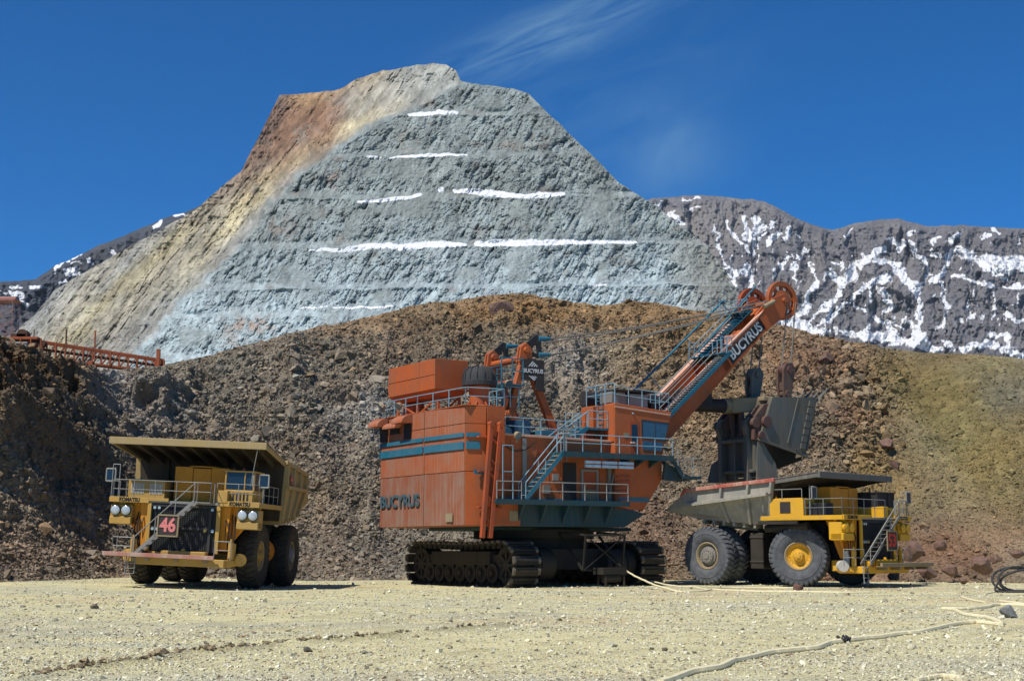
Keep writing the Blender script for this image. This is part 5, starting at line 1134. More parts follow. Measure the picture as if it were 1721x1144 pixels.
    e.hull2([(x0, y0, z0), (x1, y0, z0), (x1, y1, z0), (x0, y1, z0)], [(x0, y0, z1), (x1, y0, z1), (x1, y1, z1), (x0, y1, z1)])
    e.hull2([(x0 + .5, y0 + .4, 11.7), (x1 - .3, y0 + .4, 11.7), (x1 - .3, y1 - .4, 11.7), (x0 + .5, y1 - .4, 11.7)], [(x0 + .02, y0 + .02, z0), (x1 - .02, y0 + .02, z0), (x1 - .02, y1 - .02, z0), (x0 + .02, y1 - .02, z0)])
    e.hull2([(x0, y1, z0 + .3), (x1, y1, z0 + .3), (x1, y1, z1 - .5), (x0, y1, z1 - .5)], [(x0 + .2, y1 + .5, z0 + .5), (x1, y1 + .5, z0 + .5), (x1, y1 + .5, z1 - .9), (x0 + .2, y1 + .5, z1 - .9)])
    e.box(x0 - .03, x0, 0.9, 0.95, z0, z1); e.box(x0 - .03, x0, y0, y1, z0 + .9, z0 + .94)
    pb = e.build('air_plenum', Or, root, bevel=.03)
    e = MB()
    for x in (x0 + .5, x1 - .4):
        for y in (y0 + .4, (y0 + y1) / 2, y1 - .5): e.beam((x, y, 10.6), (x, y, 11.75), .14, .14)
        e.beam((x, y0 + .4, 11.7), (x, (y0 + y1) / 2, 10.7), .09, .09); e.beam((x, y1 - .5, 11.7), (x, (y0 + y1) / 2, 10.7), .09, .09)
    e.box(x0 + .8, x0 + 1.6, 3.2, 4.6, 10.62, 11.6); e.build('plenum_leg', Or, pb)
    # mushroom vent
    e = MB(); e.mat(0); e.lathe([(.75, 10.6), (.75, 10.9), (.62, 11.0), (.66, 12.3)], (-5.9, -3.0, 0), 'z', 24)
    for k in range(8): t = 2 * pi * k / 8; e.beam((-5.9 + .66 * cos(t), -3 + .66 * sin(t), 11.2), (-5.9 + 1.15 * cos(t), -3 + 1.15 * sin(t), 10.65), .06, .08)
    vs = e.build('vent_stack', Or, root, smooth=True)
    e = MB(); e.lathe([(.5, 12.15), (1.08, 12.2), (1.10, 12.48), (1.02, 12.52), (.98, 12.95), (.80, 13.25), (.45, 13.38), (.001, 13.4)], (-5.9, -3.0, 0), 'z', 28)
    for k in range(14): t = 2 * pi * k / 14; c_, s_ = cos(t), sin(t); e.path([(-5.9 + 1.05 * c_, -3 + 1.05 * s_, 12.5), (-5.9 + 1.0 * c_, -3 + 1.0 * s_, 12.95), (-5.9 + .82 * c_, -3 + .82 * s_, 13.28), (-5.9 + .4 * c_, -3 + .4 * s_, 13.41)], .035, 5)
    e.build('vent_cap', M['rubberblack'], vs, smooth=True)
    # floodlights
    def flood(p, d, parent=root):
        p = Vector(p); d = Vector(d).normalized(); k = MB(); k.mat(0); k.tube(p - Vector((0, 0, .45)), p, .04); k.tube(p - d * .12, p + d * .16, .16, .27, 10); k.mat(1); k.tube(p + d * .16, p + d * .175, .25, .25, 10); k.build('floodlight', [M['tan_steel'], M['glass2']], parent)
    flood((-9.0, 4.0, 11.35), (-.7, .1, -.6)); flood((-9.0, 1.7, 11.25), (-.7, -.2, -.6)); flood((-5.3, -6.4, 9.0), (.2, -.8, -.5)); flood((-4.2, -3.6, 12.45), (0, -.8, -.5)); 
    # roof railing
    q = MB(); q.rail([(-6.0, -6.1, 10.66), (-8.5, -5.8, 10.66), (-8.6, 0, 10.66), (-8.5, 4.9, 10.66), (-7.8, 5.9, 10.66), (-5.8, 5.9, 10.66)], 1.05, 1.7, .032)
    q.rail([(-6.0, -6.1, 10.66), (-5.9, -4.2, 10.66)], 1.05, 1.0, .032)
    q.build('roof_railing', Rl, root)
    # folding rotor frame (tall orange rails leaning on the side)
    e = MB()
    for (a_, b_) in (((-7.20, -6.55, 9.6), (-7.9, -6.75, 2.9)), ((-6.55, -6.55, 9.6), (-7.35, -6.7, 2.9))):
        e.beam(a_, b_, .24, .26); e.tube((a_[0], a_[1] - .16, a_[2] - .05), (a_[0], a_[1] + .2, a_[2] - .05), .16, n=12)
    for f in (.12, .3, .42, .62, .8): A = Vector((-7.2, -6.55, 9.6)).lerp(Vector((-7.9, -6.75, 2.9)), f); B = Vector((-6.55, -6.55, 9.6)).lerp(Vector((-7.35, -6.7, 2.9)), f + .07); e.beam(A, B, .1, .14)
    for z in (8.7, 6.7, 4.6): e.box(-8.0, -6.4, -6.5, -6.2, z, z + .12)
    e.build('side_mast', M['orange_dark'], root, bevel=.02)
    q = MB(); q.rail([(-6.6, -6.9, 5.1), (-5.9, -6.9, 5.1)], 3.2, .6, .03); q.build('ladder_cage', Rl, root)
    # ------------------------------------------------ lower walkway, stairs, platforms
    e = MB(); e.box(-7.1, 2.6, -6.95, -5.95, 4.98, 5.1); e.box(-7.1, 2.6, -6.98, -6.93, 4.85, 5.16); e.build('walkway', Te, root)
    q = MB(); q.rail([(-7.0, -6.9, 5.1), (-5.3, -6.9, 5.1)], 1.1, 1.2, .032); q.rail([(-4.0, -6.9, 5.1), (2.5, -6.9, 5.1)], 1.1, 1.5, .032); q.build('walkway_railing', M['rail'], root)
    e = MB(); e.mat(0); A = (-5.0, -6.9, 5.15); B = (-2.2, -6.9, 8.1); e.stairs(A, B, (0, 1, 0), .8, 11, .26, 1); st = e.build('stairs', [Bl, M['white']], root)
    e = MB()
    for y in (-6.9, -6.1):
        e.tube((A[0], y, A[2] + 1), (B[0], y, B[2] + 1), .035)
        for f in (0, .5, 1): c = Vector((A[0] + (B[0] - A[0]) * f, y, A[2] + (B[2] - A[2]) * f)); e.tube(c, c + Vector((0, 0, 1)), .03)
    e.build('stair_rail', Rl, st)
    e = MB(); e.box(-2.4, 6.05, -7.0, -5.4, 7.92, 8.06); e.box(-2.4, 6.05, -7.04, -6.98, 7.75, 8.10); e.box(-2.4, -.9, -5.4, -4.6, 7.85, 8.02)
    for x in (2.6, 3.7, 4.8): e.hull2([(x, -6.03, 7.3), (x, -6.9, 7.78), (x, -6.03, 7.78)], [(x + .5, -6.03, 7.75), (x + .5, -6.9, 7.9), (x + .5, -6.03, 7.9)])
    e.build('cab_walkway', Te, root)
    q = MB(); q.rail([(-2.3, -6.95, 8.06), (6.0, -6.95, 8.06)], 1.1, 1.45, .032); q.rail([(-2.3, -6.95, 8.06), (-2.3, -6.2, 8.06)], 1.1, .8, .032); q.build('cab_walkway_railing', Rl, root)
    # second flight up to roof level
    e = MB(); A = (-1.9, -5.3, 8.1); B = (0.6, -5.3, 9.75); e.mat(0).stairs(A, B, (0, 1, 0), .8, 7, .26, 1); st = e.build('stairs', [Bl, M['white']], root)
    e = MB()
    for y in (-5.3, -4.5):
        e.tube((A[0], y, A[2] + 1), (B[0], y, B[2] + 1), .035)
        for f in (0, .5, 1): c = Vector((A[0] + (B[0] - A[0]) * f, y, A[2] + (B[2] - A[2]) * f)); e.tube(c, c + Vector((0, 0, 1)), .03)
    e.build('stair_rail', Rl, st)
    e = MB(); e.box(.5, 2.2, -5.4, -3.2, 9.65, 9.78); e.build('landing', Bl, root)
    q = MB(); q.rail([(-5.5, -5.4, 9.05), (-.4, -5.4, 8.95)], 1.1, 1.3, .032); q.rail([(-5.5, -1.8, 9.05), (0.2, -1.8, 8.95)], 1.1, 1.3, .03); q.rail([(.6, -5.4, 9.78), (2.1, -5.4, 9.78)], 1.05, .9, .032); q.rail([(.4, -3.2, 9.78), (2.1, -3.2, 9.78)], 1.05, .9, .032); q.build('house_roof_railing', Rl, root)
    e = MB(); e.box(-3.6, -2.4, -3.4, -2.3, 9.05, 10.2); e.tube((-4.6, -4.2, 9.3), (-4.6, -2.8, 9.3), .35, n=14); e.box(-2.0, -1.0, -4.0, -2.6, 9.0, 9.6); e.tube((-3.0, -2.3, 9.7), (-3.0, -1.2, 9.7), .45, n=16); e.build('roof_motor', Bl, root, bevel=.03)
    # lamp bank below the cab walkway, door and panels in the side wall
    e = MB(); 
    for i in range(3):
        for j in (0, 1): e.box(-.7 + i * 1.25, .45 + i * 1.25, -6.95, -6.75, 7.42 - j * .24, 7.60 - j * .24)
    e.build('lamp_bank', M['lens'], root, bevel=.02)
    e = MB(); e.mat(1); e.box(-1.4, -.45, -5.56, -5.505, 5.05, 7.5); e.build('dark_doorway', [M['black'], M['black']], root)
    e = MB(); e.mat(0); e.box(-.1, .05, -5.62, -5.5, 5.05, 7.15); e.box(1.05, 1.2, -5.62, -5.5, 5.05, 7.15); e.box(.05, 1.05, -5.62, -5.5, 7.0, 7.15); e.mat(1); e.box(.05, 1.05, -5.56, -5.51, 5.05, 7.0); e.mat(2); e.box(.05, 1.05, -5.60, -5.57, 5.1, 5.9); e.build('house_door', [M['metalgrey'], M['orange_dark'], M['tan_steel']], root, bevel=.01)
    e = MB()
    e.box(-2.2, -1.8, -5.62, -5.5, 6.4, 6.8); e.build('junction_box', M['metalgrey'], root); e = MB(); e.box(-2.9, -2.4, -5.60, -5.5, 5.6, 6.1); e.build('junction_box', M['metalgrey'], root)
    e = MB(); e.box(1.9, 2.15, -5.7, -5.5, 5.1, 7.6); e.build('wall_post', M['metalgrey'], root); e = MB(); e.tube((1.7, -5.8, 5.1), (2.5, -5.9, 7.9), .05); e.build('brace_rod', M['metalgrey'], root)
    e = MB(); e.sweep(smooth_wire([(-5.9, -5.62, 8.5), (-5.0, -5.62, 8.1), (-4.2, -5.62, 8.2), (-3.5, -5.62, 8.6)]), .03, 6); e.build('wall_cable', M['black'], root, smooth=True)
    e = MB(); e.box(-4.4, -4.1, -5.6, -5.5, 5.2, 8.9); e.build('wall_post', M['metalgrey'], root)
    for x in (-1.6, -1.2): e = MB(); e.tube((x, -5.6, 7.6), (x, -5.6, 8.9), .06); e.build('wall_pipe', M['metalgrey'], root)
    e = MB()
    e = MB()
    for x in (-5.2, -4.25, -3.35, -2.5, -1.55, 1.35, 2.0): e.box(x - .02, x + .02, -5.53, -5.50, 5.1, 8.85)
    e.box(-6.0, 2.2, -5.525, -5.50, 7.0, 7.05)
    e.build('wall_seam', Or, root)
    e = MB(); e.box(-3.2, -2.6, -5.54, -5.505, 7.3, 8.2)
    for k in range(7): e.box(-3.17, -2.63, -5.57, -5.54, 7.36 + k * .115, 7.41 + k * .115)
    e.build('wall_grille', M['orange_dark'], root)
    e = MB()
    e = MB(); e.box(-8.7, -8.66, -5.6, -5.5, 3.7, 3.72)
    for y, z in ((-3.0, 11.9), (-3.0, 11.3)): pass
    e = MB(); e.hull2([(2.3, -6.01, 5.3), (3.2, -6.01, 5.3), (3.2, -6.01, 7.4)], [(2.3, -6.3, 5.3), (3.0, -6.3, 5.3), (3.2, -6.2, 7.2)]) if False else None
    for z in np.arange(5.2, 7.0, .3): e.beam((2.25, -6.08, z), (3.3, -6.08, z + .05), .05, .12)
    e.build('louvre_panel', M['orange_dark'], root)
    # ------------------------------------------------ operator cab
    e = MB(); e.hull2([(2.2, -6.0, 8.07), (5.9, -6.0, 8.07), (6.75, -6.0, 11.0), (2.2, -6.0, 11.35)], [(2.2, -2.7, 8.07), (5.9, -2.7, 8.07), (6.75, -2.7, 11.0), (2.2, -2.7, 11.35)])
    e.box(2.15, 2.2, -5.95, -5.0, 8.9, 11.3); e.box(1.95, 2.2, -4.0, -2.7, 8.6, 11.3)
    cab = e.build('operator_cab', Or, root, bevel=.08)
    e = MB(); e.beam((2.2, -6.03, 11.12), (6.6, -6.03, 10.80), .04, .10); e.build('cab_trim', M['pink'], cab)
    e = MB(); e.hull2([(4.35, -6.03, 9.25), (6.1, -6.03, 9.15), (6.42, -6.03, 10.2), (4.42, -6.03, 10.3)], [(4.35, -5.98, 9.25), (6.1, -5.98, 9.15), (6.42, -5.98, 10.2), (4.42, -5.98, 10.3)]); e.build('cab_window', M['glass2'], cab, bevel=.0)
    e = MB(); e.hull2([(4.35, -6.03, 8.5), (5.85, -6.03, 8.45), (6.0, -6.03, 8.98), (4.35, -6.03, 9.05)], [(4.35, -5.98, 8.5), (5.85, -5.98, 8.45), (6.0, -5.98, 8.98), (4.35, -5.98, 9.05)]); e.build('cab_window', M['glass2'], cab)
    e = MB()
    e.box(4.28, 4.36, -6.04, -6.0, 9.15, 10.38); e.beam((4.3, -6.02, 10.36), (6.5, -6.02, 10.25), .05, .07); e.beam((4.3, -6.02, 9.2), (6.15, -6.02, 9.1), .05, .07); e.beam((6.12, -6.02, 9.1), (6.48, -6.02, 10.26), .05, .07); e.beam((5.3, -6.03, 9.2), (5.4, -6.03, 10.3), .04, .04)
    e.build('window_frame', M['rubberblack'], cab)
    e = MB(); e.mat(0); e.box(3.35, 4.1, -6.02, -6.0, 8.15, 10.25); e.mat(1); e.box(3.5, 3.95, -6.035, -6.01, 8.98, 10.05); e.mat(2); e.box(3.4, 3.7, -6.1, -6.02, 8.85, 8.95); e.build('cab_door', [M['orange_dark'], M['glass'], M['white']], cab)
    e = MB(); e.tube((3.6, -6.0, 10.75), (3.6, -6.08, 10.75), .06, n=10); e.build('cab_lamp', M['lens'], cab)
    q = MB()
    for y in (-4.85, -4.3): q.tube((2.05, y, 8.5), (2.05, y, 12.3), .03)
    for z in np.arange(8.7, 12.2, .32): q.tube((2.05, -4.85, z), (2.05, -4.3, z), .022)
    q.build('cab_ladder', M['blue'], cab)
    # cab roof: rails, coolers
    q = MB(); zr = 11.36
    q.rail([(2.3, -5.9, zr), (6.6, -5.9, 11.05)], 1.1, 1.1, .03); q.rail([(2.3, -5.9, zr), (2.3, -2.8, zr)], 1.25, 1.0, .035); q.rail([(2.3, -2.8, zr), (7.2, -2.6, zr)], 1.25, 1.2, .03); q.rail([(6.6, -5.9, 11.05), (6.9, -3.6, 11.2)], 1.15, 1.0, .03)
    q.build('cab_roof_railing', Rl, cab)
    e = MB(); e.mat(0); e.box(3.0, 4.1, -4.6, -3.3, zr - .02, 12.25); e.box(4.45, 5.9, -4.6, -3.3, zr - .1, 12.2); e.box(4.12, 4.42, -4.4, -3.4, zr - .1, 12.1); e.mat(1); e.box(3.1, 6.2, -4.9, -3.2, 12.28, 12.4); e.box(6.2, 6.9, -4.6, -3.8, 11.1, 11.7); e.build('air_cooler', [M['metalgrey'], M['black']], cab, bevel=.02)
    # outrigger platform at the front
    e = MB(); e.mat(0).stairs((5.95, -6.9, 7.95), (6.9, -6.9, 6.85), (0, 1, 0), 1.0, 4, .3); e.box(6.8, 8.3, -7.0, -5.6, 6.68, 6.85); e.hull2([(5.6, -6.5, 6.6), (6.9, -6.5, 6.5), (8.2, -6.5, 6.68), (5.8, -6.5, 7.7)], [(5.6, -6.3, 6.6), (6.9, -6.3, 6.5), (8.2, -6.3, 6.68), (5.8, -6.3, 7.7)]); e.build('front_platform', Te, root)
    q = MB(); q.rail([(6.0, -6.95, 8.06), (6.9, -6.95, 6.9)], 1.1, .8, .028); q.rail([(6.9, -6.95, 6.85), (8.25, -6.95, 6.85), (8.25, -5.65, 6.85), (6.9, -5.65, 6.85)], 1.15, .8, .028); q.build('platform_railing', M['rail'], root)
    # ------------------------------------------------ A-frame gantry
    e = MB()
    for y in (-2.2, 1.8):
        T = Vector((-2.1, y, 14.55)); e.beam(T, (-3.7, y, 9.0), .38, .42); e.beam(T, (.5, y, 9.0), .40, .48)
        e.prism([(-2.65, 14.0), (-1.55, 14.0), (-1.7, 15.0), (-2.1, 15.3), (-2.5, 15.0)], y - .22, y - .08, 'y'); e.prism([(-2.65, 14.0), (-1.55, 14.0), (-1.7, 15.0), (-2.1, 15.3), (-2.5, 15.0)], y + .08, y + .22, 'y')
        e.tube((-2.1, y - .4, 14.8), (-2.1, y + .4, 14.8), .2, n=16)
    e.tube((-2.1, -2.2, 14.3), (-2.1, 1.8, 14.3), .22, n=14); e.beam((-2.5, -2.2, 12.9), (-2.5, 1.8, 12.9), .2, .2); e.beam((-3.7, -2.2, 9.3), (-2.2, 1.8, 13.8), .12, .12)
    af = e.build('gantry', Or, root, bevel=.03)
    for y in (-2.2, 1.8):
        e = MB(); e.prism([(-2.3, 14.6), (-1.9, 14.55), (-1.2, 15.35), (-.85, 15.75), (-1.25, 15.9), (-2.35, 15.0)], y - .07, y + .07, 'y'); e.beam((-1.05, y, 15.6), (-.95, y, 14.55), .16, .34); e.beam((-1.0, y, 14.5), (-1.9, y, 14.7), .15, .25)
        e.build('suspension_link', M['black'], af, bevel=.02)
    for y in (-2.2, 1.8):
        for z in (15.62, 14.58): e = MB(); e.tube((-1.05, y, z), (-.1, y, z + .1), .20, .10, 10); e.build('rope_socket', M['blue'], af, smooth=True)
    e = MB(); e.mat(0); e.box(-2.55, -.85, -2.62, -2.50, 12.85, 14.2); e.box(-1.5, -.85, -2.62, -2.50, 12.2, 12.87)
    sg = e.build('sign_board', M['plate'], root, bevel=.01)
    lettering('BUCYRUS', .36, M['letter_w'], sg, (-1.7, -2.635, 13.45), axes((1, 0, 0), (0, 0, 1)), .005, .012, width=1.5)
    e = MB()
    for k in range(4): e.add([(x, -2.635, z) for x, z in ((-1.7 - .38 + .2 * k, 13.74), (-1.7 - .27 + .2 * k, 13.74), (-1.7 + .02 + .1 * k - .0, 14.05 - .07 * k), (-1.7 - .04 + .09 * k, 14.1 - .07 * k))], [(0, 1, 2, 3)])
    e.build('emblem', M['letter_w'], sg); e = MB()
    for k in range(4): e.add([(x, -2.635, z) for x, z in ((-1.7 - .36 + .2 * k, 13.14), (-1.7 - .25 + .2 * k, 13.14), (-1.7 + .16 + .07 * k, 12.9 + .08 * k), (-1.7 + .07 + .07 * k, 12.84 + .1 * k))], [(0, 1, 2, 3)])
    e.build('emblem', M['letter_w'], sg)
    q = MB(); q.rail([(-4.3, -3.0, 12.5), (-2.7, -3.0, 12.5)], 1.6, .8, .04); q.rail([(-4.3, -3.0, 11.0), (-3.0, -3.0, 11.0)], 1.3, .6, .035); q.rail([(-4.3, 1.5, 12.5), (-4.3, -3.0, 12.5)], 1.1, 1.1, .035); q.rail([(-4.2, -3.0, 10.9), (-4.2, -1.8, 10.9)], 1.6, .6, .035); q.box(-4.3, -2.6, -3.0, 1.8, 12.42, 12.5)
    for y in (-3.0, -2.4): q.tube((-4.25, y, 9.0), (-4.25, y, 13.5), .035)
    for z in np.arange(9.2, 13.4, .35): q.tube((-4.25, -3.0, z), (-4.25, -2.4, z), .022)
    q.build('gantry_railing', M['blue'], af)
    # suspension ropes to the boom point
    for y in (-2.2, 1.8):
        for z, dy in ((15.72, .0), (14.68, .0)):
            for k in (-.09, .09):
                e = MB(); P = Vector((-.1, y + k, z)); Q = Vector((19.1, (y * .8) + k, 19.95 + (.12 if z > 15 else -.05))); pts = [P.lerp(Q, f) - Vector((0, 0, 1.0 * f * (1 - f))) for f in np.linspace(0, 1, 12)]
                e.sweep(pts, .052, 6); e.build('suspension_rope', M['rope'], root, smooth=True)
    # ------------------------------------------------ boom
    A = Vector((6.2, 0, 7.7)); B = Vector((20.0, 0, 19.55)); d = (B - A).normalized(); nrm = Vector((-d.z, 0, d.x)); hb = 1.7
    def bp(s, y, n): return A + d * s + nrm * n + Vector((0, y, 0))
    L = (B - A).length
    e = MB(); e.mat(0)
    for y0, y1 in ((-hb, -hb + .55), (hb - .55, hb)):    # the two box girders
        o1 = [bp(-.4, y0, -.75), bp(L * .25, y0, -.95), bp(L * .93, y0, -.62), bp(L + .3, y0, -.45), bp(L + .3, y0, .35), bp(L * .9, y0, .55), bp(.0, y0, .70)]
        e.hull2(o1, [v + Vector((0, y1 - y0, 0)) for v in o1])
    for s0, s1 in ((.4, 1.3), (L * .62, L * .66), (L * .80, L * .84), (L * .95, L * 1.0)): e.hull2([bp(s0, -hb, -.6), bp(s1, -hb, -.6), bp(s1, -hb, .4), bp(s0, -hb, .4)], [bp(s0, hb, -.6), bp(s1, hb, -.6), bp(s1, hb, .4), bp(s0, hb, .4)])
    e.hull2([bp(1.0, -hb, -.72), bp(L * .62, -hb, -.66), bp(L * .62, -hb, -.6), bp(1.0, -hb, -.66)], [bp(1.0, hb, -.72), bp(L * .62, hb, -.66), bp(L * .62, hb, -.6), bp(1.0, hb, -.66)])
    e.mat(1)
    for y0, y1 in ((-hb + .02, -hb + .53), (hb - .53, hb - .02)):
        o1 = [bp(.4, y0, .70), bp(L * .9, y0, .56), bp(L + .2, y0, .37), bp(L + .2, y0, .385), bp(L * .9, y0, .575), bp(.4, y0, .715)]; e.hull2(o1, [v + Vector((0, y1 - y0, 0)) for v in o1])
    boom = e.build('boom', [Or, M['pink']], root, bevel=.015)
    # shipper shaft & crowd machinery
    e = MB(); sc = bp(L * .50, 0, -.75); e.tube(sc + Vector((0, -1.2, 0)), sc + Vector((0, 1.2, 0)), .6, n=20); e.box(sc.x - 1.2, sc.x + .9, -.9, .9, sc.z - 1.0, sc.z + .35); e.build('saddle_block', M['black'], boom, bevel=.05)
    # stairway along the near girder: toothed tread edge
    e = MB(); e.mat(0); y0, y1 = -hb - .75, -hb + .1
    e.hull2([bp(.6, y0, .42), bp(L * .66, y0, .42), bp(L * .66, y0, .66), bp(.6, y0, .66)], [bp(.6, y0 + .06, .42), bp(L * .66, y0 + .06, .42), bp(L * .66, y0 + .06, .66), bp(.6, y0 + .06, .66)])
    e.hull2([bp(.6, y0, .40), bp(L * .66, y0, .40), bp(L * .66, y0, .44), bp(.6, y0, .44)], [bp(.6, y1, .40), bp(L * .66, y1, .40), bp(L * .66, y1, .44), bp(.6, y1, .44)])
    e.mat(1)
    for k in range(44):
        c = bp(.7 + k * (L * .655 - .7) / 43, 0, .72); e.box(c.x - .13, c.x + .13, y0 + .05, y1 - .05, c.z - .02, c.z + .03)
    bs = e.build('boom_stairs', [Bl, M['rail']], boom)
    q = MB()
    for yy, off in ((y0 + .02, .7),):
        q.tube(bp(.6, yy, 1.45), bp(L * .60, yy, 1.45), .032)
        for f in np.linspace(.6, L * .60, 9): q.tube(bp(f, yy, .6), bp(f, yy, 1.45), .028)
    q.tube(bp(.6, -.55, 1.0), bp(L * .62, -.55, 1.0), .03); q.tube(bp(.6, .2, .9), bp(L * .62, .2, .9), .03); q.tube(bp(.6, .9, .95), bp(L * .9, .9, 1.0), .05)
    for f in np.linspace(1.0, L * .6, 6): q.tube(bp(f, .9, .3), bp(f, .9, .95), .02); q.tube(bp(f, -.55, .3), bp(f, -.55, 1.0), .02)
    q.build('boom_handrail', M['rail'], boom)
    # blue middle walkway in the upper half and platforms
    e = MB(); s0, s1 = L * .64, L * .98
    e.hull2([bp(s0, .1, .62), bp(s1, .1, .50), bp(s1, .1, .56), bp(s0, .1, .68)], [bp(s0, .95, .62), bp(s1, .95, .50), bp(s1, .95, .56), bp(s0, .95, .68)])
    c = bp(L * .64, 0, .72); e.box(c.x - .5, c.x + .5, -hb - .75, 1.2, c.z - .06, c.z + .02); c = bp(L * .93, 0, .9); e.box(c.x - .6, c.x + .5, .2, 2.0, c.z - .06, c.z)
    for k in range(20): c = bp(s0 + k * (s1 - s0) / 19, 0, .76); e.box(c.x - .14, c.x + .14, .12, .93, c.z - .02, c.z + .03)
    e.build('upper_walkway', Bl, boom)
    q = MB()
    for yy in (.1, .95):
        q.tube(bp(s0, yy, 1.55), bp(s1, yy, 1.45), .03)
        for f in np.linspace(s0, s1, 6): q.tube(bp(f, yy, .6), bp(f, yy, 1.55), .026)
    c = bp(L * .64, 0, .75); q.rail([(c.x - .45, -hb - .7, c.z), (c.x + .55, -hb - .7, c.z), (c.x + .55, -.3, c.z)], 1.1, .6, .03); q.rail([(c.x - .45, 1.1, c.z), (c.x + .55, 1.1, c.z)], 1.1, .6, .03)
    c = bp(L * .93, 0, .93); q.rail([(c.x - .6, 2.0, c.z), (c.x + .5, 2.0, c.z), (c.x + .5, .2, c.z)], 1.1, .6, .03)
    q.build('walkway_rail', Rl, boom)
    # tall blue guide tubes beside the far girder
    e = MB(); e.tube((8.4, 2.1, 12.1), bp(L * .97, 2.1, 1.9), .085, n=10)
    for f in (.45, .7, .95): e.tube(bp(L * f, 1.7, .4), bp(L * f, 2.1, 1.9 + (1 - f) * .8), .04)
    e.tube(bp(L * .62, -.1, 1.35), bp(L + .5, -.5, 1.9), .07, n=8)
    e.build('guide_tube', M['blue'], boom, smooth=True)
    e = MB(); c = bp(L * .78, -.55, .2)
    e.lathe([(.62, -.35), (.66, -.3), (.66, .3), (.62, .35)], c, 'z', 24); e.build('deflector_drum', M['red'], boom, smooth=True)
    # boom-point sheaves
    for y, mtl in ((-1.55, 'orange'), (1.6, 'orange_dark')):
        S = Vector((20.7, y, 20.25)); e = MB(); R = 1.42
        e.lathe([(R * .77, -.16), (R, -.17), (R + .02, -.10), (R - .10, 0), (R + .02, .10), (R, .17), (R * .77, .16)], S, 'y', 40, closed=True)
        e.lathe([(.001, -.30), (.20, -.30), (.22, -.20), (.78, -.13), (.78, .13), (.22, .20), (.20, .30), (.001, .30)], S, 'y', 24)
        for k in range(9):
            t = 2 * pi * k / 9 + .2; w0, w1 = .30, .20; r0, r1 = .60, R * .84
            p = Vector((cos(t), 0, sin(t))); q_ = Vector((-sin(t), 0, cos(t)))
            o1 = [S + p * r0 + q_ * .20, S + p * (r0 + .2) + q_ * .11, S + p * (r1 - .12) + q_ * .12, S + p * r1 + q_ * .24, S + p * r1 - q_ * .24, S + p * (r1 - .12) - q_ * .13, S + p * (r0 + .25) - q_ * .12, S + p * r0 - q_ * .20]
            e.hull2([v + Vector((0, -.08, 0)) for v in o1], [v + Vector((0, .08, 0)) for v in o1])
        e.build('sheave', M[mtl], boom, smooth=True)
    e = MB()
    for y0, y1 in ((-hb - .12, -hb - .0), (-1.2, -1.08), (1.1, 1.25), (1.95, 2.1)):
        o1 = [bp(L * .90, y0, -.6), bp(L + .2, y0, -.85), (21.0, y0, 19.9), (21.15, y0, 20.35), (20.7, y0, 20.75), bp(L + .2, y0, .85), bp(L * .90, y0, .55)]; o1 = [Vector(v) for v in o1]; e.hull2(o1, [v + Vector((0, y1 - y0, 0)) for v in o1])
    e.tube((20.7, -2.0, 20.25), (20.7, 2.1, 20.25), .17, n=14); e.build('boom_point', Or, boom, bevel=.02)
    e = MB(); P0 = Vector((18.6, -hb - .25, 19.0)); e.tube(P0 + Vector((0, 0, .55)), P0 + Vector((1.0, 0, 1.05)), .16, n=10); e.build('rope_anchor', M['tan_steel'], boom, smooth=True)
    # boom lettering
    mid = bp(L * .782, -hb - .02, -.02); plm = MB(); o1 = [bp(L * .665, -hb - .012, -.52), bp(L * .915, -hb - .012, -.42), bp(L * .915, -hb - .012, .38), bp(L * .665, -hb - .012, .40)]; plm.hull2(o1, [v + Vector((0, .01, 0)) for v in o1]); np_ = plm.build('name_panel', M['letter'], boom)
    lettering('BUCYRUS', 1.0, M['letter_w'], np_, mid, axes(d, nrm), .006, .025, width=3.8)
    # ------------------------------------------------ dipper handle, dipper
    hx0, hx1 = 4.0, 16.3; hz = 12.25; e = MB(); e.tube((hx0, 0, hz - .0), (hx1, 0, hz + .15), .50, n=28); e.build('dipper_handle', M['black'], root, smooth=True)
    e = MB(); e.tube((16.2, 0, hz + .15), (16.9, 0, hz + .2), .56, n=24); e.hull2([(16.7, -.6, 12.0), (18.3, -1.9, 12.05), (19.8, -1.9, 12.1), (19.8, -1.9, 13.05), (18.3, -1.9, 13.2), (16.7, -.6, 13.0)], [(16.7, .6, 12.0), (18.3, 1.9, 12.05), (19.8, 1.9, 12.1), (19.8, 1.9, 13.05), (18.3, 1.9, 13.2), (16.7, .6, 13.0)]) if False else None
    for s in (-1, 1): e.hull2([(16.6, s * .05, 11.9), (16.6, s * .05, 12.95), (19.9, s * 1.45, 13.1), (19.9, s * 1.45, 12.1)], [(16.6, s * .6, 11.9), (16.6, s * .6, 12.95), (19.9, s * 1.95, 13.1), (19.9, s * 1.95, 12.1)])
    e.box(18.4, 19.9, -1.9, 1.9, 12.75, 13.08); e.build('handle_yoke', M['tan_steel'], root, bevel=.05)
    dip = MB(); hy = 2.3
    def ring(x0, x1, zf, rc, z0, zfar):   # rounded plan outline; z may vary with x and y
        pts = []
        for (cx_, cy_, a0) in ((x1 - rc, -hy + rc, -90), (x1 - rc, hy - rc, 0)):
            for k in range(6): t = rad(a0 + 90 * k / 5); pts.append((cx_ + rc * cos(t), cy_ + rc * sin(t)))
        pts += [(x0, hy), (x0, -hy)]
        return [(x, y, z0 + (zf - z0) * (x - x0) / (x1 - x0) + zfar * (y + hy) / (2 * hy)) for x, y in pts]
    top = ring(18.9, 23.9, 13.25, 1.1, 13.0, 0.1); bot = ring(17.55, 22.5, 8.85, 1.1, 9.95, -.9)
    n = len(top); c1_ = Vector((21, 0, 0))
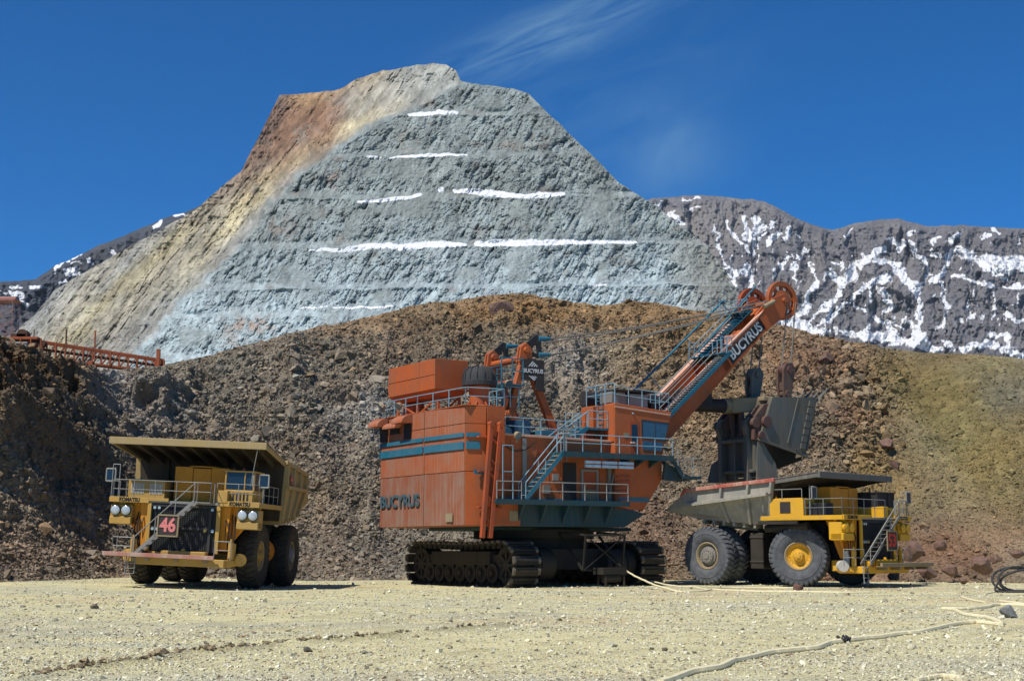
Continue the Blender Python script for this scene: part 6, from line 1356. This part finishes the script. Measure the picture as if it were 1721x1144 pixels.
    def inset(r, t): 
        cc = Vector((sum(p[0] for p in r) / n, 0, 0)); return [(p[0] + (cc.x - p[0]) * t / 2.6, p[1] * (1 - t / hy), p[2]) for p in r]
    ti, bi = inset(top, .16), inset(bot, .16)
    vs = top + bot + ti + bi; fs = []
    for i in range(n):
        j = (i + 1) % n; fs += [(i, j, n + j, n + i), (2 * n + i, 3 * n + i, 3 * n + j, 2 * n + j), (i, 2 * n + i, 2 * n + j, j), (n + i, n + j, 3 * n + j, 3 * n + i)]
    dip.add(vs, fs); dp = dip.build('dipper', M['bucket'], root, smooth=True)
    for s in (-1, 1):
        e = MB()      # wear shrouds, stacked bars
        for k in range(7):
            z0 = 9.4 + k * .52; x = 21.35 + (z0 - 9.4) * .30; e.hull2([(x, s * (hy + .0), z0), (x + .55, s * (hy - .05), z0 - .05), (x + .65, s * (hy - .05), z0 + .36), (x + .1, s * hy, z0 + .40)], [(x, s * (hy + .10), z0), (x + .55, s * (hy + .05), z0 - .05), (x + .65, s * (hy + .05), z0 + .36), (x + .1, s * (hy + .1), z0 + .40)])
        for k in range(3): e.beam((20.9 + k * .12, s * (hy + .03), 9.35 - k * .12), (22.1 + k * .06, s * (hy - .1), 9.1 - k * .12), .1, .07)
        e.beam((20.2, s * (hy + .01), 9.75), (21.35, s * (hy + .01), 13.05), .08, .10); e.beam((22.15, s * (hy - .12), 9.3), (23.2, s * (hy - .2), 13.05), .12, .16)
        if s < 0: e.hull2([(17.5, -hy - .06, 9.83), (22.2, -hy - .02, 8.76), (22.2, -hy - .02, 8.92), (17.5, -hy - .06, 10.02)], [(17.5, -hy + .1, 9.83), (22.2, -hy + .1, 8.76), (22.2, -hy + .1, 8.92), (17.5, -hy + .1, 10.02)])
        e.build('wear_plate', M['bucket'], dp, bevel=.01)
    for k in range(6):
        y = -2.0 + k * .8; t = MB(); t.hull2([(23.5, y - .22, 12.95), (23.5, y + .22, 12.95), (23.85, y + .22, 13.4), (23.85, y - .22, 13.4)], [(24.6, y - .07, 13.95), (24.6, y + .07, 13.95), (24.68, y + .07, 14.05), (24.68, y - .07, 14.05)]) ; t.build('tooth', M['bucket'], dp, bevel=.02)
    e = MB()      # back plate lugs and hinge knuckles
    for y in (-1.9, -1.2, 1.2, 1.9):
        e.prism([(17.2, 9.9), (17.9, 9.8), (18.9, 12.6), (18.3, 12.5), (17.4, 11.6)], y - .16, y + .16, 'y'); e.tube((17.45, y - .25, 11.1), (17.45, y + .25, 11.1), .38, n=16)
    e.box(17.6, 18.0, -2.2, 2.2, 10.0, 10.5); e.tube((18.2, -2.5, 11.2), (18.2, -2.2, 11.2), .42, n=16); e.tube((17.7, -2.45, 10.2), (17.7, -2.25, 10.2), .3, n=14); e.beam((17.4, -.6, 12.3), (17.6, -.4, 9.9), .3, .3); e.beam((17.4, .6, 12.3), (17.6, .4, 9.9), .3, .3)
    e.build('hinge_lug', M['bucket_red'], dp, bevel=.03)
    # bail blocks and hoist ropes
    for y, mm in ((-1.7, 'bucket_red'), (1.7, 'bucket')):
        e = MB(); e.prism([(20.25, 12.95), (20.85, 12.9), (21.25, 14.6), (21.4, 15.2), (21.1, 15.65), (20.5, 15.6), (20.2, 15.1), (20.15, 14.0)], y - .38, y - .2, 'y'); e.prism([(20.25, 12.95), (20.85, 12.9), (21.25, 14.6), (21.4, 15.2), (21.1, 15.65), (20.5, 15.6), (20.2, 15.1), (20.15, 14.0)], y + .2, y + .38, 'y')
        e.tube((20.8, y - .48, 15.1), (20.8, y + .48, 15.1), .26, n=16); e.tube((20.55, y - .48, 13.35), (20.55, y + .48, 13.35), .26, n=16); e.tube((20.8, y - .2, 15.1), (20.8, y + .2, 15.1), .5, n=20); e.box(20.3, 21.0, y - .2, y + .2, 13.6, 14.2)
        e.build('bail_block', M[mm], root, bevel=.02)
        for dx in (-.42, .42):
            r = MB(); r.tube((20.8 + dx, y, 15.2), (21.55 + dx * .95, y, 20.2), .05, n=6); r.build('hoist_rope', M['rope'], root)
    # door hanging open behind the bucket
    e = MB(); dx0 = 17.5
    e.box(dx0 - .05, dx0 + .15, -1.9, 1.9, 7.3, 10.2)
    for y in (-1.4, 1.4):
        e.prism([(dx0 - .55, 7.0), (dx0 - .05, 7.0), (dx0 - .05, 10.9), (dx0 + .05, 11.4), (dx0 - .25, 11.6), (dx0 - .6, 11.3), (dx0 - .7, 10.8), (dx0 - .5, 10.2)], y - .2, y + .2, 'y')
    e.beam((dx0 - .3, -.1, 7.1), (dx0 - .3, -.1, 9.8), .16, .3); e.beam((dx0 - .3, -1.4, 9.9), (dx0 - .3, 1.4, 9.9), .35, .25); e.beam((dx0 - .25, -2.0, 7.7), (dx0 - .25, 2.0, 7.7), .3, .22)
    for s in (-1, 1): e.hull2([(dx0 - .1, s * 1.9, 7.0), (dx0 + 1.8, s * 2.1, 7.1), (dx0 + 1.6, s * 2.1, 8.2), (dx0 + .1, s * 1.9, 10.4)], [(dx0 - .1, s * 2.05, 7.0), (dx0 + 1.8, s * 2.25, 7.1), (dx0 + 1.6, s * 2.25, 8.2), (dx0 + .1, s * 2.05, 10.4)])
    e.hull2([(dx0 - .3, 1.6, 7.0), (dx0 - .9, 2.4, 7.0), (dx0 - .6, 2.3, 8.3), (dx0 - .2, 1.7, 8.8)], [(dx0 - .1, 1.7, 7.0), (dx0 - .7, 2.5, 7.0), (dx0 - .4, 2.4, 8.3), (dx0, 1.8, 8.8)])
    e.box(dx0, dx0 + 1.7, -2.1, 2.1, 7.05, 7.25)
    e.build('dipper_door', M['bucket'], root, bevel=.03)
    return root
shovel = make_shovel()
# ================================================================ CONVEYOR ON THE PLATEAU, CABLES
def P3(px, py, D): return Vector([float(v) for v in at_depth(px, py, D)])
M['conv'] = paint('rusty_orange_truss', (0.40, 0.10, 0.035), (0.14, 0.07, 0.04), 0.6, 0.7, 0.5, rust=0.4)
M['convdark'] = paint('dark_rusty_steel', (0.10, 0.045, 0.025), (0.06, 0.04, 0.03), 0.6, 0.8, 0.5, rust=0.3)
M['bluegrey'] = paint('pale_blue_grey_container', (0.35, 0.42, 0.48), (0.3, 0.3, 0.28), 0.4, 0.6, 0.3, rust=0.15)
def make_conveyor():
    D1, D2 = 136.0, 140.0
    A = P3(48, 570, D1); B = P3(276, 605, D2); d = (B - A); L = d.length; d.normalize(); side = Vector((-d.y, d.x, 0)).normalized() * 1.3
    root = empty('conveyor_bridge', (A.x, A.y, A.z - 1.6)); tag(root, 'rusty orange lattice conveyor bridge sloping along the plateau edge behind the left cliff', 'conveyor')
    O = Vector(root.location); H = 1.65
    for off in (Vector((0, 0, 0)), side):
        e = MB(); n = 15
        e.beam(A - O + off, B - O + off, .16, .20); e.beam(A - O + off - Vector((0, 0, H)), B - O + off - Vector((0, 0, H * .75)), .14, .18)
        for k in range(n + 1):
            f = k / n; h = H * (1 - .25 * f); c = A.lerp(B, f) - O + off; e.beam(c, c - Vector((0, 0, h)), .12 if k % 3 else .3, .12)
            if k < n: c2_ = A.lerp(B, (k + 1) / n) - O + off; e.beam(c - Vector((0, 0, h)), c2_, .08, .08)
        e.build('truss', M['conv'], root)
    e = MB(); e.hull2([A - O - Vector((0, 0, H * .4)), B - O - Vector((0, 0, H * .3)), B - O - Vector((0, 0, H * .3 + .12)), A - O - Vector((0, 0, H * .4 + .12))], [v + side for v in (A - O - Vector((0, 0, H * .4)), B - O - Vector((0, 0, H * .3)), B - O - Vector((0, 0, H * .3 + .12)), A - O - Vector((0, 0, H * .4 + .12)))])
    e.build('belt', M['black'], root)
    for f, dz_ in ((.27, 1.6), (.48, 1.9)):
        e = MB(); c = A.lerp(B, f) - O; e.beam(c - Vector((0, 0, 1)), c + Vector((0, 0, dz_)), .13, .13); e.build('lamp_pole', M['convdark'] if f < .3 else M['conv'], root)
    e = MB(); c = A.lerp(B, .955) - O; e.beam(c - Vector((0, 0, 1.2)), c + Vector((0, 0, 1.0)), .34, .34); e.box(c.x - .3, c.x + .3, c.y - .1, c.y + 1.4, c.z - .5, c.z - .1); e.build('end_post', M['conv'], root)
    e = MB(); c = A.lerp(B, .46) - O; e.beam(c - Vector((0, 0, 1.2)), c - Vector((0, 0, 4.5)), .4, .4); e.beam(c + side - Vector((0, 0, 1.2)), c + side - Vector((0, 0, 4.5)), .4, .4); e.box(c.x - 1.6, c.x + .2, c.y - .1, c.y + 1.4, c.z - 1.9, c.z - 1.3); e.build('support_leg', M['conv'], root, bevel=.03)
    e = MB(); c = A - O; e.beam(c + Vector((.6, .2, -1.3)), c + Vector((.6, .2, -4.0)), .3, .3); e.beam(c + side + Vector((.6, .2, -1.3)), c + side + Vector((.6, .2, -4.0)), .3, .3); e.build('support_leg', M['convdark'], root)
    # drive head
    P = P3(0, 575, 135.5) - O; e = MB()
    e.box(P.x - 4, c.x + .8, P.y, P.y + 1.6, c.z - .9, c.z - .55); e.box(P.x - 4, P.x + 3.6, P.y + .1, P.y + 1.4, c.z - .05, c.z + .2)
    for k in range(5): x = P.x + k * 1.0; e.beam((x, P.y, c.z - .9), (x, P.y, c.z), .12, .12); e.beam((x, P.y, c.z - .6), (x + .5, P.y, c.z - 2.2), .1, .1)
    e.build('drive_frame', M['conv'], root, bevel=.02)
    e = MB(); q = P3(40, 562, 135.8) - O; e.tube((q.x - .2, q.y, q.z), (q.x - .2, q.y + 1.0, q.z), .55, n=16); e.box(q.x - 1.3, q.x + .2, q.y, q.y + 1.1, q.z - .55, q.z + .1); e.box(q.x + .3, q.x + 1.3, q.y, q.y + .9, q.z - .7, q.z - .3); e.tube((q.x + 1.0, q.y, q.z - .3), (q.x + 1.0, q.y, q.z + .5), .05); e.tube((q.x + 1.8, q.y, q.z - .9), (q.x + 1.8, q.y + .6, q.z - .9), .35, n=14)
    e.build('drive_motor', M['convdark'], root, bevel=.03)
    return root
make_conveyor()
def make_tower():
    b = P3(8, 560, 165); t = P3(12, 507, 165); h = t.z - b.z + 3; root = empty('lattice_tower', (b.x, b.y, b.z - 3)); M['towerpaint'] = plain('faded_pink_red_paint', (0.42, 0.17, 0.13)); tag(root, 'faint red lattice tower standing behind the conveyor at the left edge', 'tower')
    w = 1.15; e = MB()
    for x in (-w, w):
        for y in (-w, w): e.beam((x * 1.1, y, 0), (x, y, h), .06, .06)
    e.build('tower_leg', M['towerpaint'], root); e = MB()
    for k in range(5):
        z0, z1 = h * k / 5, h * (k + 1) / 5
        for s in (-w, w): e.beam((-w, s, z0), (w, s, z1), .03, .03); e.beam((w, s, z0), (-w, s, z1), .03, .03); e.beam((-w, s, z1), (w, s, z1), .04, .04); e.beam((s, -w, z0), (s, w, z1), .03, .03)
    e.build('tower_brace', M['towerpaint'], root)
    e = MB(); e.box(-w - .3, w + .3, -w, w, h, h + .18); e.tube((-w, 0, h + .4), (w, 0, h + .4), .2, n=12); e.build('tower_head', M['towerpaint'], root, bevel=.02)
make_tower()
def make_container():
    b = P3(24, 590, 134.5); root = empty('steel_container', (b.x, b.y, b.z - .6)); tag(root, 'small pale blue-grey steel box standing under the conveyor drive at the far left', 'container')
    e = MB(); e.box(-1.0, 1.1, 0, 1.2, 0, 1.35); 
    for k in range(9): x = -.95 + k * .25; e.box(x, x + .08, -.03, 0, .08, 1.25)
    e.build('container_wall', M['bluegrey'], root, bevel=.02); e = MB(); e.box(-1.05, 1.15, -.05, 1.25, 1.35, 1.42); e.build('lid', M['metalgrey'], root)
    a = P3(6, 590, 133.5); r2 = empty('wheel_frame', (a.x, a.y, a.z - .8)); tag(r2, 'round-topped rusty steel frame at the left edge of the plateau beside the container', 'steel frame')
    e = MB(); pts = [(-.9, 0, 0), (-.9, 0, 1.4)] + [(-.9 * cos(t), 0, 1.4 + .8 * sin(t)) for t in np.linspace(.3, pi - .3, 7)] + [(.9, 0, 1.4), (.9, 0, 0)]
    for y in (0, .8): e.path([(p[0], y, p[2]) for p in pts], .09)
    e.tube((-.9, 0, 1.1), (.9, 0, 1.1), .07); e.tube((0, 0, 0), (0, 0, 2.1), .07); e.tube((-.6, 0, 1.1), (0, 0, 2.1), .05); e.tube((.6, 0, 1.1), (0, 0, 2.1), .05); e.build('arched_frame', M['tan_steel'], r2)
make_container()

M['cable'] = paint('pale_dusty_cable', (0.78, 0.70, 0.44), (0.62, 0.55, 0.36), 0.6, 0.8, 0.1, rust=0.03)
M['cable_dark'] = paint('black_power_cable', (0.03, 0.03, 0.032), (0.13, 0.12, 0.10), 0.6, 0.6, 0.2, rust=0.0)
def smooth_path(pts, n=8):
    out = []; P = [Vector(p) for p in pts]
    for i in range(len(P) - 1):
        p0 = P[max(i - 1, 0)]; p1 = P[i]; p2 = P[i + 1]; p3 = P[min(i + 2, len(P) - 1)]
        for k in range(n):
            t = k / n; out.append(0.5 * ((2 * p1) + (-p0 + p2) * t + (2 * p0 - 5 * p1 + 4 * p2 - p3) * t * t + (-p0 + 3 * p1 - 3 * p2 + p3) * t ** 3))
    out.append(P[-1]); return out
def ground_cable(pxs, r, mat, label, name='power_cable', lift=None, group=None, n=10):
    X, Y = on_ground([p[0] for p in pxs], [p[1] for p in pxs])
    pts = smooth_path([(float(x), float(y), 0) for x, y in zip(X, Y)], n); gh = ground_h(np.array([p.x for p in pts]), np.array([p.y for p in pts]))
    q = []
    for i, p in enumerate(pts):
        wob = 0.02 * sin(i * 1.7) + .03 * sin(i * .43); q.append((p.x + wob, p.y + wob * 2, float(gh[i]) + r * .55 + (lift(i / (len(pts) - 1)) if lift else 0)))
    e = MB(); e.sweep(q, r, 8); o = e.build(name, mat, None, smooth=True)
    c = Vector(q[0]); o.data.transform(Matrix.Translation(-c)); o.location = c
    tag(o, label, 'cable', group); return o, q
def h7(pts): return [(860 + x / 2.0, 920 + y / 2.0) for x, y in pts]
o, q = ground_cable(h7([(500, 462), (540, 448), (600, 427), (690, 411), (760, 386), (860, 360), (940, 350), (1030, 340), (1062, 325), (1110, 318), (1150, 312), (1210, 305), (1300, 295), (1380, 287), (1450, 270), (1500, 260), (1560, 255), (1645, 264)]), .075, M['cable'], 'long pale cable in the foreground, running from the bottom edge up to the right')
e = MB(); k = int(len(q) * .535); c = Vector(q[k])
for j in range(9): a = j * .7; e.tube(c + Vector((.12 * cos(a), .10 * sin(a) - .05, -.03)), c + Vector((.16 * cos(a + .8), .16 * sin(a + .8) - .05, .10 + .04 * sin(j * 2.3))), .035)
o = e.build('cable_splice', M['cable_dark'], None); tag(o, 'dark tangled splice wrapped round the foreground pale cable', 'cable splice')
ground_cable(h7([(1645, 266), (1640, 254), (1592, 236), (1522, 226), (1488, 211), (1446, 207), (1500, 208), (1560, 205), (1600, 200), (1640, 195), (1740, 198)]), .075, M['cable'], 'pale cable folded in a hairpin just left of the grey stone')
ground_cable(h7([(1512, 167), (1545, 178), (1590, 188)]), .06, M['cable'], 'short straight length of pale cable lying alone left of the black coil')
ground_cable(h7([(1640, 183), (1680, 188), (1750, 196)]), .06, M['cable'], 'short pale cable end at the right edge just below the black coil')
ground_cable(h7([(1360, 452), (1400, 443), (1450, 438), (1490, 441), (1510, 450)]), .055, M['cable'], 'curved pale cable just entering at the bottom edge right of centre')
ground_cable(h7([(1590, 157), (1625, 150), (1670, 146)]), .05, M['cable'], 'thin pale cable piece touching the left foot of the black coil')
lf = lambda f: 1.3 * max(0, 1 - f * 3.2) ** 1.5
ground_cable(h7([(352, 122), (395, 130), (450, 138), (520, 146), (575, 150), (650, 147), (672, 141), (690, 142), (800, 148), (900, 150), (1000, 151), (1100, 152), (1200, 151)]), .055, M['cable'], 'pale cable dropping from between the shovel tracks and trailing past the loaded truck', lift=lf)
ground_cable(h7([(350, 118), (420, 124), (500, 128), (600, 132), (660, 140), (720, 136), (830, 136), (980, 137)]), .045, M['cable'], 'second thinner pale cable behind the first, between the shovel tracks and the rear truck wheel', lift=lambda f: 1.1 * max(0, 1 - f * 2.6) ** 1.5)
def make_coil():
    X, Y = on_ground(1712, 995); root = empty('cable_coil', (float(X), float(Y), 0)); tag(root, 'standing tangle of thick black power cable loops on the gravel at the right edge', 'cable coil')
    for k, (r, rx, cx_, tl, ph) in enumerate([(1.15, 1.25, .1, .25, 0.0), (.95, 1.45, .5, -.35, .6), (1.05, 1.1, -.15, .6, 1.1)]):
        pts = []
        for j in range(40):
            t = 2 * pi * j / 39 * (1.0 if k else .95) + ph; x = rx * cos(t) + cx_; z = r * sin(t); y = tl * sin(t) + .35 * cos(t + k); pts.append((x, y + .1 * k, max(.06, z * .62 + .62)))
        e = MB(); e.sweep(pts, .065, 8); e.build('cable_loop', M['cable_dark'], root, smooth=True)
    e = MB(); e.sweep(smooth_path([(-1.1, -.1, .5), (-1.3, -.2, .15), (-.9, -.4, .06), (0, -.5, .06), (1.6, -.4, .06)]), .06, 8); e.build('cable_tail', M['cable_dark'], root, smooth=True)
make_coil()

# ================================================================ AIR
def make_haze():
    e = MB(); e.box(-7600, 7600, -200, 8200, -60, 1260); m = bpy.data.materials.new('thin_air'); m.use_nodes = True; nt = m.node_tree; nt.nodes.clear()
    out = nt.nodes.new('ShaderNodeOutputMaterial'); v = nt.nodes.new('ShaderNodeVolumePrincipled'); v.inputs['Color'].default_value = (0.78, 0.88, 1.0, 1); v.inputs['Density'].default_value = 0.00002; v.inputs['Anisotropy'].default_value = 0.2
    nt.links.new(v.outputs[0], out.inputs['Volume']); m.cycles.homogeneous_volume = True
    o = e.build('haze', m); tag(o, kind='stuff')
make_haze()
